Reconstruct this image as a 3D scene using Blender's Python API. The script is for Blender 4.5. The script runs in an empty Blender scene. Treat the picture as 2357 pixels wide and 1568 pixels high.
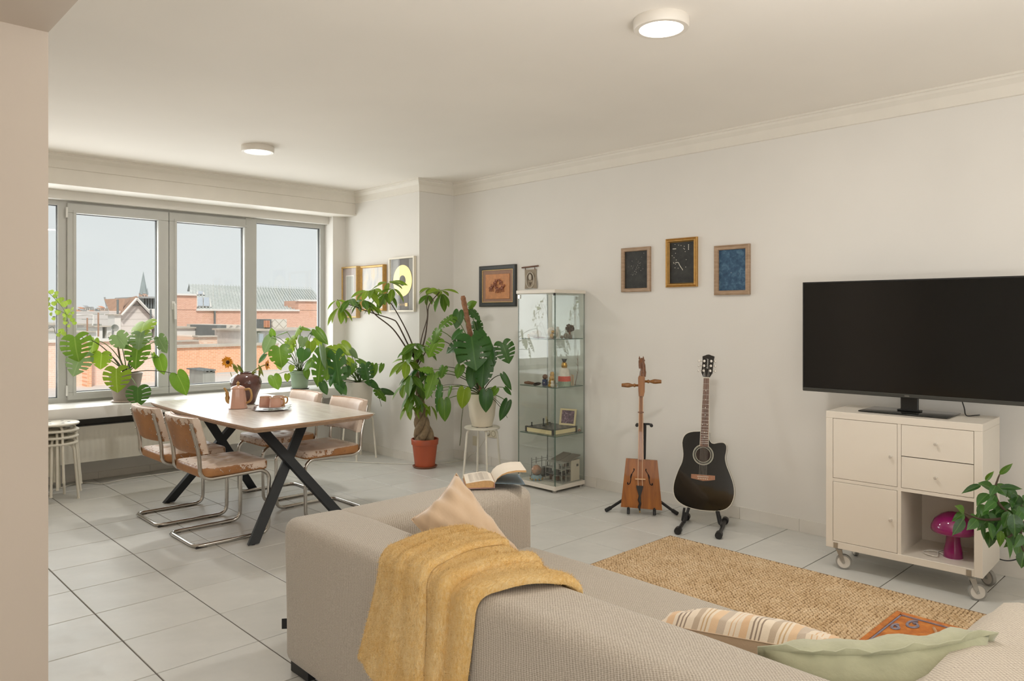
import bpy, bmesh, math, random
from mathutils import Vector, Matrix, Euler
random.seed(7)
S = bpy.context.scene
COL = S.collection
PI = math.pi
R = math.radians

# ---------------------------------------------------------------- camera, sky, light, exposure
EYE = 1.44                                   # metres; floor is z = 0
FPX, CX, HY = 1719.0, 1178.5, 725.0          # focal length in pixels of the 2357 px frame, centre column, horizon row
AZ = math.atan2(1719.0, 1668.5)              # heading of the lens from the X axis
FX, FY = math.cos(AZ), math.sin(AZ)
cam_d = bpy.data.cameras.new('camera')
cam = bpy.data.objects.new('camera', cam_d)
COL.objects.link(cam)
cam.location = (0, 0, EYE)
cam.rotation_euler = (PI / 2, 0, AZ - PI / 2)
cam_d.sensor_width = 36
cam_d.lens = FPX / 2357 * 36
cam_d.shift_y = (HY - 784) / 2357
cam_d.clip_start = .05
cam_d.clip_end = 2000
S.camera = cam

w = bpy.data.worlds.new('overcast_sky')
S.world = w
w.use_nodes = True
nt = w.node_tree
bg = nt.nodes['Background']
tc = nt.nodes.new('ShaderNodeTexCoord')
nz = nt.nodes.new('ShaderNodeTexNoise')
nz.inputs['Scale'].default_value = 2.2
nz.inputs['Detail'].default_value = 3
rp = nt.nodes.new('ShaderNodeValToRGB')
rp.color_ramp.elements[0].position, rp.color_ramp.elements[1].position = .3, .75
rp.color_ramp.elements[0].color = (.70, .735, .745, 1)
rp.color_ramp.elements[1].color = (.77, .79, .785, 1)
nt.links.new(tc.outputs['Generated'], nz.inputs['Vector'])
nt.links.new(nz.outputs['Fac'], rp.inputs['Fac'])
nt.links.new(rp.outputs['Color'], bg.inputs['Color'])
bg.inputs['Strength'].default_value = 1.12

def lamp(name, kind, loc, rot, energy, color, size=None, size_y=None):
    l = bpy.data.lights.new(name, kind)
    l.energy, l.color = energy, color
    if kind == 'AREA':
        l.shape, l.size, l.size_y = 'RECTANGLE', size, size_y
    elif kind == 'SUN':
        l.angle = size
    o = bpy.data.objects.new(name, l)
    COL.objects.link(o)
    o.location, o.rotation_euler = loc, rot
    return o

# hazy sun behind the house: it reaches the roofs outside, not the room
lamp('hazy_sun', 'SUN', (0, 0, 20), (R(48), 0, R(-25)), 2.6, (1, .95, .88), R(6))
# left area light is added fill for assumed windows, none built; the rear area light is added fill, unseen
lamp('left_fill', 'AREA', (-3.3, -1.55, 1.45), (0, R(-98), 0), 98, (1, .99, .975), 2.0, 2.6)
lamp('rear_fill', 'AREA', (2.4, -2.85, 1.45), (R(98), 0, R(10)), 36, (1, .99, .975), 2.8, 2.1)
# daylight of the street side, just outside the window bank
lamp('daylight_street_window', 'AREA', (2.4, 7.75, 1.55), (R(-93), 0, 0), 84, (.98, .99, 1), 3.6, 1.5)
# added upward fill beside the camera, put in to brighten the ceiling
lamp('ceiling_fill', 'AREA', (1.45, -.1, 1.2), (R(180), 0, 0), 58, (1, .98, .95), 1.2, 1.0)

S.view_settings.view_transform = 'Standard'
S.view_settings.look = 'None'
S.view_settings.gamma = 1
S.view_settings.use_curve_mapping = False
S.view_settings.exposure = 0.0
S.cycles.max_bounces = 10
S.cycles.diffuse_bounces = 5
S.cycles.transparent_max_bounces = 24
S.cycles.sample_clamp_indirect = 6

# ---------------------------------------------------------------- measuring from the picture
def PD(x, y, d):
    r, v = (x - CX) / FPX, (HY - y) / FPX
    return Vector(((FX + r * FY) * d, (FY - r * FX) * d, EYE + v * d))
def G(x, y, z=0.0):
    return PD(x, y, (EYE - z) * FPX / (y - HY))
def PX(x, y, X):
    return PD(x, y, X / (FX + (x - CX) / FPX * FY))
def PY(x, y, Y):
    return PD(x, y, Y / (FY - (x - CX) / FPX * FX))
def depth(p):
    return p[0] * FX + p[1] * FY

# ---------------------------------------------------------------- materials
MATS = {}
def srgb(r, g=None, b=None):
    if g is None:
        r, g, b = r
    f = lambda c: ((c / 255 + .055) / 1.055) ** 2.4 if c > 10 else c / 255 / 12.92
    return (f(r), f(g), f(b), 1)

class NB:
    """small node-tree writer"""
    def __init__(s, name):
        s.m = bpy.data.materials.new(name)
        s.m.use_nodes = True
        s.t = s.m.node_tree
        s.b = s.t.nodes['Principled BSDF']
        s.out = s.t.nodes['Material Output']
    def n(s, typ, **kw):
        nd = s.t.nodes.new(typ)
        for k, v in kw.items():
            if k.startswith('i_'):
                nd.inputs[k[2:].replace('_', ' ')].default_value = v
            else:
                setattr(nd, k, v)
        return nd
    def l(s, a, b):
        s.t.links.new(a, b)
    def coord(s, kind='Object', scale=(1, 1, 1), rot=(0, 0, 0)):
        c = s.n('ShaderNodeTexCoord')
        mp = s.n('ShaderNodeMapping')
        mp.inputs['Scale'].default_value = scale
        mp.inputs['Rotation'].default_value = rot
        s.l(c.outputs[kind], mp.inputs['Vector'])
        return mp.outputs['Vector']
    def noise(s, vec, scale, detail=3, rough=.55, dist=0):
        nd = s.n('ShaderNodeTexNoise')
        nd.inputs['Scale'].default_value = scale
        nd.inputs['Detail'].default_value = detail
        nd.inputs['Roughness'].default_value = rough
        nd.inputs['Distortion'].default_value = dist
        s.l(vec, nd.inputs['Vector'])
        return nd.outputs['Fac']
    def ramp(s, fac, *stops):
        nd = s.n('ShaderNodeValToRGB')
        e = nd.color_ramp.elements
        while len(e) < len(stops):
            e.new(.5)
        for i, (p, c) in enumerate(stops):
            e[i].position = p
            e[i].color = c if len(c) == 4 else (*c, 1)
        s.l(fac, nd.inputs['Fac'])
        return nd.outputs['Color']
    def mix(s, fac, a, b):
        nd = s.n('ShaderNodeMix', data_type='RGBA')
        for sock, v in ((nd.inputs[0], fac), (nd.inputs[6], a), (nd.inputs[7], b)):
            if isinstance(v, (int, float, tuple)):
                sock.default_value = v
            else:
                s.l(v, sock)
        return nd.outputs[2]
    def math(s, op, a, b=0.0):
        nd = s.n('ShaderNodeMath', operation=op)
        for i, v in enumerate((a, b)):
            if isinstance(v, (int, float)):
                nd.inputs[i].default_value = v
            else:
                s.l(v, nd.inputs[i])
        return nd.outputs[0]
    def bump(s, h, strength=.3, dist=.01):
        nd = s.n('ShaderNodeBump')
        nd.inputs['Strength'].default_value = strength
        nd.inputs['Distance'].default_value = dist
        s.l(h, nd.inputs['Height'])
        s.l(nd.outputs['Normal'], s.b.inputs['Normal'])
    def set(s, **kw):
        names = dict(rough='Roughness', metal='Metallic', spec='Specular IOR Level', coat='Coat Weight', sheen='Sheen Weight', trans='Transmission Weight', ior='IOR', alpha='Alpha')
        for k, v in kw.items():
            sock = s.b.inputs[names[k]]
            if isinstance(v, (int, float)):
                sock.default_value = v
            else:
                s.l(v, sock)
        return s
    def col(s, c):
        if isinstance(c, tuple):
            s.b.inputs['Base Color'].default_value = c
        else:
            s.l(c, s.b.inputs['Base Color'])
        return s

def M(name, c, rough=.5, metal=0, vary=.06, scale=6, bump=0, bscale=60, bdist=.004, spec=.5, coat=0, sheen=0):
    """a plain surface with a little tone variation and relief"""
    if name in MATS:
        return MATS[name]
    b = NB(name)
    v = b.coord()
    c = srgb(c)
    lo = tuple(x * (1 - vary) for x in c[:3]) + (1,)
    hi = tuple(min(1, x * (1 + vary)) for x in c[:3]) + (1,)
    b.col(b.ramp(b.noise(v, scale), (.3, lo), (.7, hi)))
    b.set(rough=rough, metal=metal, spec=spec, coat=coat, sheen=sheen)
    if bump:
        b.bump(b.noise(v, bscale, 4), bump, bdist)
    MATS[name] = b.m
    return b.m

def wood(name, dark, light, rough=.45, scale=(1, 1, 1), rot=(0, 0, 0), freq=14, coat=0):
    if name in MATS:
        return MATS[name]
    b = NB(name)
    v = b.coord('Object', scale, rot)
    n1 = b.noise(v, freq, 6, .6, .6)
    b.col(b.ramp(n1, (.32, srgb(dark)), (.68, srgb(light))))
    b.set(rough=rough, coat=coat)
    b.bump(n1, .08, .003)
    MATS[name] = b.m
    return b.m

def emis(name, c, strength):
    b = NB(name)
    b.b.inputs['Emission Color'].default_value = c
    b.b.inputs['Emission Strength'].default_value = strength
    b.col(c)
    MATS[name] = b.m
    return b.m

def glass(name, tint, reflect=1.0, rough=0.0):
    """flat pane: clear or tinted, mirrors by the Fresnel law"""
    b = NB(name)
    b.t.nodes.remove(b.b)
    tr = b.n('ShaderNodeBsdfTransparent')
    tr.inputs['Color'].default_value = (*tint, 1)
    gl = b.n('ShaderNodeBsdfGlossy')
    gl.inputs['Roughness'].default_value = rough
    fr = b.n('ShaderNodeFresnel')
    ge_ = b.n('ShaderNodeNewGeometry')
    # same mirror strength on the way in and on the way out of the pane
    b.l(b.math('SUBTRACT', 1.5, b.math('MULTIPLY', ge_.outputs['Backfacing'], 1.5 - 1 / 1.5)), fr.inputs['IOR'])
    f = b.math('MULTIPLY', fr.outputs['Fac'], reflect)
    mx = b.n('ShaderNodeMixShader')
    b.l(f, mx.inputs[0])
    b.l(tr.outputs[0], mx.inputs[1])
    b.l(gl.outputs[0], mx.inputs[2])
    b.l(mx.outputs[0], b.out.inputs['Surface'])
    MATS[name] = b.m
    return b.m

# ---------------------------------------------------------------- mesh writer
class MB:
    def __init__(s):
        s.v, s.f, s.mi = [], [], []
    def add(s, vs, fs, mi=0):
        o = len(s.v)
        s.v += [tuple(p) for p in vs]
        s.f += [tuple(i + o for i in f) for f in fs]
        s.mi += [mi] * len(fs)
        return s
    def box(s, a, b, mi=0, mat=None):
        x0, y0, z0 = a
        x1, y1, z1 = b
        vs = [(x0, y0, z0), (x1, y0, z0), (x1, y1, z0), (x0, y1, z0), (x0, y0, z1), (x1, y0, z1), (x1, y1, z1), (x0, y1, z1)]
        if mat is not None:
            vs = [mat @ Vector(p) for p in vs]
        return s.add(vs, [(0, 3, 2, 1), (4, 5, 6, 7), (0, 1, 5, 4), (1, 2, 6, 5), (2, 3, 7, 6), (3, 0, 4, 7)], mi)
    def rbox(s, a, b, r, seg=2, mi=0, mat=None):
        bm = bmesh.new()
        bmesh.ops.create_cube(bm, size=1)
        c = [(a[i] + b[i]) / 2 for i in range(3)]
        d = [b[i] - a[i] for i in range(3)]
        for p in bm.verts:
            p.co = Vector((c[0] + p.co.x * d[0], c[1] + p.co.y * d[1], c[2] + p.co.z * d[2]))
        r = min(r, min(d) * .49)
        bmesh.ops.bevel(bm, geom=bm.edges[:], offset=r, offset_type='OFFSET', segments=seg, profile=.5, affect='EDGES')
        bm.verts.index_update()
        vs = [mat @ p.co if mat is not None else p.co for p in bm.verts]
        s.add(vs, [[q.index for q in f.verts] for f in bm.faces], mi)
        bm.free()
        return s
    def prism(s, poly, h0, h1, mat=None, mi=0):
        """polygon in local XY, extruded along local Z from h0 to h1"""
        n = len(poly)
        vs = [Vector((x, y, h0)) for x, y in poly] + [Vector((x, y, h1)) for x, y in poly]
        if mat is not None:
            vs = [mat @ p for p in vs]
        fs = [tuple(range(n - 1, -1, -1)), tuple(range(n, 2 * n))] + [(i, (i + 1) % n, n + (i + 1) % n, n + i) for i in range(n)]
        return s.add(vs, fs, mi)
    def lathe(s, prof, seg=24, mat=None, mi=0, arc=1.0):
        vs, fs = [], []
        n = len(prof)
        for k in range(seg):
            a = 2 * PI * k / seg
            for r, z in prof:
                p = Vector((max(r, 1e-5) * math.cos(a), max(r, 1e-5) * math.sin(a), z))
                vs.append(mat @ p if mat is not None else p)
        for k in range(seg):
            j = (k + 1) % seg
            for i in range(n - 1):
                fs.append((k * n + i, j * n + i, j * n + i + 1, k * n + i + 1))
        return s.add(vs, fs, mi)
    def tube(s, pts, r, seg=8, closed=False, mi=0, flat=1.0):
        pts = [Vector(p) for p in pts]
        n = len(pts)
        rs = r if isinstance(r, (list, tuple)) else [r] * n
        up = None
        vs, fs = [], []
        for i, p in enumerate(pts):
            if closed:
                t = pts[(i + 1) % n] - pts[i - 1]
            else:
                t = pts[min(i + 1, n - 1)] - pts[max(i - 1, 0)]
            t.normalize()
            if up is None:
                up = Vector((0, 0, 1)) if abs(t.z) < .9 else Vector((1, 0, 0))
            up = (up - t * up.dot(t))
            if up.length < 1e-6:
                up = t.orthogonal()
            up.normalize()
            sd = t.cross(up)
            for k in range(seg):
                a = 2 * PI * k / seg
                vs.append(p + (sd * math.cos(a) + up * math.sin(a) * flat) * rs[i])
        for i in range(n if closed else n - 1):
            j = (i + 1) % n
            for k in range(seg):
                l = (k + 1) % seg
                fs.append((i * seg + k, i * seg + l, j * seg + l, j * seg + k))
        if not closed:
            fs.append(tuple(range(seg - 1, -1, -1)))
            fs.append(tuple((n - 1) * seg + k for k in range(seg)))
        return s.add(vs, fs, mi)
    def ball(s, c, r, u=12, v=8, mi=0, mat=None):
        rx, ry, rz = r if isinstance(r, (tuple, list)) else (r, r, r)
        vs = [Vector((0, 0, rz))]
        for i in range(1, v):
            t = PI * i / v
            for k in range(u):
                a = 2 * PI * k / u
                vs.append(Vector((rx * math.sin(t) * math.cos(a), ry * math.sin(t) * math.sin(a), rz * math.cos(t))))
        vs.append(Vector((0, 0, -rz)))
        fs = [(0, 1 + k, 1 + (k + 1) % u) for k in range(u)]
        for i in range(v - 2):
            for k in range(u):
                l = (k + 1) % u
                fs.append((1 + i * u + k, 1 + (i + 1) * u + k, 1 + (i + 1) * u + l, 1 + i * u + l))
        e = len(vs) - 1
        fs += [(e, 1 + (v - 2) * u + (k + 1) % u, 1 + (v - 2) * u + k) for k in range(u)]
        c = Vector(c)
        vs = [(mat @ p if mat is not None else p) + c for p in vs]
        return s.add(vs, fs, mi)
    def grid(s, fn, nu, nv, mi=0, closed_u=False):
        vs = [fn(i / (nu if closed_u else nu - 1), j / (nv - 1)) for j in range(nv) for i in range(nu)]
        fs = []
        for j in range(nv - 1):
            for i in range(nu if closed_u else nu - 1):
                k = (i + 1) % nu
                fs.append((j * nu + i, j * nu + k, (j + 1) * nu + k, (j + 1) * nu + i))
        return s.add(vs, fs, mi)
    def mesh(s, name, mats, smooth=40):
        me = bpy.data.meshes.new(name)
        me.from_pydata(s.v, [], s.f)
        for m in (mats if isinstance(mats, (list, tuple)) else [mats]):
            me.materials.append(m)
        if any(s.mi):
            me.polygons.foreach_set('material_index', s.mi)
        me.validate()
        bm = bmesh.new()
        bm.from_mesh(me)
        bmesh.ops.recalc_face_normals(bm, faces=bm.faces[:])
        bm.to_mesh(me)
        bm.free()
        if smooth:
            me.polygons.foreach_set('use_smooth', [True] * len(me.polygons))
            if smooth < 180:
                me.set_sharp_from_angle(angle=R(smooth))
        me.update()
        return me
    def build(s, name, mats, parent=None, smooth=40, loc=None):
        return put(name, s.mesh(name, mats, smooth), parent, loc)

def put(name, me, parent=None, loc=None, rot=None, scale=None):
    o = bpy.data.objects.new(name, me)
    COL.objects.link(o)
    if parent is not None:
        o.parent = parent
    if loc is not None:
        o.location = loc
    if rot is not None:
        o.rotation_euler = rot
    if scale is not None:
        o.scale = scale
    return o

def tag(o, label, cat, group=None, kind=None):
    o['label'], o['category'] = label, cat
    if group:
        o['group'] = group
    if kind:
        o['kind'] = kind
    return o

def thing(name, label, cat, loc=(0, 0, 0), rz=0.0, group=None, rot=None):
    o = bpy.data.objects.new(name, None)
    COL.objects.link(o)
    o.empty_display_size = .05
    o.location = loc
    o.rotation_euler = rot if rot else (0, 0, rz)
    return tag(o, label, cat, group)

def structure(name, mb, m, smooth=30):
    o = mb.build(name, m, None, smooth)
    o['kind'] = 'structure'
    return o

def struct_empty(name, loc=(0, 0, 0)):
    o = bpy.data.objects.new(name, None)
    COL.objects.link(o)
    o.location = loc
    o['kind'] = 'structure'
    return o

def kids(o, table):
    return table.get(o, [])

def clone(root, loc, rz, label, group=None):
    """copy a thing, its parts and their pieces; mesh data stays shared"""
    allc = [c for c in COL.objects if c.parent is not None]
    r = root.copy()
    COL.objects.link(r)
    r.location, r.rotation_euler = loc, (0, 0, rz)
    r['label'] = label
    if group:
        r['group'] = group
    def rec(a, b):
        for ch in allc:
            if ch.parent == a:
                c = ch.copy()
                COL.objects.link(c)
                c.parent = b
                rec(ch, c)
    rec(root, r)
    return r

def rounded_path(pts, r, n=5, closed=False):
    """polyline with its corners rounded"""
    pts = [Vector(p) for p in pts]
    out = []
    N = len(pts)
    for i, p in enumerate(pts):
        if not closed and i in (0, N - 1):
            out.append(p)
            continue
        a, b = pts[i - 1], pts[(i + 1) % N]
        da, db = (a - p), (b - p)
        ra = min(r, da.length * .49, db.length * .49)
        p0, p1 = p + da.normalized() * ra, p + db.normalized() * ra
        for k in range(n + 1):
            t = k / n
            out.append(p0 * (1 - t) ** 2 + p * 2 * t * (1 - t) + p1 * t * t)
    return out

def bez(p0, p1, p2, n=8):
    p0, p1, p2 = Vector(p0), Vector(p1), Vector(p2)
    return [p0 * (1 - t) ** 2 + p1 * 2 * t * (1 - t) + p2 * t * t for t in [k / n for k in range(n + 1)]]

def spline(pts, n=6):
    """Catmull-Rom through the points"""
    P = [Vector(p) for p in pts]
    P = [P[0] * 2 - P[1]] + P + [P[-1] * 2 - P[-2]]
    out = []
    for i in range(1, len(P) - 2):
        for k in range(n):
            t = k / n
            out.append(.5 * ((2 * P[i]) + (P[i + 1] - P[i - 1]) * t + (2 * P[i - 1] - 5 * P[i] + 4 * P[i + 1] - P[i + 2]) * t * t + (3 * P[i] - P[i - 1] - 3 * P[i + 1] + P[i + 2]) * t ** 3))
    out.append(P[-2])
    return out

def text_mesh(body, size, name, m, parent, mat, extrude=.0004, align='CENTER', shear=0.0):
    """letters as a thin mesh, laid on a surface with the matrix mat"""
    cu = bpy.data.curves.new('letters', 'FONT')
    cu.body, cu.size, cu.extrude, cu.align_x, cu.align_y = body, size, extrude, align, 'CENTER'
    cu.shear = shear
    cu.resolution_u = 3
    t = bpy.data.objects.new('letters', cu)
    COL.objects.link(t)
    dg = bpy.context.evaluated_depsgraph_get()
    me = bpy.data.meshes.new_from_object(t.evaluated_get(dg))
    bpy.data.objects.remove(t)
    me.transform(mat)
    me.materials.clear()
    me.materials.append(m)
    return put(name, me, parent)

def frame_mat(o, u, v):
    """matrix with local x = u, local y = v, origin o"""
    u, v = Vector(u).normalized(), Vector(v).normalized()
    n = u.cross(v)
    m = Matrix.Identity(4)
    for i in range(3):
        m[i][0], m[i][1], m[i][2], m[i][3] = u[i], v[i], n[i], o[i]
    return m
# ================================================================= THE ROOM
CEIL = 2.76
XR, XP, YP, YW, XL, YL = 4.83, 4.40, 5.824, 7.16, .67, 3.07     # long wall, pier face, pier start, window wall, near wall end
YF, SILL, HEAD, XV = 7.33, .68, 2.43, 4.245                     # window frame plane, sill top, window head, right reveal
YB, XB = -3.0, -3.4
wall_m = M('wall_paint', (225, 222, 216), .85, vary=.025, scale=1.2, bump=.12, bscale=90, bdist=.002)
ceil_m = M('ceiling_paint', (240, 235, 227), .9, vary=.03, scale=.7, bump=.1, bscale=40, bdist=.002)
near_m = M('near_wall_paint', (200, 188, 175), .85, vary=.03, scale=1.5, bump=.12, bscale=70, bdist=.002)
trim_m = M('trim_paint', (228, 223, 213), .6, vary=.02)
skirt_m = M('skirting_tile', (222, 218, 210), .4, vary=.03)
grout_m = M('grout', (128, 124, 117), .9, vary=.1, scale=30)

structure('wall_right', MB().box((XR, YB, 0), (XR + .15, YP, CEIL)), wall_m)
structure('wall_pier', MB().box((XP, YP, 0), (XR + .15, YF + .08, CEIL)), wall_m)
structure('wall_window', MB().box((XL, YW + .1, 0), (XP, YF + .08, SILL - .1)), wall_m)            # apron below the sill
structure('wall_window', MB().box((XV, YW, SILL + .0005), (XP, YF + .08, CEIL)), wall_m)              # strip right of the window
structure('wall_window', MB().box((XL, YF - .08, HEAD), (XV, YF + .08, 2.507)), wall_m)               # head
b = MB().box((XL, 6.96, 2.507), (XP, YW + .5, CEIL))
b.box((XL, 6.945, 2.507), (XP, 6.96, 2.527))
structure('trim_1', b, trim_m)                                    # roller blind box
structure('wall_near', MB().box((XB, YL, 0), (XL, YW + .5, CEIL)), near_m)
structure('wall_left', MB().box((XB - .15, YB, 0), (XB, YL, CEIL)), wall_m)
structure('wall_rear', MB().box((XB - .15, YB - .15, 0), (XR + .15, YB, CEIL)), wall_m)
structure('ceiling', MB().box((XB - .15, YB - .15, CEIL), (XR + .15, YW + .5, CEIL + .15)), ceil_m)
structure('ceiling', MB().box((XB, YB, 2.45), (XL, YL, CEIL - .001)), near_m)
# sill slab over the radiator
structure('window_sill', MB().rbox((XL, 6.86, SILL - .1), (XP, YF + .1, SILL), .006), M('sill_paint', (226, 224, 219), .35, vary=.02))

# cornice: stepped cove
prof = [(0, 0), (.055, 0), (.055, -.012), (.045, -.016), (.042, -.03), (.018, -.055), (.012, -.085), (.012, -.118), (0, -.122)]
def cornice(n, p, q, nrm, ext=(0, 0)):
    p, q, nrm = Vector(p), Vector(q), Vector(nrm)
    d = (q - p).normalized()
    vs = []
    for base, e in ((p, ext[0]), (q, ext[1])):
        for a, z in prof:
            vs.append(base + nrm * a + Vector((0, 0, z)) + d * (a * e))
    k = len(prof)
    fs = [(i, i + 1, k + i + 1, k + i) for i in range(k - 1)] + [tuple(range(k)), tuple(range(2 * k - 1, k - 1, -1))]
    structure('trim_%d' % n, MB().add(vs, fs), trim_m)
cornice(2, (XR, YB, CEIL), (XR, YP, CEIL), (-1, 0, 0), (0, -1))
cornice(3, (XP, YP, CEIL), (XR, YP, CEIL), (0, -1, 0), (-1, -1))
cornice(4, (XP, YP, CEIL), (XP, 6.96, CEIL), (-1, 0, 0), (-1, -1))
cornice(5, (XL, 6.96, CEIL), (XP, 6.96, CEIL), (0, -1, 0), (0, -1))

# ---- floor: grout bed and single tiles
b = NB('floor_tile')
v = b.coord()
oi = b.n('ShaderNodeObjectInfo')
tone = b.ramp(b.noise(v, 5, 5, .6), (.3, srgb(198, 198, 193)), (.7, srgb(208, 207, 202)))
sc = b.n('ShaderNodeHueSaturation')
b.l(b.math('ADD', b.math('MULTIPLY', oi.outputs['Random'], .07), .965), sc.inputs['Value'])
b.l(tone, sc.inputs['Color'])
b.col(sc.outputs['Color'])
b.set(rough=b.ramp(b.noise(v, 9, 3), (.3, (.33, .33, .33)), (.7, (.45, .45, .45))), spec=.4)
b.bump(b.noise(v, 26, 4), .05, .004)
tile_m = b.m
floor = structure('floor', MB().box((XB - .15, YB - .15, -.15), (XR + .15, YW + .5, -.004)), grout_m)
TX, TY, GX, GY = .432, .4165, 1.066, 3.565
tme = MB().rbox((0, 0, -.0045), (TX - .005, TY - .005, 0), .002, 1).mesh('tile', tile_m, 30)
for i in range(-8, 9):
    for j in range(-9, 10):
        x, y = GX + i * TX, GY + j * TY
        x1, y1 = min(x + TX - .005, XR - .001), min(y + TY - .005, YW + .1)
        if x1 - x < .03 or y1 - y < .03 or (x + TX < XL - .5 and y > YL):
            continue
        if i < -4 or j < -8:
            continue
        o = put('tile', tme, floor, (x, y, 0))
        o.scale = ((x1 - x) / (TX - .005), (y1 - y) / (TY - .005), 1)
# where the picture cannot see, the same paving goes on as larger slabs
far = MB()
far.box((XB, YB, -.0045), (GX - 4 * TX - .006, YL, 0)).box((GX - 4 * TX, YB, -.0045), (XR, GY - 8 * TY - .006, 0))
put('paving', far.mesh('paving', tile_m, 0), floor)

# ---- skirting of cut tiles
def skirting(n, p, q, nrm, h=.085, step=.432, start=0.0):
    p, q, nrm = Vector(p), Vector(q), Vector(nrm)
    d = (q - p)
    L = d.length
    d.normalize()
    root = struct_empty('baseboard_%s' % n, p)
    s = -start
    while s < L - .01:
        a, e = max(0, s), min(L, s + step - .002)
        if e - a > .02:
            m = Matrix.Identity(4)
            b = MB()
            A, B = d * a, d * e
            vs = [A, B, B + nrm * .009, A + nrm * .009]
            vs = [x + Vector((0, 0, .0005)) for x in vs] + [x + Vector((0, 0, h)) for x in vs]
            b.add(vs, [(0, 1, 2, 3), (4, 5, 6, 7), (0, 1, 5, 4), (1, 2, 6, 5), (2, 3, 7, 6), (3, 0, 4, 7)])
            b.build('tile', skirt_m, root, 0)
        s += step
    return root
skirting('right', (XR, .2, 0), (XR, YP - .009, 0), (-1, 0, 0), start=.13)
skirting('pier_front', (XP, YP, 0), (XR, YP, 0), (0, -1, 0))
skirting('pier_side', (XP, YP, 0), (XP, YW, 0), (-1, 0, 0))
skirting('window', (XL, YW + .1, 0), (XP, YW + .1, 0), (0, -1, 0), h=.06)

# ---- the window bank
fr_m = M('window_frame_grey', (188, 188, 183), .4, vary=.02)
seal_m = M('window_gasket', (60, 62, 60), .6)
pane_m = glass('window_glass', (.97, .98, .975), .9)
hand_m = M('window_handle_white', (222, 221, 216), .35, vary=.02)
XF = lambda x: PY(x, HY, YF).x
win = struct_empty('window_1')
b = MB()
b.box((XL, YF, SILL), (XV, YF + .07, SILL + .045)).box((XL, YF, HEAD - .045), (XV, YF + .07, HEAD))
b.box((XF(737), YF, SILL + .045), (XV, YF + .07, HEAD - .045))
b.build('window_frame', fr_m, win, 30)
MB().box((XF(133), YF - .001, SILL + .001), (XF(153), YF + .069, HEAD - .001)).build('mullion', fr_m, win, 30)
MB().rbox((XF(564), YF - .012, SILL + .001), (XF(590), YF + .069, HEAD - .001), .006, 1).build('mullion', fr_m, win, 30)
Z0, Z1 = .766, 2.325
def pane(x0, x1, z0, z1, parent):
    MB().box((x0, YF + .035, z0), (x1, YF + .039, z1)).build('pane', pane_m, parent, 0)
    b = MB()
    for a, c in (((x0, z0), (x1, z0 + .006)), ((x0, z1 - .006), (x1, z1)), ((x0, z0), (x0 + .005, z1)), ((x1 - .005, z0), (x1, z1))):
        b.box((a[0], YF + .02, a[1]), (c[0], YF + .05, c[1]))
    b.build('gasket', seal_m, parent, 0)
pane(XL - .02, XF(133), SILL + .045, HEAD - .045, win)
pane(XF(590), XF(737), SILL + .045, HEAD - .045, win)
def sash(p0, p1, g0, g1):
    x0, x1, a0, a1 = XF(p0) + .002, XF(p1) - .002, XF(g0), XF(g1)
    o = struct_empty('sash')
    del o['kind']
    b = MB()
    z0, z1 = SILL + .02, HEAD - .02
    y0 = YF - .025
    for q in (((x0, z0), (x1, Z0)), ((x0, Z1), (x1, z1)), ((x0, Z0), (a0, Z1)), ((a1, Z0), (x1, Z1))):
        b.rbox((q[0][0], y0, q[0][1]), (q[1][0], YF + .06, q[1][1]), .004, 1)
    # glazing bead, a step further in
    for q in (((a0 - .025, Z0 - .025), (a1 + .025, Z0 - .002)), ((a0 - .025, Z1 + .002), (a1 + .025, Z1 + .025)), ((a0 - .025, Z0), (a0 - .002, Z1)), ((a1 + .002, Z0), (a1 + .025, Z1))):
        b.box((q[0][0], y0 - .006, q[0][1]), (q[1][0], y0 + .01, q[1][1]))
    f = b.build('sash', fr_m, win, 30)
    bpy.data.objects.remove(o)
    pane(a0, a1, Z0, Z1, f)
    return f
s1 = sash(153, 387, 174, 362)
s2 = sash(387, 564, 405, 560)
# hinges and handle
for z in (.74, 2.28):
    MB().lathe([(0, 0), (.009, 0), (.009, .09), (0, .09)], 10, Matrix.Translation((XF(152), YF - .03, z))).build('hinge', hand_m, s1)
h = MB()
hx = XF(396)
h.rbox((hx - .016, YF - .038, 1.49), (hx + .016, YF - .022, 1.57), .006)
h.tube(rounded_path([(hx, YF - .03, 1.545), (hx, YF - .075, 1.545), (hx + .004, YF - .075, 1.40)], .02), [.009] * 4 + [.0095] * 4, 10)
h.build('handle', hand_m, s2)

# ---- ceiling lamps
disc_m = emis('lamp_diffuser', (1, .93, .82, 1), 14)
white_m = M('white_enamel', (228, 222, 212), .4, vary=.02)
def ceiling_lamp(p, label):
    t = thing('ceiling_light', label, 'ceiling light', (p[0], p[1], CEIL), group='round surface ceiling lights')
    MB().lathe([(0, 0), (.122, 0), (.124, -.004), (.124, -.04), (.119, -.046), (.098, -.046), (.096, -.042), (0, -.042)], 40).build('lamp_rim', white_m, t)
    MB().lathe([(0, -.0425), (.0955, -.0425), (.0955, -.0435), (0, -.0435)], 40).build('diffuser', disc_m, t)
    l = bpy.data.lights.new('lamp_bulb', 'AREA')
    l.shape, l.size, l.energy, l.color = 'DISK', .19, 17, (1, .965, .92)
    o = bpy.data.objects.new('lamp_bulb', l)
    COL.objects.link(o)
    o.parent = t
    o.location = (0, 0, -.047)
ceiling_lamp(G(593, 349, 2.72), 'small round white ceiling light over the dining table')
ceiling_lamp(G(1522, 65, 2.72), 'large looking round white ceiling light over the rug and sofa')
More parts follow.
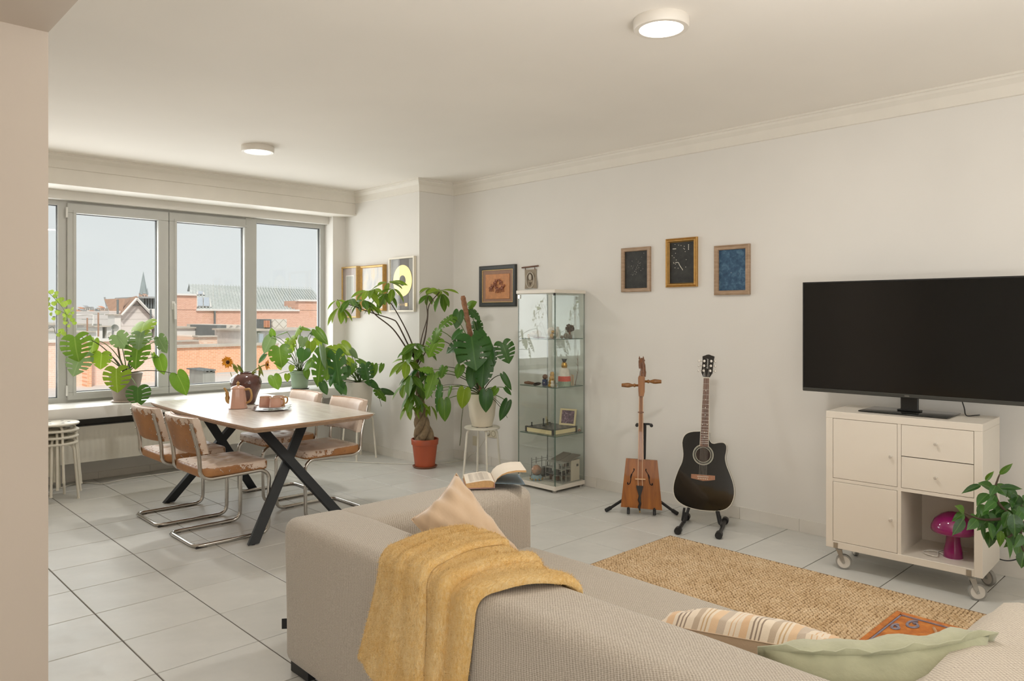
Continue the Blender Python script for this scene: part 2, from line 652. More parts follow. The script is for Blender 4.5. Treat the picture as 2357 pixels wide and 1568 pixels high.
# ================================================================= THE TOWN OUTSIDE THE WINDOW
def brick_mat(name, c1, c2, mortar, sc=1.0):
    b = NB(name)
    v = b.coord('Object', (sc, sc, sc), (R(90), 0, 0))
    t = b.n('ShaderNodeTexBrick')
    t.inputs['Color1'].default_value, t.inputs['Color2'].default_value, t.inputs['Mortar'].default_value = srgb(c1), srgb(c2), srgb(mortar)
    t.inputs['Scale'].default_value = 1
    t.inputs['Brick Width'].default_value, t.inputs['Row Height'].default_value, t.inputs['Mortar Size'].default_value = .22, .075, .009
    b.l(v, t.inputs['Vector'])
    n = b.noise(b.coord(), .6, 4)
    b.col(b.mix(b.math('MULTIPLY', n, .35), t.outputs['Color'], srgb(mortar)))
    b.set(rough=.9)
    MATS[name] = b.m
    return b.m
bk_hall = brick_mat('brick_hall', (222, 166, 142), (206, 146, 122), (226, 196, 178), 1.3)
bk_low = brick_mat('brick_orange', (234, 170, 130), (224, 152, 112), (236, 204, 178), 2.2)
bk_pink = brick_mat('brick_pale', (236, 202, 186), (230, 188, 170), (238, 218, 206), 2.2)
b = NB('standing_seam_roof')
v = b.coord('Object', (1, 1, 1))
wv = b.n('ShaderNodeTexWave', bands_direction='X')
wv.inputs['Scale'].default_value = .55
b.l(v, wv.inputs['Vector'])
b.col(b.mix(b.math('MULTIPLY', b.ramp(wv.outputs['Fac'], (.0, (1, 1, 1)), (.12, (0, 0, 0))), .35), b.ramp(b.noise(v, .5, 4), (.3, srgb(190, 194, 191)), (.7, srgb(206, 208, 205))), srgb(150, 156, 153)))
b.set(rough=.6)
zinc = b.m
pale = M('render_white', (226, 221, 216), .9, vary=.05, scale=.8)
stone = M('coping_stone', (190, 180, 168), .9, vary=.12, scale=3)
slate = M('slate_grey', (112, 116, 116), .8, vary=.1, scale=2)
lead = M('lead_grey', (158, 158, 152), .8, vary=.08, scale=2)
tiles_br = M('roof_tile_brown', (168, 132, 110), .9, vary=.15, scale=4)
tiles_or = M('roof_tile_orange', (206, 146, 116), .9, vary=.15, scale=1)
darkw = M('far_window_dark', (96, 100, 104), .3, vary=.1)
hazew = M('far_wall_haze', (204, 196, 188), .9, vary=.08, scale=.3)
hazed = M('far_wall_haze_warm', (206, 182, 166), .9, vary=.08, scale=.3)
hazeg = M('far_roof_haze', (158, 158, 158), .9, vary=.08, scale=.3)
leafy = M('far_foliage', (150, 160, 106), .95, vary=.3, scale=2)
spire_m = M('spire_slate', (142, 152, 154), .8, vary=.1, scale=.6)
spire_b = M('spire_brick', (198, 166, 150), .9, vary=.12, scale=.8)

def XZ(x, y, D):
    p = PY(x, y, D)
    return p.x, p.z
def blk(mb, x0, x1, yt, yb, D, dep, mi=0):
    """a block whose street face fills the given picture rectangle at distance D"""
    X0, _ = XZ(x0, yt, D)
    X1, _ = XZ(x1, yt, D)
    xm = (x0 + x1) / 2
    mb.box((X0, D, XZ(xm, yb, D)[1]), (X1, D + dep, XZ(xm, yt, D)[1]), mi)
    return mb
def down(mb):
    """carry the lowest block of the mesh down to the street"""
    z = min(q[2] for q in mb.v)
    mb.v = [(q[0], q[1], -12.0 if q[2] < z + .3 else q[2]) for q in mb.v]
    return mb
def bld(name, label, cat='building', group=None, x=300, D=30):
    p = PY(x, HY, D)
    return thing(name, label, cat, (0, 0, 0), 0, group)
def part(name, mb, m, root, smooth=0):
    return mb.build(name, m, root, smooth)

ground = MB().box((-400, 12, -12.5), (400, 900, -12))
structure('ground', ground, M('street_haze', (200, 196, 190), .95))

# --- big brick hall with the metal roof
D = 46
t = bld('brick_hall', 'long red brick hall with a pale ribbed metal roof across two window panes')
part('wall', blk(blk(blk(MB(), 396, 760, 714, 812, D, 2), 396, 453, 679, 714, D, 2), 687, 760, 693, 714, D, 2), bk_hall, t)
zt, ze = XZ(560, 658, D + 10)[1], XZ(560, 715, D)[1]
xa, xb = XZ(436, 700, D)[0], XZ(728, 700, D)[0]
b = MB()
xr0, xr1 = PY(437, 656, D + 10).x, PY(720, 664, D + 10).x
b.add([(xa, D + .05, ze), (xb + 1.2, D + .05, ze), (xr1, D + 10, zt - .15), (xr0, D + 10, zt), (PY(441, 715, D + 20).x, D + 20, ze), (PY(735, 715, D + 20).x, D + 20, ze)], [(0, 1, 2, 3), (3, 2, 5, 4), (0, 3, 4), (1, 5, 2)])
part('metal_roof', b, zinc, t)
sl = (zt - ze) / 10
nseam = 46
b = MB()
for k in range(1, nseam):
    f = k / nseam
    p0, p1 = Vector((xa * (1 - f) + (xb + 1.2) * f, D + .05, ze)), Vector((xr0 * (1 - f) + xr1 * f, D + 10, zt))
    b.tube([p0 + Vector((0, 0, .03)), p1 + Vector((0, 0, .03))], .035, 4)
o = part('roof_seams', b, zinc, t)
o['kind'] = 'stuff'
b = MB()
for q in ((390, 453, 676, 680), (453, 690, 712, 716), (687, 760, 690, 694)):
    blk(b, *q, D - .15, .4)
part('eaves_board', b, pale, t)
part('downpipe', blk(MB(), 494, 496.5, 716, 756, D - .2, .15), slate, t)
for (x0, x1, y0, y1) in ((456, 467, 677, 684), (455, 467, 691, 709), (469, 482, 691, 709)):
    b = MB()
    ya = D + 10 * (715 - y1) / 57
    yb_ = D + 10 * (715 - y0) / 57
    za, zb = ze + (ya - D) * sl + .07, ze + (yb_ - D) * sl + .07
    X0, X1 = PY(x0, y1, ya).x, PY(x1, y1, ya).x
    dx = PY(x0, y0, yb_).x - X0
    b.add([(X0, ya, za), (X1, ya, za), (X1 + dx, yb_, zb), (X0 + dx, yb_, zb)], [(0, 1, 2, 3)])
    b.add([(X0 - .1, ya - .1, za - .05), (X1 + .1, ya - .1, za - .05), (X1 + dx + .1, yb_ + .1, zb - .05), (X0 + dx - .1, yb_ + .1, zb - .05)], [(0, 1, 2, 3)], 1)
    part('skylight', b, [M('skylight_glass', (176, 184, 196), .2, vary=.05), pale], t)
part('ridge_finial', MB().lathe([(0, 0), (.13, 0), (.12, .1), (.03, .45), (0, .6)], 8, Matrix.Translation(PY(435, 671, D + 9))), slate, t)

# --- white box, weathered brick, dishes, turrets between hall and near wall
D = 29
t = bld('white_roof_block', 'windowless white block with flat roof in front of the brick hall')
part('wall', blk(MB(), 380, 465, 756, 792, D, 6), pale, t)
part('roof_edge', blk(MB(), 379, 466, 753, 756.5, D - .1, 6.2), stone, t)
part('side_wall', blk(MB(), 466, 498, 759, 776, D + 2, 3), lead, t)
D = 25
t = bld('weathered_brick_house', 'low weathered brick house with patched wall behind the orange wall')
part('wall', down(blk(blk(MB(), 380, 457, 786, 806, D, 3), 457, 500, 775, 806, D, 3)), brick_mat('brick_patchy', (222, 166, 136), (232, 206, 184), (226, 206, 190), 2.0), t)
part('coping', blk(blk(MB(), 379, 458, 784, 787, D - .1, .5), 456, 501, 773, 776, D - .1, .5), stone, t)
D = 27
t = bld('slate_chimney_block', 'dark slate clad block beside two white dishes outside')
part('wall', blk(MB(), 499, 521, 749, 774, D, 2.5), slate, t)
part('lower_wall', blk(MB(), 500, 537, 774, 795, D, 2), pale, t)
for q in ((512, 518, 783, 791), (522, 533, 784, 791)):
    part('window', blk(MB(), *q, D - .04, .1), darkw, t)
t = bld('dish_house', 'cream attic wall behind the two round white dishes outside')
part('wall', blk(MB(), 521, 566, 748, 770, D + 1.5, 4), M('cream_render', (222, 210, 198), .9, vary=.05), t)
part('mansard', blk(MB(), 537, 566, 768, 796, D + 1, 3), lead, t)
for k, (x, y, r_) in enumerate(((529, 756, 5), (545, 757, 6.5))):
    p = PY(x, y, D + 1.0)
    rad = r_ / FPX * depth(p)
    q = thing('satellite_dish', ('smaller' if k == 0 else 'larger') + ' of two round white dishes on the cream attic wall', 'satellite dish', p, rot=(R(80), 0, 0), group='white dishes on the attic')
    MB().lathe([(0, -.02), (rad * .6, .03), (rad, .12), (rad, .14), (rad * .6, .05), (0, 0)], 20).build('reflector', pale, q)
    MB().tube([(0, 0, -.02), (0, 0, -.6)], .03, 6).build('bracket', lead, q)
D = 24
t = bld('turret_house', 'pale mansard house with diamond shingled turret behind the window plants')
part('wall', blk(MB(), 568, 760, 760, 830, D, 2.6), M('mansard_pale', (224, 218, 212), .9, vary=.05), t)
part('ledge', blk(MB(), 568, 760, 757, 761, D - .3, 2.8), stone, t)
part('chimney', blk(MB(), 609, 626, 735, 757, D + .5, 1.2), slate, t)
for x in (613, 618):
    part('chimney_pot', blk(MB(), x, x + 3, 738, 754, D + .3, .2), tiles_or, t)
b = NB('diamond_shingle')
v = b.coord('Object', (1.5, 1.5, 1.5), (R(90), 0, R(0)))
mp = b.n('ShaderNodeMapping')
mp.inputs['Rotation'].default_value = (0, 0, R(45))
b.l(v, mp.inputs['Vector'])
bt = b.n('ShaderNodeTexBrick')
bt.offset = 0
bt.inputs['Color1'].default_value = bt.inputs['Color2'].default_value = srgb(212, 206, 196)
bt.inputs['Mortar'].default_value = srgb(168, 160, 150)
bt.inputs['Scale'].default_value, bt.inputs['Brick Width'].default_value, bt.inputs['Row Height'].default_value, bt.inputs['Mortar Size'].default_value = 1, .34, .34, .02
b.l(mp.outputs[0], bt.inputs['Vector'])
b.col(bt.outputs['Color'])
b.set(rough=.9)
part('turret', blk(MB(), 627, 660, 735, 757, D + .4, 2), b.m, t)
b = MB()
blk(b, 594, 609, 766, 796, D - .25, .3)
part('dormer', b, lead, t)
part('pane', blk(MB(), 597, 606, 769, 794, D - .3, .06), M('dormer_glass', (170, 178, 186), .2), t)

# --- near orange wall, flat roof and its chimney
D = 16
t = bld('orange_brick_wall', 'long orange brick parapet wall outside below the brick hall')
part('wall', blk(MB(), 366, 640, 797, 858, D, .5), bk_low, t)
part('coping', blk(MB(), 362, 642, 794, 798.5, D - .06, .62), stone, t)
t = bld('pale_brick_wall', 'sunlit pale brick party wall behind the plant in the left sash')
part('wall', blk(MB(), 60, 366, 786, 905, D - 1, .5), bk_pink, t)
part('coping', blk(MB(), 60, 366, 782, 787, D - 1.06, .62), pale, t)
part('brick_pier', blk(MB(), 200, 211, 800, 905, D - 1.3, .3), bk_low, t)
zr = PY(560, 858, D).z
fr = MB().box((-16, 8.2, zr - .3), (16, D, zr))
structure('roof', fr, M('roofing_felt_pale', (214, 206, 200), .9, vary=.07, scale=1.2))
t = bld('vent_chimney', 'squat grey vent chimney on the pale flat roof outside', 'chimney')
part('shaft', blk(MB(), 467, 495, 857, 893, 13, .6), lead, t)
part('cap', blk(MB(), 465, 497, 851.5, 854, 12.95, .7), slate, t)
for x, x1 in ((467, 475), (480, 484), (489, 495)):
    part('vent_post', blk(MB(), x, x1, 854, 857.5, 13, .6), lead, t)

# --- gable house
D = 30
t = bld('gable_house', 'white boarded gable house with brown tiled roof below the spire')
gx = lambda x, y: XZ(x, y, D)
poly = [gx(277, 723), gx(309, 688), gx(349, 730), gx(349, 800), gx(277, 800)]
b = MB()
n = len(poly)
vs = [(x, D, z) for x, z in poly] + [(x + 1.9, D + 8, z) for x, z in poly]
b.add(vs, [tuple(range(n)), tuple(range(2 * n - 1, n - 1, -1))] + [(i, (i + 1) % n, n + (i + 1) % n, n + i) for i in range(n)])
b2 = NB('white_clapboard')
v = b2.coord()
wv = b2.n('ShaderNodeTexWave', bands_direction='Z', wave_profile='SAW')
wv.inputs['Scale'].default_value = 1.25
b2.l(v, wv.inputs['Vector'])
b2.col(b2.ramp(wv.outputs['Fac'], (.0, srgb(196, 188, 182)), (.2, srgb(226, 218, 214))))
b2.set(rough=.8)
clap = b2.m
part('wall', down(b), clap, t)
def roofslab(p, q, over, th=.07):
    (x0, z0), (x1, z1) = p, q
    b = MB()
    ys = (D - over, D + 8)
    vs = [(x0, ys[0], z0), (x1, ys[0], z1), (x1 + 1.9, ys[1], z1), (x0 + 1.9, ys[1], z0)]
    b.add(vs + [(x, y, z + th) for x, y, z in vs], [(0, 1, 2, 3), (7, 6, 5, 4), (0, 4, 5, 1), (1, 5, 6, 2), (2, 6, 7, 3), (3, 7, 4, 0)])
    return b
part('roof', roofslab(gx(272, 727), gx(309, 686), .25), tiles_br, t)
part('roof', roofslab(gx(309, 686), gx(352, 732), .25), tiles_br, t)
bb = MB()
for a, c in ((gx(274, 726), gx(309, 687.5)), (gx(309, 687.5), gx(350, 731))):
    bb.tube([(a[0], D - .3, a[1]), (c[0], D - .3, c[1])], .05, 4)
part('barge_board', bb, pale, t)
# the pitched roof of the wing behind, seen side-on
(x0, z0), (x1, z1), (x2, z2), (x3, z3) = gx(273, 720), gx(296, 686), gx(308, 686), gx(290, 716)
part('wing_roof', MB().add([(x0, D + 1, z0), (x3, D + .4, z3), (x2, D + 1, z2), (x1, D + 3, z1)], [(0, 1, 2, 3)]), tiles_br, t)
part('wing_wall', blk(MB(), 251, 278, 716, 800, D + .5, 6), clap, t)
part('attic_beam', blk(MB(), 300, 324, 702, 703.5, D - .08, .2), slate, t)
part('chimney', blk(MB(), 264, 278, 726, 800, D - .8, .8), pale, t)
part('chimney_cap', blk(MB(), 262, 279, 723, 726, D - .9, 1.0), stone, t)
part('flue', MB().tube([PY(271, 724, D - .4), PY(271, 690, D - .4)], .04, 8), slate, t)
part('flue', MB().tube([PY(347, 735, D - .4), PY(347, 712, D - .4)], .035, 8), slate, t)

# --- small roofs in front of the town
D = 22
t = bld('chimney_stack', 'broad white double chimney stack on a roof outside, behind the monstera')
part('stack', blk(blk(MB(), 220, 236, 752, 780, D, .8), 246, 256, 752, 780, D, .8), pale, t)
part('recess', blk(MB(), 236, 246, 754, 780, D + .2, .6), lead, t)
part('coping', blk(MB(), 217, 258, 750, 753, D - .1, 1), stone, t)
for x in (222, 230):
    part('pot', blk(MB(), x, x + 4, 746, 750, D + .1, .3), lead, t)
for k, (x, y, r_, lab) in enumerate(((262, 758, 8, 'grey satellite dish beside the broad white chimney stack outside'), (252, 774, 7, 'pale satellite dish low before the broad white chimney stack'))):
    p = PY(x, y, D - (1 if k == 0 else .3))
    rad = r_ / FPX * depth(p)
    q = thing('satellite_dish', lab, 'satellite dish', p, rot=(R(70), 0, R(20)))
    MB().lathe([(0, -.02), (rad * .6, .03), (rad, .1), (rad, .12), (rad * .6, .05), (0, 0)], 20, Matrix.Rotation(R(70), 4, 'X')).build('reflector', lead if k == 0 else pale, q)
    q.rotation_euler = (0, 0, 0)
    MB().tube([(0, .06, -.02), (0, .1, -.1), (0, .1, -12 - p.z)], .025, 6).build('mast', lead, q)
D = 26
t = bld('flat_roof_terrace', 'white flat roofs in a row with parapet outside the left sash')
part('parapet', blk(blk(MB(), 100, 222, 748, 758, D, 6), 150, 222, 765, 786, D - 6, 4), pale, t)
part('roof_edge', blk(blk(MB(), 100, 222, 746, 748.5, D - .1, 6), 150, 222, 763, 765.5, D - 6.1, 4), stone, t)
part('wall', blk(MB(), 172, 222, 757, 778, D - 2, 3), lead, t)
for x in (232, 240):
    part('vent', blk(MB(), x, x + 3.5, 781, 786, D - 8, .5), darkw, t)
b = MB()
p0 = PY(194, 752, D - .5)
b.tube([p0 + Vector((-.25, 0, -.2)), p0 + Vector((-.25, 0, .35)), p0 + Vector((.25, 0, .35)), p0 + Vector((.25, 0, -.2))], .05, 6)
part('vent_pipe', b, pale, t)
for x, yt, yb_ in ((201, 732, 784), (226.5, 720, 775)):
    p, q = PY(x, yb_, 20), PY(x, yt, 20)
    a = thing('antenna_mast', 'thin rusty aerial mast rising over the terrace roofs' if x < 210 else 'thin rusty aerial mast before the small grey gable', 'mast', p)
    MB().tube([(0, 0, 0), (0, 0, q.z - p.z)], .02, 5).build('pole', tiles_br, a)
    MB().box((-.12, -.01, (q.z - p.z) * .92), (.12, .01, (q.z - p.z) * .92 + .02)).build('aerial', lead, a)

D = 62
t = bld('grey_gable_house', 'brick house with steep grey slate gable roof far beyond the terrace')
(x0, z0), (x1, z1), (x2, z2) = XZ(221, 727, D), XZ(244, 709, D), XZ(253, 726, D)
part('roof', MB().add([(x0, D - 1, z0), (x2, D - 1, z2 - .1), (x2, D + 3, z2 + .2), (x1, D + 3, z1)], [(0, 1, 2), (0, 2, 3)]), slate, t)
part('wall', blk(MB(), 221, 253, 726, 752, D, 2), bk_hall, t)
part('gable', MB().add([(x0, D, z0), (x2, D, z2), (x1, D + 2.8, z1)], [(0, 1, 2)]), slate, t)

# --- pillared block and spire
D = 75
t = bld('pillared_block', 'grey attic storey with a row of upright fins in front of the spire')
part('cornice', blk(MB(), 326, 385, 683, 687, D - .5, 8), hazeg, t)
part('back_wall', blk(MB(), 328, 385, 686, 712, D + 2, 5), pale, t)
for k in range(9):
    part('fin', blk(MB(), 329 + k * 6, 331.5 + k * 6, 687, 711, D, 1.2), slate, t)
part('lower_wall', down(blk(MB(), 326, 385, 711, 730, D, 6)), pale, t)
D = 160
t = bld('church_spire', 'tall slender church spire of grey slate on a brick tower', 'church')
p = PY(332.5, 690, D)
wd = 15 / FPX * depth(p)
b = MB()
zb, z1 = PY(332, 730, D).z, PY(332, 675, D).z
zt = PY(332, 624, D).z
b.box((p.x - wd / 2, D, -12), (p.x + wd / 2, D + wd, z1))
part('tower', b, spire_b, t)
b = MB()
m_ = Matrix.Translation((p.x, D + wd / 2, z1)) @ Matrix.Rotation(R(22.5), 4, 'Z')
b.lathe([(wd * .62, -.1), (wd * .52, .35), (wd * .34, (zt - z1) * .42), (0, zt - z1)], 8, m_)
part('spire', b, spire_m, t)
for s in (-1, 1):
    b = MB().lathe([(wd * .14, -.3), (wd * .14, 0), (0, wd * .9)], 6, Matrix.Translation((p.x + s * wd * .42, D, z1)))
    part('pinnacle', b, spire_m, t)
    part('window', MB().box((p.x + s * wd * .2 - .1, D - .05, z1 - 1.1), (p.x + s * wd * .2 + .1, D, z1 - .4)), darkw, t)

# --- the far town: small houses in rows
rng = random.Random(3)
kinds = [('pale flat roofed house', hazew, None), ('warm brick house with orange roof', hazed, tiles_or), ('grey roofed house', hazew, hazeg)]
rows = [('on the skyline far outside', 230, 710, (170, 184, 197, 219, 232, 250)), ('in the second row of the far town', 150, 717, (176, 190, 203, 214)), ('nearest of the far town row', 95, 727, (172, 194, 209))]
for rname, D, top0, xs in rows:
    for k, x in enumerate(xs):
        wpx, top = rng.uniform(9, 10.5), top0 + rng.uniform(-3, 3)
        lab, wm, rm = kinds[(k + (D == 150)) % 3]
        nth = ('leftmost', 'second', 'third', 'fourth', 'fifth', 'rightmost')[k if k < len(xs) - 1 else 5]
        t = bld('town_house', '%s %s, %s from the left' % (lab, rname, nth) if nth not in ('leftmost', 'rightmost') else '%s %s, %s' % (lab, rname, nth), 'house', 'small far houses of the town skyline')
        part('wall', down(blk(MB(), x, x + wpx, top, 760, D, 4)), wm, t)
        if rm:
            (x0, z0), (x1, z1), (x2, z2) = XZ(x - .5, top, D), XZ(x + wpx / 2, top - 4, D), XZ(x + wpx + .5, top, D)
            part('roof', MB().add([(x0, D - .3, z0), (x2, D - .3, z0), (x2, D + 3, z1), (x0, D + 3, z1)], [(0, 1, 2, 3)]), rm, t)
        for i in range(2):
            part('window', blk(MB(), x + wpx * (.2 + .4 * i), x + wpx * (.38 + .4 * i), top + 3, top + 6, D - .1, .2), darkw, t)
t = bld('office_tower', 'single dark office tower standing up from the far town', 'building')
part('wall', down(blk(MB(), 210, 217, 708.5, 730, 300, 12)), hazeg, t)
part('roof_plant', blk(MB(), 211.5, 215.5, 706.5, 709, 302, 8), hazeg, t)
t = bld('white_terrace_house', 'white house with dark windows over the green tree outside', 'house')
part('wall', down(blk(MB(), 176, 196, 732, 745, 55, 6)), pale, t)
part('roof', blk(MB(), 175, 197, 728, 732.5, 54.8, 6), slate, t)
for x in (182, 186, 190):
    part('window', blk(MB(), x, x + 2.5, 735, 741, 54.9, .2), darkw, t)
def treeclump(px, py, D, r, label, squash=.7):
    p = PY(px, py, D)
    t = thing('tree', label, 'tree', (p.x, p.y, p.z))
    rad = r / FPX * depth(p)
    me = MB()
    rg = random.Random(int(px))
    for k in range(160):
        a, e, q = rg.uniform(0, 2 * PI), math.acos(rg.uniform(-1, 1)), rg.uniform(.6, 1)
        c = Vector((math.sin(e) * math.cos(a) * rad * q, math.sin(e) * math.sin(a) * rad * q, math.cos(e) * rad * q * squash))
        me.ball(c, rad * rg.uniform(.09, .17), 5, 4)
    o = me.build('crown', leafy, t, 180)
    o['kind'] = 'stuff'
    MB().tube([(0, 0, -12 - p.z), (0, 0, 0)], rad * .1, 6).build('trunk', tiles_br, t)
treeclump(207, 740, 50, 13, 'broad olive green tree between the far house fronts')
treeclump(178, 744, 45, 8, 'smaller olive green tree below the white terrace house')
t = bld('leftmost_block', 'pale rendered building with brick base seen in the narrow left pane')
part('wall', blk(MB(), 40, 140, 752, 800, 42, 3), pale, t)
part('roof_edge', blk(MB(), 40, 140, 749, 752, 41.8, 3), lead, t)
for x in (112, 124):
    part('window', blk(MB(), x, x + 6, 764, 776, 41.9, .2), darkw, t)
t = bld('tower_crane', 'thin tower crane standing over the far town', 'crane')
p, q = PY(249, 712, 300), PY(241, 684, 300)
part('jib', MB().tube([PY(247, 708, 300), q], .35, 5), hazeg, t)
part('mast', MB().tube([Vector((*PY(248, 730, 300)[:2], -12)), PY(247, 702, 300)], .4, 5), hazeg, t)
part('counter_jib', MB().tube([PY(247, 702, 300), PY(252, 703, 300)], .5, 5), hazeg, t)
# ================================================================= FURNITURE
# ---- sofa ------------------------------------------------------------
def weave(name, a, b_, c, pitch, rough=.9, bump=.5):
    """coarse two-tone basket cloth; threads about `pitch` metres"""
    b = NB(name)
    v = b.coord('Object')
    f = PI / pitch
    sep = b.n('ShaderNodeSeparateXYZ')
    wob = b.n('ShaderNodeMix', data_type='VECTOR')
    nz = b.n('ShaderNodeTexNoise')
    nz.inputs['Scale'].default_value = 9
    b.l(v, nz.inputs['Vector'])
    wob.inputs[0].default_value = .012
    b.l(v, wob.inputs[4])
    b.l(nz.outputs['Color'], wob.inputs[5])
    b.l(wob.outputs[1], sep.inputs[0])
    s1 = b.math('SINE', b.math('MULTIPLY', b.math('ADD', sep.outputs[0], sep.outputs[2]), f))
    s2 = b.math('SINE', b.math('MULTIPLY', b.math('ADD', sep.outputs[1], b.math('MULTIPLY', sep.outputs[2], .97)), f))
    s3 = b.math('SINE', b.math('MULTIPLY', b.math('SUBTRACT', sep.outputs[0], sep.outputs[1]), f * .5))
    h = b.math('ADD', b.math('MULTIPLY', b.math('MULTIPLY', s1, s2), b.math('MULTIPLY', b.noise(v, 34, 3, .7), .52)), .5)
    n1 = b.noise(v, 260, 2, .6)
    n2 = b.noise(v, 3.5, 4)
    hh = b.math('ADD', b.math('MULTIPLY', h, .62), b.math('MULTIPLY', n1, .44))
    colr = b.ramp(hh, (.24, srgb(*a)), (.5, srgb(*b_)), (.8, srgb(*c)))
    colr = b.mix(b.math('MULTIPLY', n2, .18), colr, srgb(*b_))
    b.col(colr)
    b.set(rough=rough, sheen=.25, spec=.15)
    b.bump(hh, bump, .004)
    MATS[name] = b.m
    return b.m
sofa_m = weave('sofa_cloth', (118, 109, 98), (174, 164, 150), (218, 210, 198), .0050)
black_m = M('black_plastic', (30, 30, 30), .5, vary=.05)
SX0, SX1, SBX, SY1, SYI, SZ, SEAT = 1.44, 2.56, 1.715, 2.82, 2.49, .615, .345

def cushion_block(a, b_, r, puff=.0, wob=.004, n=7, seed=1):
    """upholstered block: rounded box, subdivided, slightly swollen and uneven"""
    bm = bmesh.new()
    bmesh.ops.create_cube(bm, size=1)
    c = Vector([(a[i] + b_[i]) / 2 for i in range(3)])
    d = Vector([b_[i] - a[i] for i in range(3)])
    for p in bm.verts:
        p.co = Vector((c[i] + p.co[i] * d[i] for i in range(3)))
    bmesh.ops.bevel(bm, geom=bm.edges[:], offset=r, offset_type='OFFSET', segments=4, profile=.5, affect='EDGES')
    longe = [e for e in bm.edges if e.calc_length() > .12]
    bmesh.ops.subdivide_edges(bm, edges=longe, cuts=n, use_grid_fill=True)
    ph = random.Random(seed)
    f = [(ph.uniform(3, 9), ph.uniform(3, 9), ph.uniform(3, 9), ph.uniform(0, 6)) for _ in range(4)]
    bm.normal_update()
    new = []
    for p in bm.verts:
        q = p.co
        w_ = sum(math.sin(q.x * k[0] + q.y * k[1] + q.z * k[2] + k[3]) for k in f) / 4
        s = 1
        for i in range(3):
            t = abs(q[i] - c[i]) / (d[i] / 2)
            s *= max(0, 1 - t ** 6) if abs(p.normal[i]) < .9 else 1
        new.append(q + p.normal * (w_ * wob + s * puff))
    for p, q in zip(bm.verts, new):
        p.co = q
    bm.verts.index_update()
    mb = MB()
    mb.add([p.co for p in bm.verts], [[v.index for v in f_.verts] for f_ in bm.faces])
    bm.free()
    return mb

sofa = thing('sofa', 'low grey beige corner sofa in coarse woven cloth with an open book on its arm', 'sofa')
cushion_block((SX0, .22, .034), (SBX, SY1, SZ), .045, .006, .005, 9, 2).build('backrest', sofa_m, sofa, 180)
cushion_block((SBX - .06, SYI, .034), (SX1 + .005, SY1 - .004, SZ), .05, .006, .006, 7, 3).build('armrest', sofa_m, sofa, 180)
cushion_block((SBX - .02, .62, .04), (SX1 - .01, SYI + .02, SEAT), .045, .012, .004, 9, 4).build('seat', sofa_m, sofa, 180)
# the near arm is loose-covered, rounder and a little higher in the middle
near_cloth = weave('sofa_cloth_near', (130, 119, 106), (190, 179, 164), (226, 217, 203), .0060)
cushion_block((SBX - .03, .10, .04), (SX1 + .02, .60, SZ - .005), .085, .03, .008, 8, 5).build('armrest', near_cloth, sofa, 180)
for y in (SY1 - .12, .3):
    for x in (SX0 + .055, SX1 - .1):
        MB().rbox((x - .035, y - .045, 0), (x + .055, y + .09, .05), .004, 1).build('foot', black_m, sofa, 30)
# maker's tag in the seam of the rear corner
tx = Vector((SX0 + .030, SY1 - .014, .185))
u = Vector((-FY, FX, 0))
tagm = frame_mat(tx, (u * .93 + Vector((0, 0, -.05))), (0, 0, 1))
tg = MB().rbox((.0, -.021, -.0007), (.037, .021, .0007), .0006, 1, mat=tagm).build('fabric_tag', M('tag_black', (22, 21, 22), .7), sofa, 0)
text_mesh('MOOOD', .0105, 'tag_lettering', M('tag_print', (214, 206, 196), .7), tg, tagm @ Matrix.Translation((.0145, 0, .0012)) @ Matrix.Rotation(R(90), 4, 'Z'), .0003)

# ---- jute rug ----------------------------------------------------------
b = NB('jute')
v = b.coord()
oi = b.n('ShaderNodeTexVoronoi')
oi.inputs['Scale'].default_value = 55
b.l(v, oi.inputs['Vector'])
n1 = b.noise(v, 5, 4)
n2 = b.noise(v, 420, 3)
cc = b.ramp(b.math('ADD', b.math('MULTIPLY', oi.outputs['Color'], .32), b.math('MULTIPLY', n1, .7)), (.25, srgb(190, 160, 120)), (.55, srgb(222, 195, 158)), (.85, srgb(238, 218, 186)))
b.col(b.mix(b.math('MULTIPLY', n2, .3), cc, srgb(170, 140, 104)))
b.set(rough=.95, spec=.1)
b.bump(n2, .5, .003)
jute = b.m
RX0, RX1, RY0, RY1 = 2.60, 4.115, .42, 2.765
rug = thing('rug', 'natural jute rug of thick braided rows lying before the sofa', 'rug', (0, 0, 0))
MB().rbox((RX0, RY0, .001), (RX1, RY1, .009), .003, 1).build('backing', M('jute_backing', (142, 112, 78), .95, vary=.15, scale=40), rug, 30)
rg = random.Random(5)
el = MB().ball((0, 0, 0), (1, 1, 1), 7, 5)
mb = MB()
pitch, step = .0185, .023
ny = int((RY1 - RY0) / pitch)
nx = int((RX1 - RX0) / step)
for j in range(ny):
    y = RY0 + pitch * (j + .5)
    xo = rg.uniform(-.006, .006)
    for i in range(nx):
        x = RX0 + step * (i + .5) + xo
        a = R(32) * (1 if (i % 2) else 1) + rg.uniform(-.3, .3)
        ca, sa = math.cos(a), math.sin(a)
        lx, ly, lz = .0155 * rg.uniform(.9, 1.15), .0088 * rg.uniform(.85, 1.1), .0062 * rg.uniform(.8, 1.2)
        yy = y + rg.uniform(-.0018, .0018) + .004 * math.sin(x * 7 + 1)
        o = len(mb.v)
        mb.v += [(x + p[0] * lx * ca - p[1] * ly * sa, yy + p[0] * lx * sa + p[1] * ly * ca, .0105 + p[2] * lz) for p in el.v]
        mb.f += [tuple(q + o for q in f) for f in el.f]
mb.mi = [0] * len(mb.f)
pile = mb.build('braided_pile', jute, rug, 180)
pile['kind'] = 'stuff'

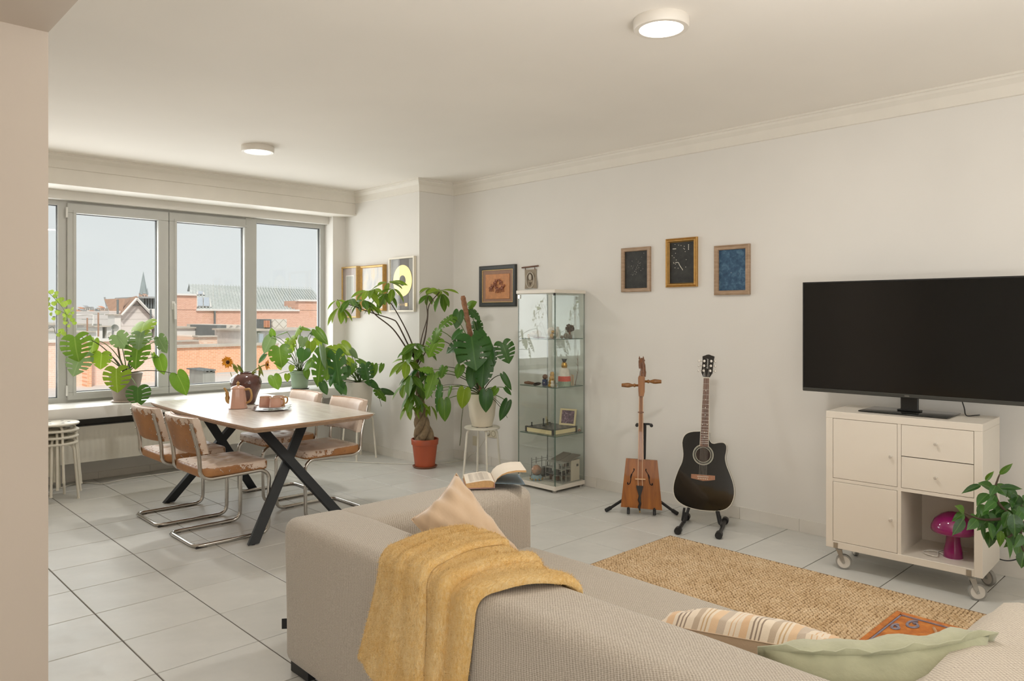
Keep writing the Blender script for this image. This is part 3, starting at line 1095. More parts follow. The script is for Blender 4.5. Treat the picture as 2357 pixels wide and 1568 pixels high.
# ---- low carved table ---------------------------------------------------
b = NB('carved_orange_paint')
v = b.coord()
n1 = b.noise(v, 30, 5, .6, .4)
base = b.ramp(n1, (.3, srgb(160, 86, 24)), (.55, srgb(188, 110, 38)), (.75, srgb(204, 138, 66)))
n2 = b.noise(v, 6, 3)
b.col(b.mix(b.ramp(n2, (.62, (0, 0, 0)), (.7, (.6, .6, .6))), base, srgb(150, 128, 70)))
b.set(rough=.45)
b.bump(n1, .4, .004)
carv = b.m
carv_b = M('carved_blue_grey', (128, 122, 134), .55, vary=.2, scale=60)
carv_l = M('carved_rubbed', (196, 156, 120), .5, vary=.2, scale=60)
CT = .25
ct = thing('coffee_table', 'low orange wooden table with carved and rubbed top on the jute rug', 'table', (2.725, .62, 0))
tw, tl = .465, .455
MB().rbox((0, 0, CT - .03), (tw, tl, CT), .004, 1).build('table_top', carv, ct, 30)
b = MB()
for q in ((.0, .0, tw, .022), (.0, tl - .022, tw, tl), (0, .022, .022, tl - .022), (tw - .022, .022, tw, tl - .022)):
    b.rbox((q[0], q[1], CT), (q[2], q[3], CT + .006), .003, 1)
b.build('rim', carv, ct, 30)
b = MB()
b.box((tw - .03, .03, CT), (tw - .023, tl - .03, CT + .003)).box((.03, tl - .03, CT), (tw - .03, tl - .024, CT + .003))
b.build('rim_inlay', carv_b, ct, 0)
for k, (cx, cy, r_, m_) in enumerate(((.37, .36, .045, carv_b), (.30, .40, .03, carv_b), (.35, .20, .05, carv_l), (.22, .30, .05, carv_b))):
    MB().tube([(cx + math.cos(t * .5) * r_ * (1 - t * .05), cy + math.sin(t * .5) * r_ * .6 * (1 - t * .05), CT + .002) for t in range(15)], .0055, 5).build('carving', m_, ct, 60)
for (p, q) in (((.40, .30), (.30, .26)), ((.40, .26), (.42, .16)), ((.30, .26), (.31, .16)), ((.25, .36), (.14, .25)), ((.20, .40), (.08, .30)), ((.40, .12), (.28, .10)), ((.24, .20), (.16, .10))):
    MB().tube([(p[0], p[1], CT + .001), ((p[0] + q[0]) / 2 + .01, (p[1] + q[1]) / 2, CT + .003), (q[0], q[1], CT + .001)], .005, 5).build('carving', carv_l, ct, 60)
for x in (.03, tw - .075):
    for y in (.03, tl - .075):
        MB().rbox((x, y, .018), (x + .045, y + .045, CT - .03), .006, 1).build('leg', carv, ct, 30)
b = MB()
b.box((.05, .035, CT - .08), (tw - .05, .055, CT - .03)).box((.05, tl - .055, CT - .08), (tw - .05, tl - .035, CT - .03))
b.box((.035, .05, CT - .08), (.055, tl - .05, CT - .03)).box((tw - .055, .05, CT - .08), (tw - .035, tl - .05, CT - .03))
b.build('apron', carv, ct, 0)

# ---- dining table -------------------------------------------------------
b = NB('limed_oak_window_sheen')
v = b.coord('Object', (7, 1, 1))
n1 = b.noise(v, 6, 6, .6, .5)
b.col(b.ramp(n1, (.3, srgb(192, 182, 171)), (.7, srgb(214, 206, 197))))  # tone lightened: the window's reflection is put into the wood colour
b.set(rough=.26, spec=.5)
limed = b.m
edge_m = wood('table_edge_wood', (150, 118, 92), (184, 152, 124), .4, (1, 1, 8))
steel_m = M('black_powder_coat', (38, 41, 44), .42, vary=.05, spec=.4)
C_A, C_C, C_B, C_D = Vector((2.035, 4.355)), Vector((2.945, 4.415)), Vector((3.0, 6.19)), Vector((2.06, 6.23))
cen = (C_A + C_B + C_C + C_D) / 4
def bulge(p, q, k, n=10):
    m_ = (p + q) / 2
    c = m_ + (m_ - cen).normalized() * k * 2
    return [p * (1 - t) ** 2 + c * 2 * t * (1 - t) + q * t * t for t in [i / n for i in range(1, n)]]
outl = []
for p, q, k in ((C_A, C_C, .02), (C_C, C_B, .03), (C_B, C_D, .03), (C_D, C_A, .03)):
    d = (q - p).normalized()
    outl += [p + d * .012] + bulge(p, q, k) + [q - d * .012]
pts3 = rounded_path([(p.x, p.y, 0) for p in outl], .02, 2, True)
outl = [(p.x, p.y) for p in pts3]
dt = thing('dining_table', 'pale limed wood dining table on crossed black steel legs', 'dining table')
ox = Vector((cen.x, cen.y, 0))
inn = [((x - cen.x) * .955 + cen.x, (y - cen.y) * .975 + cen.y) for x, y in outl]
mb = MB()
n = len(outl)
mb.add([(x, y, .75) for x, y in outl], [tuple(range(n))], 0)
mb.add([(x, y, .75) for x, y in outl] + [(x, y, .738) for x, y in outl] + [(x, y, .715) for x, y in inn], [(i, (i + 1) % n, n + (i + 1) % n, n + i) for i in range(n)] + [(n + i, n + (i + 1) % n, 2 * n + (i + 1) % n, 2 * n + i) for i in range(n)] + [tuple(range(3 * n - 1, 2 * n - 1, -1))], 1)
mb.build('table_top', [limed, edge_m], dt, 30)
def beam(p, q, w_=.062, t_=.03, side=(1, 0, 0)):
    p, q = Vector(p), Vector(q)
    d = (q - p).normalized()
    s = Vector(side)
    s = (s - d * s.dot(d)).normalized()
    m_ = s.cross(d).normalized()
    vs = []
    for e, z in ((p, .0), (q, .715)):
        # ends cut level
        for a, c in ((-1, -1), (1, -1), (1, 1), (-1, 1)):
            x = e + s * a * w_ / 2 + m_ * c * t_ / 2
            x = x + d * ((e.z - x.z) / d.z)
            vs.append(x)
    return MB().add(vs, [(0, 1, 2, 3), (7, 6, 5, 4), (0, 1, 5, 4), (1, 2, 6, 5), (2, 3, 7, 6), (3, 0, 4, 7)])
for y0, sg in ((4.47, 1), (5.92, -1)):
    cy, ty = y0 + .18 * sg, y0 + .28 * sg
    for xf, xt in ((2.095, 2.606), (2.755, 2.234)):
        off = .016 * (1 if xf < 2.4 else -1)
        beam((xf, y0 + off, .006), (xt, ty + off, .714)).build('leg', steel_m, dt, 20)
        MB().lathe([(0, 0), (.012, 0), (.012, .007), (0, .007)], 10, Matrix.Translation((xf, y0 + off, 0))).build('foot_pad', black_m, dt)
    MB().rbox((2.18, ty - .04, .706), (2.66, ty + .04, .7145), .003, 1).build('mounting_plate', steel_m, dt, 30)

# ---- cantilever chairs ---------------------------------------------------
chrome = M('chrome_tube', (196, 192, 186), .16, 1.0, vary=.06, scale=20)
b = NB('worn_leather')
v = b.coord()
geo = b.n('ShaderNodeNewGeometry')
sepn = b.n('ShaderNodeSeparateXYZ')
b.l(b.n('ShaderNodeTexCoord').outputs['Normal'], sepn.inputs[0])
up = b.math('MAXIMUM', sepn.outputs[2], 0)
n1 = b.noise(v, 24, 9, .78, .5)
n2 = b.noise(v, 4, 5, .6)
tan = b.ramp(n2, (.3, srgb(146, 96, 54)), (.7, srgb(182, 130, 82)))
worn = b.ramp(b.noise(v, 7, 5), (.3, srgb(206, 182, 162)), (.7, srgb(228, 212, 198)))
mask_att = b.n('ShaderNodeAttribute', attribute_name='wear')
wm_ = b.math('ADD', mask_att.outputs['Fac'], b.math('MULTIPLY', b.math('SUBTRACT', n1, .5), 1.7))
crack = b.ramp(wm_, (.47, (0, 0, 0)), (.52, (1, 1, 1)))
rim = b.ramp(wm_, (.43, (0, 0, 0)), (.475, (1, 1, 1)), (.50, (1, 1, 1)), (.53, (0, 0, 0)))
c1 = b.mix(crack, tan, worn)
b.col(b.mix(b.math('MULTIPLY', rim, .8), c1, srgb(104, 62, 36)))
b.set(rough=.42, spec=.45)
b.bump(b.math('ADD', b.math('MULTIPLY', n1, .6), crack), .12, .004)
leather = b.m

def wear_attr(o, fn):
    me = o.data
    at = me.attributes.new('wear', 'FLOAT', 'POINT')
    for i, p in enumerate(me.vertices):
        at.data[i].value = fn(p.co, p.normal)

def make_chair(label):
    """faces +X; origin on the floor under the seat centre"""
    t = thing('cantilever_chair', label, 'chair', group='worn leather cantilever chairs')
    W, r = .215, .0125
    zf, zs = r, .415
    # one bent steel tube: back upright, seat rail, front bend, floor runner, rear bar and back again
    side = lambda s: [(-.262, s * W, .770), (-.213, s * W, .585), (-.205, s * W, .445), (-.15, s * W, zs), (.20, s * W, zs + .012), (.245, s * W, zs - .03), (.24, s * W, zf), (-.235, s * W, zf)]
    path = rounded_path(side(1) + side(-1)[::-1], .06, 6)
    MB().tube(path, r, 10).build('frame', chrome, t, 60)
    for s in (1, -1):
        MB().ball((-.262, s * W, .770), (r, r, r * .5), 10, 6).build('tube_cap', chrome, t)
        for x in (.14, -.2):
            MB().rbox((x - .035, s * W - .009, 0), (x + .035, s * W + .009, .006), .002, 1).build('glide', black_m, t, 30)
    # seat cushion with tufts
    sx0, sx1, sy, z0, z1 = -.205, .245, .225, zs + .013, zs + .073
    tuft = [(x, y) for x in (-.10, .02, .14) for y in (-.11, 0, .11)]
    def seat_pt(u_, v_):
        a = u_ * 2 * PI
        return None
    bm = bmesh.new()
    bmesh.ops.create_cube(bm, size=1)
    for p in bm.verts:
        p.co = Vector(((sx0 + sx1) / 2 + p.co.x * (sx1 - sx0), p.co.y * 2 * sy, (z0 + z1) / 2 + p.co.z * (z1 - z0)))
    vert = [e for e in bm.edges if abs(e.verts[0].co.z - e.verts[1].co.z) > .01]
    bmesh.ops.bevel(bm, geom=vert, offset=.05, segments=4, profile=.5, affect='EDGES')
    bmesh.ops.bevel(bm, geom=[e for e in bm.edges if abs(e.verts[0].co.z - e.verts[1].co.z) < .001 and len(e.link_faces) == 2 and abs(e.link_faces[0].normal.dot(e.link_faces[1].normal)) < .5], offset=.018, segments=3, profile=.6, affect='EDGES')
    top = [f for f in bm.faces if f.normal.z > .99 and f.calc_area() > .05]
    if top:
        res = bmesh.ops.inset_region(bm, faces=top, thickness=.012)
    top = [f for f in bm.faces if f.normal.z > .99 and f.calc_area() > .05]
    bmesh.ops.triangulate(bm, faces=top)
    for _ in range(4):
        es = [e for e in bm.edges if all(abs(q.co.z - z1) < .004 for q in e.verts) and e.calc_length() > .03]
        bmesh.ops.subdivide_edges(bm, edges=es, cuts=1)
        bmesh.ops.triangulate(bm, faces=[f for f in bm.faces if len(f.verts) > 4])
    for p in bm.verts:
        if abs(p.co.z - z1) < .004:
            d = min(math.hypot(p.co.x - a, p.co.y - c) for a, c in tuft)
            ed = min(p.co.x - sx0, sx1 - p.co.x, p.co.y + sy, sy - p.co.y)
            p.co.z += .014 * min(1, ed / .09) - .022 * math.exp(-(d / .022) ** 2) - .004 * math.exp(-(abs(p.co.y) / .01) ** 2)
    bm.verts.index_update()
    mb = MB().add([p.co for p in bm.verts], [[q.index for q in f.verts] for f in bm.faces])
    bm.free()
    seat = mb.build('seat', leather, t, 50)
    wear_attr(seat, lambda p, nn: (.98 if nn.z > .5 else .60) - (.35 if p.x < -.14 else 0) - (.28 if p.z < z0 + .012 else 0))
    for a, c in tuft:
        MB().ball((a, c, z1 - .004), (.007, .007, .004), 8, 5).build('button', leather, seat)
    MB().tube(rounded_path([(sx0 + .012, -sy + .012, z1 - .002), (sx1 - .012, -sy + .012, z1 - .002), (sx1 - .012, sy - .012, z1 - .002), (sx0 + .012, sy - .012, z1 - .002)], .045, 5, True), .0035, 6, True).build('piping', leather, seat)
    # curved back pad, leaning back with the tubes
    def back(th, bow):
        mb = MB()
        ny, nz_ = 25, 15
        def pt(i, j, side_):
            y = -W - .012 + (2 * W + .024) * i / (ny - 1)
            f = j / (nz_ - 1)
            z = .578 + .228 * f
            edge = (1 - (2 * i / (ny - 1) - 1) ** 8) * (1 - (2 * f - 1) ** 8)
            cx = -.222 - .070 * (z - .58) / .25 - bow * (1 - (y / W) ** 2) + .012
            if side_ > 0 and 0 < i < ny - 1 and 0 < j < nz_ - 1:
                cx += .01 * edge
            return (cx + (th if side_ > 0 else 0) * (1 if edge > 0 else .75) - (0 if edge > 0 else (-.008 if side_ < 0 else 0)), y, z)
        fr_, bk = {}, {}
        for j in range(nz_):
            for i in range(ny):
                fr_[i, j] = len(mb.v)
                mb.v.append(pt(i, j, 1))
                bk[i, j] = len(mb.v)
                mb.v.append(pt(i, j, -1))
        for j in range(nz_ - 1):
            for i in range(ny - 1):
                mb.f.append((fr_[i, j], fr_[i + 1, j], fr_[i + 1, j + 1], fr_[i, j + 1]))
                mb.f.append((bk[i, j], bk[i, j + 1], bk[i + 1, j + 1], bk[i + 1, j]))
        for i in range(ny - 1):
            mb.f += [(fr_[i, 0], bk[i, 0], bk[i + 1, 0], fr_[i + 1, 0]), (fr_[i, nz_ - 1], fr_[i + 1, nz_ - 1], bk[i + 1, nz_ - 1], bk[i, nz_ - 1])]
        for j in range(nz_ - 1):
            mb.f += [(fr_[0, j], fr_[0, j + 1], bk[0, j + 1], bk[0, j]), (fr_[ny - 1, j], bk[ny - 1, j], bk[ny - 1, j + 1], fr_[ny - 1, j + 1])]
        mb.mi = [0] * len(mb.f)
        return mb
    pad = back(.062, .04).build('backrest', leather, t, 50)
    wear_attr(pad, lambda p, nn: .30 + (.55 if nn.x > .4 else 0) + max(0, (p.z - .74)) * 5.5 + (.22 if abs(p.y) > W - .005 else 0))
    zt = .807
    MB().tube([(-.228 - .075 - .04 * (1 - (y / W) ** 2) + .014 + .06, y, zt) for y in [(-W + 2 * W * k / 12) for k in range(13)]], .0035, 6).build('piping', leather, pad)
    for s in (1, -1):
        for z in (.63, .735):
            x = -.213 - .049 * (z - .585) / .185 - .006
            MB().ball((x - .008, s * W, z), (.004, .006, .006), 8, 5).build('screw', chrome, t)
    return t
ch = make_chair('tan worn leather chair nearest the sofa on the left side of the table')
ch.location = (2.035, 4.862, 0)
clone(ch, (2.035, 5.515, 0), 0, 'tan worn leather chair behind another, on the left side of the table by the radiator')
clone(ch, (2.83, 4.945, 0), PI, 'pinkish worn leather chair on the far side of the table, nearest the camera end')
clone(ch, (2.85, 5.63, 0), PI, 'worn leather chair half hidden by the table, in front of the window corner plants')

# ---- stools ---------------------------------------------------------------
stool_m = M('stool_white', (222, 217, 203), .38, vary=.02)
def make_stool(label, holes=False):
    t = thing('stool', label, 'stool', group='white steel stools')
    prof = [(0, .437), (.147, .437), (.156, .433), (.16, .438), (.160, .444), (.154, .449), (0, .450)]
    MB().lathe(prof, 40).build('seat', stool_m, t, 40)
    if holes:
        for k in range(6):
            a = k * PI / 3
            MB().lathe([(0, .4502), (.011, .4502), (.011, .4508), (0, .4508)], 12, Matrix.Translation((.085 * math.cos(a), .085 * math.sin(a), 0))).build('hole', M('stool_hole', (120, 118, 112), .8), t)
    for k in range(4):
        a = PI / 4 + k * PI / 2
        c, s = math.cos(a), math.sin(a)
        pts = rounded_path([(.03 * c, .03 * s, .428), (.135 * c, .135 * s, .428), (.172 * c, .172 * s, .004)], .05, 6)
        MB().tube(pts, .0095, 10).build('leg', stool_m, t, 60)
        MB().lathe([(0, 0), (.0115, 0), (.0115, .012), (0, .012)], 10, Matrix.Translation((.172 * c, .172 * s, 0))).build('foot_cap', stool_m, t)
    return t
st = make_stool('white steel stool carrying the tall monstera in a white pot', True)
SP = (4.43, 4.945)
st.location = (*SP, 0)
st.rotation_euler.z = R(18)
SC = (4.13, 6.47)
clone(st, (*SC, 0), R(5), 'white steel stool with the white planter in the corner by the window')
stk = (1.50, 6.67)
for k, lab in enumerate(('white steel stool at the bottom of the stack by the radiator', 'white steel stool second from the bottom of the stack by the radiator', 'white steel stool third from the bottom of the stack by the radiator', 'white steel stool with holes in its seat on top of the stack by the radiator')):
    clone(st, (stk[0] + .003 * k, stk[1], .050 * k), R(10 + 13 * k), lab, 'stacked white stools')
# ================================================================= WALL THINGS
def wallthing(name, label, cat, X, px0, px1, py0, py1, group=None):
    """a flat thing on a wall facing -X; returns (root, width, height); local x to the viewer's right, y up, z off the wall"""
    a, c = PX(px0, py0, X), PX(px1, py1, X)
    cx_ = (px0 + px1) / 2
    zt, zb = PX(cx_, py0, X).z, PX(cx_, py1, X).z
    o = Vector((X, (a.y + c.y) / 2, (zt + zb) / 2))
    t = thing(name, label, cat, o, 0, group)
    t.matrix_world = frame_mat(o, (0, -1, 0), (0, 0, 1))
    return t, abs(a.y - c.y), zt - zb
def mitre(W, H, w_, prof):
    """mitred frame; prof = [(inset, height)] from the outer edge inwards"""
    mb = MB()
    n = len(prof)
    for i, h in prof:
        mb.v += [(-W / 2 + i, -H / 2 + i, h), (W / 2 - i, -H / 2 + i, h), (W / 2 - i, H / 2 - i, h), (-W / 2 + i, H / 2 - i, h)]
    for k in range(n - 1):
        for c in range(4):
            d = (c + 1) % 4
            mb.f.append((k * 4 + c, k * 4 + d, (k + 1) * 4 + d, (k + 1) * 4 + c))
    mb.mi = [0] * len(mb.f)
    return mb
gold = M('gilt_wood', (186, 146, 84), .38, .55, vary=.12, scale=40)
gold_l = M('gilt_pale', (206, 174, 118), .4, .4, vary=.12, scale=60)
taupe = wood('taupe_wood', (150, 124, 98), (178, 152, 126), .5, (1, 6, 1))
gl_pic = glass('picture_glass', (1, 1, 1), .3)

def sky_mat(name, a, c, dots):
    b = NB(name)
    v = b.coord()
    n1 = b.noise(v, 12, 6, .65, .8)
    b.col(b.ramp(n1, (.35, srgb(*a)), (.75, srgb(*c))))
    b.set(rough=.6)
    MATS[name] = b.m
    return b.m
chalk = M('chalk_white', (222, 218, 206), .8)

# three star pictures over the instruments
t, W, H = wallthing('framed_picture', 'taupe framed dark picture with a scatter of pale star dots, left of three', 'picture', XR - .001, 1433, 1499, 570, 672, 'star pictures over the instruments')
mitre(W, H, .03, [(0, 0), (0, .02), (.006, .024), (.02, .02), (.026, .02), (.03, .008)]).build('picture_frame', taupe, t, 20)
MB().box((-W / 2 + .028, -H / 2 + .028, .004), (W / 2 - .028, H / 2 - .028, .006)).build('print', sky_mat('night_black', (30, 31, 30), (62, 62, 58), 0), t, 0)
rg = random.Random(11)
mb = MB()
for k in range(46):
    x, y = rg.gauss(.02, .28) * W * .4, rg.gauss(.03, .3) * H * .38
    x = max(-W * .3, min(W * .3, x + y * .25))
    r_ = rg.choice((.0007, .001, .0015))
    mb.box((x - r_, y - r_, .006), (x + r_, y + r_, .0066))
o = mb.build('star_dots', chalk, t, 0)
o['kind'] = 'stuff'
t, W, H = wallthing('framed_picture', 'gold framed black picture with white dots and a bent chalk line, highest of three', 'picture', XR - .001, 1535, 1607, 548, 661, 'star pictures over the instruments')
mitre(W, H, .03, [(0, 0), (0, .018), (.004, .024), (.010, .018), (.016, .026), (.022, .026), (.026, .016), (.031, .008)]).build('picture_frame', gold, t, 20)
MB().box((-W / 2 + .029, -H / 2 + .029, .004), (W / 2 - .029, H / 2 - .029, .006)).build('print', MATS['night_black'], t, 0)
iw, ih = W - .06, H - .06
# positions read from the picture: fractions of the opening
dots = [(.22, .05), (.37, .07), (.47, .085), (.60, .11), (.58, .16), (.61, .18), (.64, .24), (.24, .265), (.10, .32), (.18, .37), (.27, .43), (.16, .49), (.18, .51), (.24, .53), (.22, .62), (.35, .635), (.66, .615), (.68, .435)]
for x, y in dots:
    MB().lathe([(0, .006), (.0028, .006), (.0026, .007), (0, .0072)], 10, Matrix.Translation(((x - .5) * iw, (.5 - y) * ih, 0))).build('star_dot', chalk, t)
MB().tube([((x - .5) * iw, (.5 - y) * ih, .0065) for x, y in ((.24, .495), (.31, .49), (.37, .50), (.40, .55), (.46, .61), (.53, .67), (.54, .69))], .0022, 6).build('chalk_line', chalk, t)
for x, y, w_, h_ in ((.12, .155, .012, .005), (.17, .155, .022, .006), (.775, .07, .006, .045)):
    mb = MB()
    n = 3
    for k in range(n):
        if w_ > h_:
            mb.box(((x - .5) * iw + w_ * k / n, (.5 - y) * ih - h_ / 2, .006), ((x - .5) * iw + w_ * (k + .7) / n, (.5 - y) * ih + h_ / 2, .0066))
        else:
            mb.box(((x - .5) * iw - w_ / 2, (.5 - y) * ih - h_ * k / n, .006), ((x - .5) * iw + w_ / 2, (.5 - y) * ih - h_ * (k + .7) / n, .0066))
    mb.build('chalk_note', chalk, t, 0)
t, W, H = wallthing('framed_picture', 'taupe framed deep blue mottled picture, right of the three near the television', 'picture', XR - .001, 1647, 1728, 564, 679, 'star pictures over the instruments')
mitre(W, H, .03, [(0, 0), (0, .022), (.006, .026), (.012, .020), (.03, .020), (.033, .008)]).build('picture_frame', taupe, t, 20)
b = NB('blue_nebula')
v = b.coord()
b.col(b.ramp(b.noise(v, 26, 8, .7, .6), (.32, srgb(22, 56, 84)), (.52, srgb(52, 86, 114)), (.72, srgb(92, 126, 148))))
b.set(rough=.6)
MB().box((-W / 2 + .031, -H / 2 + .031, .004), (W / 2 - .031, H / 2 - .031, .006)).build('print', b.m, t, 0)
for x, y, r_ in ((-.01, -.02, .0022), (.02, -.04, .001), (.045, -.03, .001), (-.03, .03, .0008)):
    MB().lathe([(0, .006), (r_, .006), (0, .007)], 8, Matrix.Translation((x, y, 0))).build('star_dot', chalk, t)

# leather relief with horsemen
t, W, H = wallthing('relief_picture', 'black framed copper coloured relief of crowded horses by the glass cabinet', 'picture', XR - .001, 1106, 1190, 611, 706)
mitre(W, H, .04, [(0, 0), (0, .018), (.008, .026), (.036, .020), (.042, .012)]).build('picture_frame', M('black_wood_frame', (40, 42, 38), .45, vary=.15, scale=60), t, 20)
mitre(W - .082, H - .082, .005, [(0, .012), (0, .016), (.004, .016), (.006, .010)]).build('fillet', gold_l, t, 20)
MB().box((-W / 2 + .043, -H / 2 + .043, .005), (W / 2 - .043, H / 2 - .043, .008)).build('mount', M('mauve_card', (158, 126, 108), .8, vary=.06, scale=20), t, 0)
cop = M('copper_leather', (196, 134, 84), .5, vary=.12, scale=30, bump=.3, bscale=60)
cop2 = M('copper_relief', (156, 100, 78), .42, vary=.2, scale=60)
rw, rh = W * .33, H * .30
pl = MB().rbox((-rw, -rh - .005, .008), (rw, rh - .005, .014), .002, 1).build('relief_plate', cop, t, 30)
def horse(cx_, cy_, s, flip):
    f = -1 if flip else 1
    mb = MB()
    P = lambda x, y, z=.0: (cx_ + f * x * s, cy_ + y * s, .015 + z * s)
    mb.ball(P(0, 0, .05), (.30 * s, .17 * s, .10 * s), 10, 6)
    mb.tube([P(.2, .06, .08), P(.34, .22, .10), (P(.40, .36, .10))], [.13 * s, .10 * s, .08 * s], 8)
    mb.tube([P(.37, .40, .1), P(.48, .33, .1), P(.58, .22, .1)], [.08 * s, .07 * s, .045 * s], 8)
    for x, dx in ((.2, .10), (.12, -.05), (-.2, .06), (-.26, -.12)):
        mb.tube([P(x, -.08, .05), P(x + dx, -.28, .06), P(x + dx * 1.4, -.50, .04)], [.06 * s, .04 * s, .03 * s], 6)
    mb.tube([P(-.28, .06, .05), P(-.42, .04, .06), P(-.46, -.16, .05)], [.05 * s, .045 * s, .02 * s], 6)
    mb.tube([P(.0, .12, .12), P(.03, .30, .14)], [.08 * s, .07 * s], 7)
    mb.ball(P(.04, .42, .14), .07 * s, 8, 6)
    return mb
for k, (x, y, s, fl) in enumerate(((-.38, -.1, .075, 0), (.05, -.2, .08, 1), (.35, -.15, .075, 0), (-.1, .25, .065, 0), (.25, .28, .06, 1))):
    horse(x * rw * 1.2, y * rh * 1.2, s, fl).build('horse_and_rider', cop2, pl, 180)

# small hanging on a rod
t, W, H = wallthing('wall_hanging', 'small grey felt hanging with an oval portrait hung from a wooden rod', 'wall hanging', XR - .001, 1209, 1236, 620, 665)
rod = wood('rod_wood', (84, 52, 36), (120, 78, 54), .5)
MB().tube([(-W * .70, H * .5 + .018, .014), (W * .70, H * .5 + .026, .014)], .0065, 10).build('rod', rod, t)
felt = M('grey_felt', (158, 146, 128), .95, vary=.12, scale=30, bump=.4, bscale=200)
mb = MB()
mb.grid(lambda u_, v_: ((-.5 + u_) * W * (1 - .05 * math.sin(v_ * 6)) + .004 * v_, H * (.5 - v_) + .006 * math.sin(u_ * PI) * (1 if v_ > .5 else -.5) * abs(v_ - .5) * 2, .007 + .004 * math.sin(v_ * 7 + u_ * 3)), 9, 12)
mb.build('cloth', felt, t, 180)
lf = M('felt_light', (196, 188, 174), .95, vary=.08, scale=40)
df = M('felt_dark', (112, 100, 86), .95, vary=.08, scale=40)
ring = lambda rx, ry, cy_, z: [(rx * math.cos(k * PI / 12), cy_ + ry * math.sin(k * PI / 12), z) for k in range(24)]
MB().tube(ring(W * .33, H * .40, -.01, .013), .0045, 6, True).build('oval_border', lf, t)
MB().ball((0, .02, .013), (W * .15, H * .17, .004), 12, 6).build('face', lf, t)
MB().tube([(-W * .17, -.01, .014), (-W * .16, .03, .015), (0, .055, .015), (W * .16, .03, .015), (W * .17, -.01, .014)], .005, 6).build('hood', df, t)
MB().prism([(-W * .1, -.03), (W * .1, -.03), (0, -H * .36)], .011, .015).build('robe', df, t)
for s in (-1, 1):
    MB().tube([(s * W * .4, H * .5 - .004, .011), (s * W * .4, H * .5 + .014, .014)], .004, 6).build('loop', rod, t)

# three frames on the pier
def mat_paper(name, c):
    return M(name, c, .8, vary=.03)
t, W, H = wallthing('framed_picture', 'narrow gilt framed print with broad pale mat, nearest the window on the pier', 'picture', XP - .004, 793, 829, 614, 732, 'frames on the pier')
mitre(W, H, .02, [(0, 0), (0, .042), (.006, .048), (.016, .044), (.02, .03)]).build('picture_frame', gold_l, t, 20)
MB().box((-W / 2 + .018, -H / 2 + .018, .024), (W / 2 - .018, H / 2 - .018, .027)).build('mat', mat_paper('mat_mauve_grey', (176, 164, 158)), t, 0)
MB().box((-W * .26, -H * .33, .027), (W * .26, H * .33, .029)).build('mat_window', mat_paper('mat_white', (222, 218, 210)), t, 0)
MB().box((-W * .22, -H * .31, .029), (W * .22, H * .31, .030)).build('print', mat_paper('print_grey', (176, 176, 168)), t, 0)
MB().box((-W / 2 + .018, -H / 2 + .018, .034), (W / 2 - .018, H / 2 - .018, .036)).build('glazing', gl_pic, t, 0)
t, W, H = wallthing('framed_picture', 'broad gilt framed print of a pale interior, second from the window on the pier', 'picture', XP - .004, 837, 890, 611, 716, 'frames on the pier')
mitre(W, H, .02, [(0, 0), (0, .042), (.006, .048), (.02, .040), (.026, .03)]).build('picture_frame', gold, t, 20)
b = NB('interior_print')
b.col(b.ramp(b.noise(b.coord('Object', (1, .4, 1)), 16, 4), (.3, srgb(168, 170, 172)), (.55, srgb(208, 202, 192)), (.75, srgb(222, 200, 160))))
b.set(rough=.6)
MB().box((-W / 2 + .024, -H / 2 + .024, .024), (W / 2 - .024, H / 2 - .024, .028)).build('print', b.m, t, 0)
MB().box((-W / 2 + .024, -H / 2 + .024, .034), (W / 2 - .024, H / 2 - .024, .036)).build('glazing', gl_pic, t, 0)
t, W, H = wallthing('framed_record', 'golden record in a cream frame on the pier', 'picture', XP - .004, 900, 958, 592, 718, 'frames on the pier')
mitre(W, H, .02, [(0, 0), (0, .030), (.016, .030), (.018, .012)]).build('picture_frame', M('cream_frame', (226, 218, 200), .45, vary=.03), t, 20)
MB().box((-W / 2 + .016, -H / 2 + .016, .004), (W / 2 - .016, H / 2 - .016, .008)).build('backing', M('record_backing', (150, 148, 142), .7, vary=.05), t, 0)
MB().box((-W * .18, -H / 2 + .02, .008), (W * .23, H / 2 - .02, .0095)).build('sleeve_panel', M('record_panel', (104, 98, 90), .6, vary=.08), t, 0)
rr = W * .37
rm_ = Matrix.Translation((.002, H * .07, .010))
MB().lathe([(0, 0), (rr, 0), (rr, .002), (rr * .35, .0024), (0, .0024)], 40, rm_).build('record', M('gold_record', (222, 200, 132), .3, .35, vary=.05, scale=60), t)
MB().lathe([(0, .0025), (rr * .34, .0025), (rr * .33, .0032), (0, .0032)], 28, rm_).build('record_label', M('record_label', (120, 118, 110), .7), t)
MB().box((W * .10, -H * .40, .010), (W * .2, -H * .34, .012)).build('plaque', gold_l, t, 0)
for k in range(4):
    MB().box((-W * .16 + W * .07 * k, -H * .385, .010), (-W * .145 + W * .07 * k, -H * .35, .0115)).build('plaque_mark', gold_l, t, 0)
MB().box((-W / 2 + .016, -H / 2 + .016, .022), (W / 2 - .016, H / 2 - .016, .024)).build('glazing', gl_pic, t, 0)

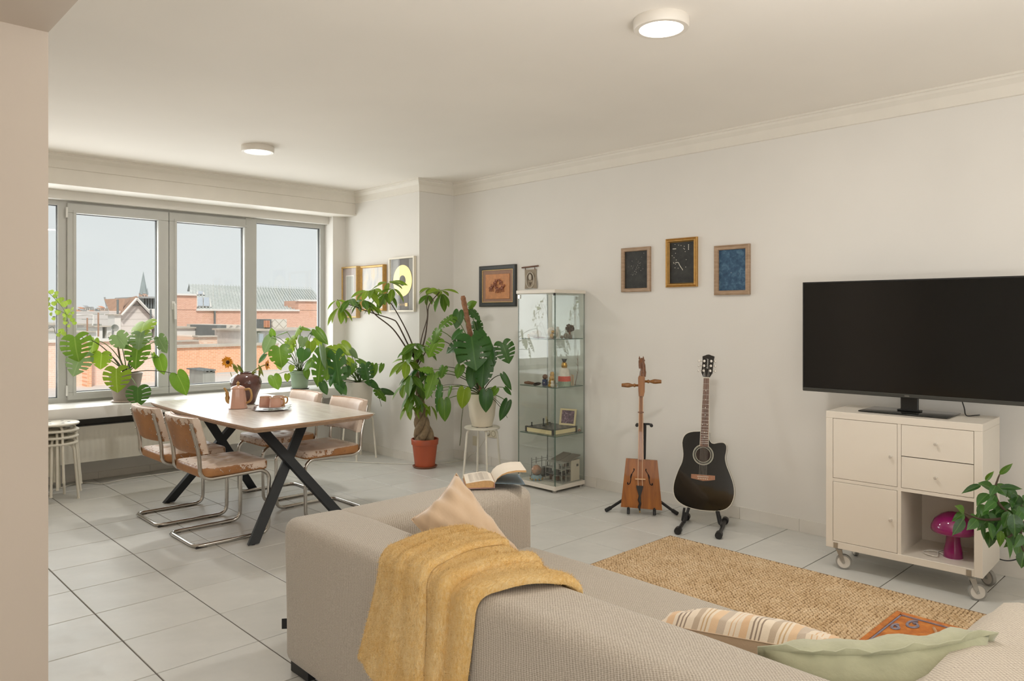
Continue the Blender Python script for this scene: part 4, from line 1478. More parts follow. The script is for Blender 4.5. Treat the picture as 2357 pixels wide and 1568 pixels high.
# switch and sockets under the plant stool
ivory = M('ivory_plastic', (214, 206, 184), .4, vary=.02)
t, W, H = wallthing('light_switch', 'ivory wall plate below and left of the double socket behind the stool', 'switch', XR - .001, 1089, 1101, 1004, 1026)
MB().rbox((-W / 2, -H / 2, 0), (W / 2, H / 2, .008), .002, 1).build('plate', ivory, t, 30)
MB().rbox((-W * .3, -H * .33, .008), (W * .3, H * .33, .011), .001, 1).build('rocker', ivory, t, 30)
t, W, H = wallthing('wall_socket', 'ivory double wall socket behind the monstera stool', 'socket', XR - .001, 1119, 1143, 988, 1007)
MB().rbox((-W / 2, -H / 2, 0), (W / 2, H / 2, .008), .002, 1).build('plate', ivory, t, 30)
for s in (-1, 1):
    MB().lathe([(0, .002), (W * .15, .003), (W * .17, .0085), (W * .19, .0095), (W * .2, .008)], 18, Matrix.Translation((s * W * .25, 0, 0))).build('socket_cup', M('socket_shadow', (128, 118, 96), .6), t)

# white cable on the floor
cable_m = M('white_cable', (214, 210, 200), .5)
pts = [PX(1121, 998, XR - .03), PX(1118, 1008, XR - .035), PX(1100, 1035, XR - .03), PX(1083, 1048, XR - .05), G(1070, 1058, .006), G(1026, 1066, .006), G(980, 1068.5, .006), G(908, 1067.5, .006), G(840, 1065, .006), G(776, 1062, .006), Vector((3.5, 6.9, .006)), Vector((3.0, 7.08, .006)), G(430, 1083, .006), G(360, 1093, .006), G(300, 1101, .006), G(240, 1113, .006), G(205, 1112, .006), G(180, 1112, .006), G(150, 1120, .006), G(125, 1128, .006), G(105, 1137, .006)]
t = thing('power_cable', 'long white power cable running from the socket along the floor edge', 'cable', pts[0])
MB().tube([p - pts[0] for p in spline(pts, 6)], .0042, 6).build('flex', cable_m, t, 180)
MB().tube([(0.0, 0, 0), (.022, 0, 0)], .016, 12).build('plug', cable_m, t, 60)

# radiator under the sill
rad_m = M('radiator_enamel', (216, 212, 200), .4, vary=.02)
t = thing('radiator', 'long cream panel radiator under the window sill', 'radiator', (.9, 6.98, .205))
Lr, Hr = 2.85, .30
mb = MB()
nr = 68
vs = []
for k in range(nr * 4 + 1):
    x = Lr * k / (nr * 4)
    ph = k % 4
    vs.append((x, (-.006 if ph in (1, 2) else 0)))
prof_v = [(0, 0), (.035, 0), (.05, 1), (Hr - .05, 1), (Hr - .035, 0), (Hr, 0)]
for z, a in prof_v:
    mb.v += [(x, y * a, z) for x, y in vs]
m_ = len(vs)
for j in range(len(prof_v) - 1):
    mb.f += [(j * m_ + i, j * m_ + i + 1, (j + 1) * m_ + i + 1, (j + 1) * m_ + i) for i in range(m_ - 1)]
mb.mi = [0] * len(mb.f)
mb.build('panel', rad_m, t, 25)
MB().box((0, .012, 0), (Lr, .11, Hr - .004)).build('rear_panel', rad_m, t, 0)
dg_ = M('radiator_gap_grey', (92, 92, 88), .6)
b = MB().box((-.02, .002, Hr), (Lr + .02, .118, Hr + .006))
b.box((-.02, .10, Hr), (Lr + .02, .118, Hr + .06))
b.build('top_grille', dg_, t, 0)
for x in (.3, 1.4, 2.5):
    MB().box((x, .11, .02), (x + .03, .277, .06)).build('bracket', rad_m, t, 0)
t['label'] = 'long cream panel radiator with dark top grille under the window sill'

# ================================================================= CABINET, TELEVISION AND THEIR THINGS
cab_m = M('cabinet_white', (222, 215, 203), .35, vary=.015, scale=2)
cab_in = M('cabinet_white_inside', (216, 208, 196), .45, vary=.02)
KO = Vector((4.255, 1.42, 0))
KM = frame_mat(KO, (.04, -1, 0), (0, 0, 1))
kx = thing('tv_cabinet', 'white cube cabinet on casters with two doors, two drawers and an open bay', 'cabinet')
kx.matrix_world = KM
Wk, z0, z1, dp, th = .385, .125, .895, .39, .038
MB().rbox((-Wk, z1 - th, -dp), (Wk, z1, 0), .0015, 1).build('top', cab_m, kx, 30)
MB().rbox((-Wk + th, z0, -dp), (Wk - th, z0 + th, 0), .0015, 1).build('bottom', cab_m, kx, 30)
for s in (-1, 1):
    a, c = sorted((s * Wk, s * (Wk - th)))
    MB().rbox((a, z0, -dp), (c, z1 - th - .0005, 0), .0015, 1).build('side_panel', cab_m, kx, 30)
MB().box((-.009, z0 + th, -dp), (.009, z1 - th, -.002)).build('divider', cab_m, kx, 0)
zm = (z0 + z1) / 2
MB().box((-Wk + th, zm - .009, -dp), (-.009, zm + .009, -.002)).box((.009, zm - .009, -dp), (Wk - th, zm + .009, -.002)).build('shelf', cab_m, kx, 0)
MB().box((-Wk + .01, z0 + .01, -dp), (Wk - .01, z1 - .01, -dp + .006)).build('back_panel', cab_in, kx, 0)
knob_m = M('knob_chrome', (214, 209, 200), .25, .45)
def front(nm, x0, x1, y0, y1, kxp, kyp):
    f = MB().rbox((x0 + .002, y0 + .002, -.018), (x1 - .002, y1 - .002, -.001), .0012, 1).build(nm, cab_m, kx, 30)
    MB().lathe([(0, 0), (.005, 0), (.005, .012), (.0085, .016), (.0085, .022), (.006, .025), (0, .025)], 14, Matrix.Translation((kxp, kyp, -.001))).build('knob', knob_m, f)
    return f
L0, L1, R0_, R1_ = -Wk + th, -.009, .009, Wk - th
front('door', L0, L1, zm + .009, z1 - th, L1 - .03, zm + .17)
front('door', L0, L1, z0 + th, zm - .009, L1 - .03, zm - .17)
zq = (zm + .009 + z1 - th) / 2
front('drawer', R0_, R1_, zq, z1 - th, (R0_ + R1_) / 2, (zq + z1 - th) / 2 + .0)
front('drawer', R0_, R1_, zm + .009, zq, (R0_ + R1_) / 2, (zq + zm) / 2)
galv = M('caster_steel', (176, 174, 168), .32, .75, vary=.08, scale=40)
wheel_m = M('caster_wheel_white', (214, 208, 198), .45)
tyre_m = M('caster_tyre_grey', (150, 148, 142), .6)
for (x, z, a) in ((-Wk + .055, -.045, .35), (Wk - .055, -.03, .5), (-Wk + .055, -dp + .06, 2.2), (Wk - .06, -dp + .055, -.6)):
    c = MB().rbox((x - .028, z0 - .006, z - .028), (x + .028, z0 - .0005, z + .028), .003, 1).build('caster', galv, kx, 30)
    mb = MB()
    rot = Matrix.Rotation(a, 4, 'Y')
    mm = Matrix.Translation((x, 0, z)) @ rot
    mb.lathe([(0, 0), (.016, 0), (.02, -.008), (.016, -.018), (0, -.018)], 16, Matrix.Translation((x, z0 - .006, z)) @ Matrix.Rotation(R(-90), 4, 'X'))
    for s in (-1, 1):
        mb.prism([(-.014, .112), (.014, .112), (.032, .042), (.022, .034), (.006, .06)], s * .016 - .0015, s * .016 + .0015, mm)
    mb.prism([(-.014, .104), (.014, .104), (.014, .109), (-.014, .109)], -.016, .016, mm)
    mb.build('fork', galv, c, 40)
    wmx = mm @ Matrix.Translation((.026, .0425, -.011))
    MB().lathe([(0, 0), (.034, 0), (.034, .022), (0, .022)], 24, wmx).build('wheel', wheel_m, c)
    MB().lathe([(.034, -.001), (.042, .001), (.0425, .011), (.042, .021), (.034, .023)], 24, wmx).build('tyre', tyre_m, c)
    MB().lathe([(0, -.008), (.007, -.008), (.007, .030), (0, .030)], 10, wmx).build('axle', galv, c)
for x in (-Wk + .055, Wk - .06):
    MB().rbox((x - .012, z0 + .0, .0005), (x + .012, z0 + .033, .003), .003, 1).build('bracket', galv, kx, 30)
for y in (z1 - .05, z1 - .02):
    pass

# television
tvm = M('tv_black_plastic', (26, 26, 25), .35, vary=.05)
b = NB('tv_screen')
b.col(srgb(14, 14, 13))
b.set(rough=.13, spec=.5)
TVX = 4.44
tvo = Vector((TVX, 1.44, z1))
tv = thing('television', 'large black flat television on a glass stand atop the white cabinet', 'television')
tv.matrix_world = frame_mat(tvo, (.03, -1, 0), (0, 0, 1))
Wt, t0_, t1_ = .582, .090, .742
MB().rbox((-Wt, t0_, -.035), (Wt, t1_, .0), .004, 2).build('housing', tvm, tv, 40)
MB().box((-Wt + .009, t0_ + .018, .0), (Wt - .009, t1_ - .009, .0008)).build('screen', b.m, tv, 0)
mitre(2 * Wt, t1_ - t0_, .01, [(0, 0), (0, .004), (.008, .004), (.009, 0)]).build('bezel', tvm, tv, 20).location = (0, (t0_ + t1_) / 2, 0)
MB().rbox((-Wt, t0_ - .004, -.02), (Wt, t0_ + .017, .006), .003, 1).build('bottom_rail', M('tv_rail_grey', (58, 58, 54), .4), tv, 30)
MB().box((-.012, t0_ + .003, .006), (.012, t0_ + .010, .0066)).build('badge', M('badge_silver', (120, 118, 112), .4, .6), tv, 0)
MB().rbox((-.045, .012, -.055), (.045, t0_ + .06, -.034), .004, 1).build('neck', tvm, tv, 30)
MB().rbox((-.06, .0085, -.07), (.06, .018, -.018), .004, 1).build('foot_socket', tvm, tv, 30)
b = NB('black_glass')
b.col(srgb(26, 28, 26))
b.set(rough=.06, spec=.6)
MB().rbox((-.225, .002, -.16), (.225, .0085, .105), .003, 2).build('stand_base', b.m, tv, 40)
for x in (-.2, .2):
    MB().box((x - .012, .0005, .06), (x + .012, .0025, .09)).build('pad', tvm, tv, 0)
p = [Vector((.25, t0_ + .02, -.04)), Vector((.265, .05, -.05)), Vector((.27, .008, -.07)), Vector((.30, .006, -.12)), Vector((.31, .004, -.17))]
MB().tube(spline(p, 5), .003, 6).build('power_lead', black_m, tv, 180)

# mushroom lamp in the open bay
b = NB('plum_glass')
b.col(srgb(134, 8, 92))
b.set(rough=.05, spec=.6, coat=.6)
b.b.inputs['Subsurface Weight'].default_value = .15
b.b.inputs['Subsurface Radius'].default_value = (.02, .004, .012)
plum = b.m
lm = thing('mushroom_lamp', 'magenta glass mushroom lamp in the open bay of the cabinet', 'lamp', G(2194, 1284, z0 + th) + Vector((0, 0, .001)))
MB().lathe([(0, .001), (.044, .001), (.047, .006), (.043, .04), (.035, .08), (.033, .115), (.038, .14), (.0, .14)], 32).build('base', plum, lm, 60)
MB().lathe([(.030, .139), (.085, .131), (.100, .134), (.106, .143), (.102, .168), (.086, .200), (.056, .226), (.024, .240), (0, .243)], 36).build('shade', plum, lm, 60)
MB().lathe([(.0465, .0), (.0475, .0), (.0475, .003), (.0465, .003)], 32).build('foot_ring', M('clear_rim', (226, 206, 216), .2), lm)
pt = [Vector((.0, .045, .005)), Vector((.03, .09, .006)), Vector((.0, .135, .006)), Vector((-.05, .12, .006)), Vector((-.06, .06, .006)), Vector((.02, .075, .01)), Vector((.1, .05, .006)), Vector((.14, -.03, .006))]
MB().tube(spline(pt, 6), .0032, 6).build('flex', cable_m, lm, 180)

# black lead hanging behind the cabinet
pts = [PX(2286, 1275, 4.66), PX(2300, 1287, 4.70), PX(2322, 1291, 4.74), PX(2345, 1286, 4.78), PX(2370, 1276, XR - .01)]
t = thing('black_lead', 'black power lead sagging from the cabinet to the wall at the right', 'cable', pts[0])
MB().tube([p - pts[0] for p in spline(pts, 6)], .0035, 6).build('flex', black_m, t, 180)

# ================================================================= GLASS CABINET
gx0, gx1, gy0, gy1, gzt = 4.425, 4.80, 4.067, 4.497, 1.645
cg = glass('cabinet_glass', (.955, .972, .962), 1.0)
ge = M('glass_edge_green', (88, 108, 96), .25, vary=.05)
gc = thing('glass_cabinet', 'tall narrow glass display cabinet with white top and base', 'display cabinet', (gx0, gy0, 0))
gw, gd = gx1 - gx0, gy1 - gy0
MB().rbox((0, 0, .022), (gw, gd, .055), .002, 1).build('base', cab_m, gc, 30)
MB().rbox((-.006, -.006, gzt - .028), (gw + .004, gd + .006, gzt), .002, 1).build('top', cab_m, gc, 30)
for x in (.03, gw - .03):
    for y in (.03, gd - .03):
        MB().lathe([(0, 0), (.016, 0), (.018, .022), (0, .022)], 14, Matrix.Translation((x, y, 0))).build('foot', M('foot_grey', (150, 148, 142), .5), gc)
zA, zB = .0555, gzt - .0285
def gpane(nm, a, c):
    f = MB().box(a, c).build(nm, cg, gc, 0)
    ax = [c[i] - a[i] for i in range(3)]
    k = ax.index(min(ax))
    o = [i for i in range(3) if i != k]
    eb = MB()
    e = .0022
    for i in o:
        for lohi in (0, 1):
            p, q = list(a), list(c)
            if lohi:
                p[i] = c[i] - e
            else:
                q[i] = a[i] + e
            if i == 2 and nm != 'glass_shelf':
                continue
            p[k] -= .0004
            q[k] += .0004
            eb.box(p, q)
    eb.build('glass_edge', ge, f, 0)
    return f
gpane('door', (.004, .006, zA + .006), (.0085, gd - .012, zB - .004))
gpane('side_pane', (.012, .002, zA), (gw - .004, .0065, zB))
gpane('side_pane', (.012, gd - .0065, zA), (gw - .004, gd - .002, zB))
for z in (1.243, .850, .455):
    gpane('glass_shelf', (.02, .012, z - .005), (gw - .012, gd - .012, z))
MB().box((gw - .004, .004, zA), (gw, gd - .004, zB)).build('back_pane', cg, gc, 0)
for y in (.003, gd - .009):
    MB().box((gw - .009, y, zA), (gw - .003, y + .006, zB)).build('rear_post', M('post_grey', (150, 152, 146), .4, .4), gc, 0)
hg = M('hinge_steel', (222, 220, 214), .25, .5)
for z in (zA + .012, zB - .04):
    MB().rbox((-.003, gd - .035, z), (.012, gd - .010, z + .032), .001, 1).build('hinge', hg, gc, 0)
MB().rbox((-.003, .002, zB - .02), (.012, .014, zB), .001, 1).build('catch', black_m, gc, 0)

def on(x, y, z):
    return G(x, y, z) + Vector((0, 0, .0008))
S1, S2, S3, S4 = 1.243, .850, .455, .055
bronze = M('gold_figure', (176, 134, 54), .3, .6, vary=.2, scale=60)
shell = M('shell_white', (214, 206, 194), .35, vary=.1, scale=40)
rockg = M('rock_grey', (134, 126, 114), .8, vary=.3, scale=40, bump=.5, bscale=90)
brownw = wood('carved_brown', (92, 60, 42), (134, 92, 64), .55, (1, 1, 1), (0, 0, 0), 50)
def figure(name, label, cat, p, rz=0):
    return thing(name, label, cat, p, rz)
# top shelf
p = Vector((gx0 + .085, gy0 + .10, S1 + .0008))
t = figure('golden_ornament', 'golden ball ornament with a smaller ball on the top glass shelf', 'ornament', p)
MB().ball((0, 0, .024), (.024, .024, .024), 16, 10).build('large_ball', bronze, t)
MB().ball((.004, .002, .058), (.015, .015, .013), 14, 8).build('small_ball', bronze, t)
p = Vector((gx0 + .09, gy0 + .30, S1 + .0008))
t = figure('seashell', 'large pale seashell on the top glass shelf near the hinge', 'shell', p)
mb = MB()
for k in range(26):
    a = k * .5
    r_ = .034 * math.exp(-.075 * k)
    mb.ball((math.cos(a) * r_ * .8, math.sin(a) * r_ * .8 + k * .0022, .034 - k * .0004), r_ * .95 + .002, 8, 6)
mb.build('whorl', shell, t, 180)
p = Vector((gx0 + .075, gy0 + .365, S1 + .0008))
t = figure('striped_shell', 'little yellow striped shell beside the large pale one on the top shelf', 'shell', p)
for k in range(5):
    MB().lathe([(0, 0), (.013, 0), (.013, .0055), (0, .0055)], 12, Matrix.Translation((0, 0, .007 * k)) @ Matrix.Scale(1 - .1 * abs(k - 2), 4)).build('band', bronze if k % 2 == 0 else shell, t)
p = Vector((gx0 + .05, gy0 + .22, S1 + .0008))
t = figure('driftwood_slice', 'flat piece of driftwood along the front of the top shelf', 'driftwood', p)
MB().ball((0, 0, .008), (.02, .075, .008), 10, 6).build('wood', brownw, t)
p = Vector((gx0 + .14, gy0 + .16, S1 + .0008))
t = figure('white_dish', 'white curved shell dish leaning behind the golden ornament', 'dish', p, R(20))
MB().lathe([(0, 0), (.03, .004), (.05, .016), (.051, .018), (.03, .007), (0, .003)], 24, Matrix.Translation((0, 0, .040)) @ Matrix.Rotation(R(62), 4, 'Y')).build('bowl', shell, t)
MB().box((-.01, -.02, 0), (.012, .02, .006)).build('stand', brownw, t)
p = Vector((gx0 + .06, gy0 + .055, S1 + .0008))
t = figure('black_figurine', 'tiny black and white animal figurine by the corner of the top shelf', 'figurine', p)
MB().ball((0, 0, .014), (.011, .014, .014), 10, 8).build('body', black_m, t)
MB().ball((-.006, -.002, .034), (.010, .011, .009), 10, 8).build('head', shell, t)
for s in (-1, 1):
    MB().lathe([(.005, 0), (0, .009)], 8, Matrix.Translation((-.005, s * .006, .041))).build('ear', black_m, t)
for k, (dx, dy, r_) in enumerate(((.17, .03, .026), (.24, .05, .02), (.12, .03, .016))):
    t = figure('stone', ('large brownish stone on the top shelf behind the corner', 'grey stone in the middle right of the top shelf', 'small dark stone at the side pane of the top shelf')[k], 'stone', Vector((gx0 + dx, gy0 + dy, S1 + .0008)))
    MB().ball((0, 0, r_ * .9), (r_, r_ * .8, r_ * .9), 9, 7).build('rock', rockg, t)
p = Vector((gx0 + .28, gy0 + .085, S1 + .0008))
t = figure('coral_tree', 'brown tree shaped carving with clumped crown on the top shelf', 'ornament', p)
mb = MB()
rg = random.Random(2)
for k in range(60):
    a, e, q = rg.uniform(0, 2 * PI), rg.uniform(-1, 1), rg.uniform(.5, 1)
    s_ = math.sqrt(1 - e * e)
    mb.ball((.036 * q * s_ * math.cos(a), .036 * q * s_ * math.sin(a), .085 + .03 * q * e), .0085, 6, 5)
o = mb.build('crown', M('coral_brown', (88, 68, 54), .7, vary=.25, scale=60), t, 180)
MB().tube([(.008, 0, .0), (.004, 0, .02), (-.004, 0, .05), (0, 0, .08)], [.012, .007, .009, .012], 8).build('stem', brownw, t)
MB().ball((.006, 0, .004), (.018, .014, .004), 10, 6).build('foot', brownw, t)
t = figure('greeting_card', 'pale card with a tan window standing at the back of the top shelf', 'card', Vector((gx0 + .30, gy0 + .24, S1 + .0008)), R(60))
MB().box((-.035, -.001, 0), (.035, .001, .095)).build('card', shell, t, 0)
MB().box((-.014, -.0022, .03), (.014, -.001, .075)).build('card_window', M('card_tan', (176, 156, 132), .7), t, 0)
# second shelf
t = figure('golden_cones', 'stack of three golden cones on the second glass shelf', 'ornament', Vector((gx0 + .095, gy0 + .115, S2 + .0008)))
for k in range(4):
    rr = .038 - .006 * k
    z = .030 * k
    MB().lathe([(0, z), (rr * .9, z), (rr, z + .008), (rr * .78, z + .022), (rr * .62, z + .031), (0, z + .031)], 10).build('tier', bronze, t, 20)
red = M('red_print_cloth', (206, 84, 66), .7, vary=.25, scale=120)
grn = M('grey_green_cloth', (150, 166, 146), .7, vary=.2, scale=120)
t = figure('cloth_bottle_doll', 'tall doll bag with white top, red band and golden pineapple head on second shelf', 'doll', Vector((gx0 + .20, gy0 + .075, S2 + .0008)))
MB().lathe([(0, 0), (.052, 0), (.054, .03), (.053, .040)], 20).build('hem', grn, t)
MB().lathe([(.053, .040), (.052, .075), (.048, .082)], 20).build('band', red, t)
MB().lathe([(.048, .082), (.040, .13), (.030, .15), (0, .152)], 20).build('bodice', shell, t)
MB().lathe([(0, .15), (.022, .152), (.026, .17), (.02, .19), (.010, .2), (0, .2)], 12).build('pineapple', bronze, t, 20)
for k in range(9):
    a = k * 2 * PI / 9
    MB().tube([(.006 * math.cos(a), .006 * math.sin(a), .195), (.014 * math.cos(a), .014 * math.sin(a), .215), (.024 * math.cos(a), .024 * math.sin(a), .225)], [.006, .005, .001], 5).build('leaf', black_m, t)
t = figure('maroon_book', 'thin maroon booklet with white border standing on the second shelf', 'book', Vector((gx0 + .30, gy0 + .16, S2 + .0008)), R(55))
MB().box((-.034, -.004, 0), (.034, .004, .125)).build('cover', shell, t, 0)
MB().box((-.027, -.0052, .04), (.027, -.004, .118)).build('cover_panel', M('maroon', (126, 42, 56), .6), t, 0)
t = figure('wooden_card', 'tan wooden card leaning in front of the maroon booklet', 'card', Vector((gx0 + .295, gy0 + .07, S2 + .0008)), R(62))
MB().box((-.034, -.002, 0), (.034, .002, .088)).build('card', M('card_buff', (206, 182, 150), .7, vary=.06), t, 0)
MB().box((-.003, -.003, .052), (.003, -.002, .066)).build('motif', brownw, t, 0)
t = figure('driftwood', 'knobbly brown driftwood lying at the hinge end of the second shelf', 'driftwood', Vector((gx0 + .07, gy0 + .35, S2 + .0008)))
MB().tube([(0, .06, .014), (.005, .02, .016), (0, -.03, .014), (.01, -.06, .012)], [.009, .014, .012, .007], 8).build('wood', brownw, t)
t = figure('black_bracelet', 'round black wrist ring lying on the second shelf', 'bracelet', Vector((gx0 + .055, gy0 + .25, S2 + .0008)))
MB().tube([(.026 * math.cos(k * PI / 10), .026 * math.sin(k * PI / 10), .008 + .012 * (1 + math.cos(k * PI / 10)) * .5) for k in range(20)], .0075, 8, True).build('ring', black_m, t)
t = figure('white_cat', 'little white cat figurine at the front corner of the second shelf', 'figurine', Vector((gx0 + .045, gy0 + .065, S2 + .0008)))
MB().ball((0, 0, .018), (.016, .018, .018), 12, 8).build('body', shell, t)
MB().ball((-.002, 0, .042), (.012, .014, .012), 12, 8).build('head', shell, t)
for s in (-1, 1):
    MB().lathe([(.005, 0), (0, .01)], 8, Matrix.Translation((-.002, s * .009, .05))).build('ear', shell, t)
t = figure('blue_box', 'small navy box with a white dot carrying a brown ball on second shelf', 'box', Vector((gx0 + .12, gy0 + .22, S2 + .0008)), R(20))
MB().rbox((-.018, -.018, 0), (.018, .018, .05), .002, 1).build('box', M('navy_box', (56, 70, 104), .5), t, 30)
MB().ball((0, 0, .072), (.022, .022, .022), 12, 8).build('ball', M('patterned_ball', (124, 96, 80), .5, vary=.5, scale=80), t)
MB().box((-.0188, -.004, .02), (-.018, .004, .028)).build('dot', shell, t, 0)
t = figure('dry_twig', 'thin dry twig standing against the rear corner of the second shelf', 'twig', Vector((gx0 + .335, gy0 + .05, S2 + .0008)))
MB().tube([(-.03, .0, 0), (-.01, 0, .06), (.008, 0, .12), (.006, 0, .22), (.009, 0, .29)], [.003, .0025, .002, .002, .001], 5).build('stem', brownw, t)
for z in (.1, .16, .21):
    MB().tube([(.006, 0, z), (.0, .012, z + .02)], [.0015, .001], 4).build('spur', brownw, t)
# third shelf
t = figure('chess_board', 'low boxed chess board with pale sides on the third glass shelf', 'chess board', Vector((gx0 + .19, gy0 + .215, S3 + .0008)), R(0))
cream = M('board_cream', (224, 206, 160), .45, vary=.05)
dk = M('board_dark', (62, 58, 54), .4)
MB().box((-.145, -.155, .006), (.145, .155, .04)).build('box', cream, t, 0)
MB().box((-.148, -.158, .04), (.148, .158, .046)).build('board', dk, t, 0)
sq = M('board_square', (122, 114, 104), .4)
mb = None
for i in range(8):
    for j in range(8):
        if (i + j) % 2:
            x, y = -.128 + .032 * i, -.128 + .032 * j
            MB().box((x, y, .046), (x + .032, y + .032, .0466)).build('square', sq, t, 0)
for sx in (-1, 1):
    for sy in (-1, 1):
        MB().box((sx * .142 - .008, sy * .152 - .008, 0), (sx * .142 + .008, sy * .152 + .008, .05)).build('corner_foot', dk, t, 0)
def chessman(label, dx, dy, h, m_):
    q = figure('chess_piece', label, 'chess piece', Vector((gx0 + .19 + dx, gy0 + .215 + dy, S3 + .0478)))
    MB().lathe([(0, 0), (.011, 0), (.011, .005), (.006, .01), (.0045, h * .62), (.008, h * .68), (.0045, h * .72), (.008, h * .85), (.0, h)], 14).build('man', m_, q, 60)
chessman('black pawn standing alone on the chess board by the hinge', -.11, .12, .036, black_m)
chessman('tall black king on the middle of the chess board', -.04, .05, .07, black_m)
chessman('olive chess man behind the black king', .03, .07, .05, M('olive_man', (110, 104, 78), .4))
t = figure('glass_pawn_box', 'clear little trophy block at the rear of the third shelf', 'ornament', Vector((gx0 + .32, gy0 + .392, S3 + .0008)), R(30))
MB().rbox((-.015, -.006, 0), (.015, .006, .10), .004, 1).build('block', M('amber_block', (206, 196, 168), .2), t, 30)
MB().ball((-.0065, -.007, .07), (.007, .002, .012), 8, 6).build('emblem', bronze, t)
t = figure('photo_frame', 'cream photo frame with a dark purple snapshot on the third shelf', 'photo frame', Vector((gx0 + .325, gy0 + .115, S3 + .0478 + .0)), R(-20))
t.rotation_euler = (R(-12), 0, R(-90 + 15))
t.location = Vector((gx0 + .318, gy0 + .145, S3 + .049))
o = mitre(.15, .14, .015, [(0, 0), (0, .012), (.014, .012), (.016, .006)])
o.v = [(x, -z, y + .07) for x, y, z in o.v]
o.build('frame', cream, t, 20)
b = NB('snapshot')
b.col(b.ramp(b.noise(b.coord(), 60, 4, .7), (.35, srgb(50, 40, 46)), (.55, srgb(116, 84, 104)), (.7, srgb(196, 178, 184))))
MB().box((-.062, -.005, .012), (.062, -.002, .128)).build('snapshot', b.m, t, 0)
t = figure('pebble_jar', 'small glass jar of coloured pebbles at the rear corner of the third shelf', 'jar', Vector((gx0 + .345, gy0 + .035, S3 + .0008)))
MB().lathe([(0, 0), (.022, 0), (.024, .004), (.024, .04), (.018, .05), (.016, .05), (.022, .038), (.022, .004), (0, .003)], 20).build('jar', cg, t)
mb = MB()
rg = random.Random(8)
for k in range(26):
    a, r_ = rg.uniform(0, 6.28), rg.uniform(0, .014)
    mb.ball((r_ * math.cos(a), r_ * math.sin(a), .006 + rg.uniform(0, .026)), .0045, 6, 4, k % 3)
o = mb.build('pebbles', [M('pebble_red', (176, 84, 60), .5), M('pebble_cream', (220, 200, 170), .5), M('pebble_brown', (120, 92, 70), .5)], t, 180)
o['kind'] = 'stuff'
# base of the cabinet
t = figure('snow_globe', 'glass snow globe with blue and gold base at the foot of the cabinet', 'snow globe', Vector((gx0 + .085, gy0 + .285, S4 + .0008)))
MB().lathe([(0, 0), (.048, 0), (.05, .01), (.046, .03), (.036, .044), (0, .044)], 26).build('base', M('globe_base', (138, 160, 166), .4, vary=.3, scale=30), t)
b = NB('globe_glass')
b.col(b.ramp(b.noise(b.coord(), 18, 3), (.35, srgb(118, 96, 80)), (.6, srgb(186, 132, 98)), (.75, srgb(142, 150, 142))))
b.set(rough=.04, coat=1)
MB().ball((0, 0, .082), .044, 22, 14).build('globe', b.m, t)
for k in range(10):
    a = k * 2 * PI / 10
    MB().ball((.05 * math.cos(a), .05 * math.sin(a), .012), .008, 8, 5).build('gold_knob', bronze, t)
MB().ball((0, 0, .13), .008, 10, 6).build('finial', shell, t)
kit_d, kit_l, kit_w = M('kit_dark', (84, 80, 76), .5, vary=.2, scale=60), M('kit_grey', (170, 166, 158), .5, .3), M('kit_wall', (206, 194, 176), .6)
t = figure('model_factory', 'model factory of pale walls, grey roofs and pipework at the foot of the cabinet', 'model', Vector((gx0 + .225, gy0 + .135, S4 + .0008)))
MB().rbox((-.11, -.115, 0), (.13, .115, .006), .002, 1).build('base_plate', kit_l, t, 30)
MB().box((.01, -.105, .006), (.115, -.098, .175)).build('side_wall', kit_w, t, 0)
MB().box((.108, -.098, .006), (.115, .09, .175)).build('rear_wall', kit_w, t, 0)
MB().box((.075, -.1062, .12), (.10, -.105, .14)).build('window', kit_d, t, 0)
for y in (-.108, -.005):
    MB().add([(-.03, y, .165), (.125, y, .205), (.125, y + .09, .205), (-.03, y + .09, .165), (-.03, y, .172), (.125, y, .212), (.125, y + .09, .212), (-.03, y + .09, .172)], [(0, 3, 2, 1), (4, 5, 6, 7), (0, 1, 5, 4), (1, 2, 6, 5), (2, 3, 7, 6), (3, 0, 4, 7)]).build('roof', M('kit_roof', (122, 112, 100), .7), t, 0)
for x in (-.09, -.04, .01):
    for y in (-.09, 0, .09):
        MB().tube([(x, y, .006), (x, y, .165)], .003, 5).build('column', kit_l, t)
for z in (.06, .11, .16):
    MB().box((-.095, -.095, z), (.012, .095, z + .004)).build('gallery', kit_l if z > .1 else kit_d, t, 0)
rg = random.Random(4)
for k in range(16):
    x, y, z = rg.uniform(-.08, .08), rg.uniform(-.08, .08), rg.choice((.006, .064, .114))
    s_ = rg.uniform(.01, .02)
    m_ = rg.choice((kit_d, kit_l, brownw, red))
    if k % 2:
        MB().lathe([(0, 0), (s_, 0), (s_, s_ * 2), (s_ * .5, s_ * 2.6), (0, s_ * 2.6)], 10, Matrix.Translation((x, y, z))).build('vessel', m_, t)
    else:
        MB().box((x, y, z), (x + s_ * 1.5, y + s_, z + s_ * 1.6)).build('machine', m_, t, 0)
t = figure('model_railway', 'grey model railway gantry with posts behind the snow globe', 'model', Vector((gx0 + .255, gy0 + .375, S4 + .0008)))
MB().box((-.115, -.045, 0), (.11, .045, .006)).build('track_bed', kit_d, t, 0)
for x in (-.105, -.05, .02, .09):
    MB().tube([(x, .03, .006), (x, .03, .16)], .0028, 5).build('post', kit_d, t)
    MB().tube([(x, .03, .15), (x, -.035, .15)], .002, 5).build('arm', kit_l, t)
for z in (.12, .14):
    MB().tube([(-.11, .03, z), (.10, .03, z)], .0022, 5).build('rail', kit_l, t)
for k in range(2):
    MB().rbox((-.10 + .1 * k, -.03, .01), (-.01 + .1 * k, .01, .075), .005, 1).build('wagon', kit_d if k else rockg, t, 30)
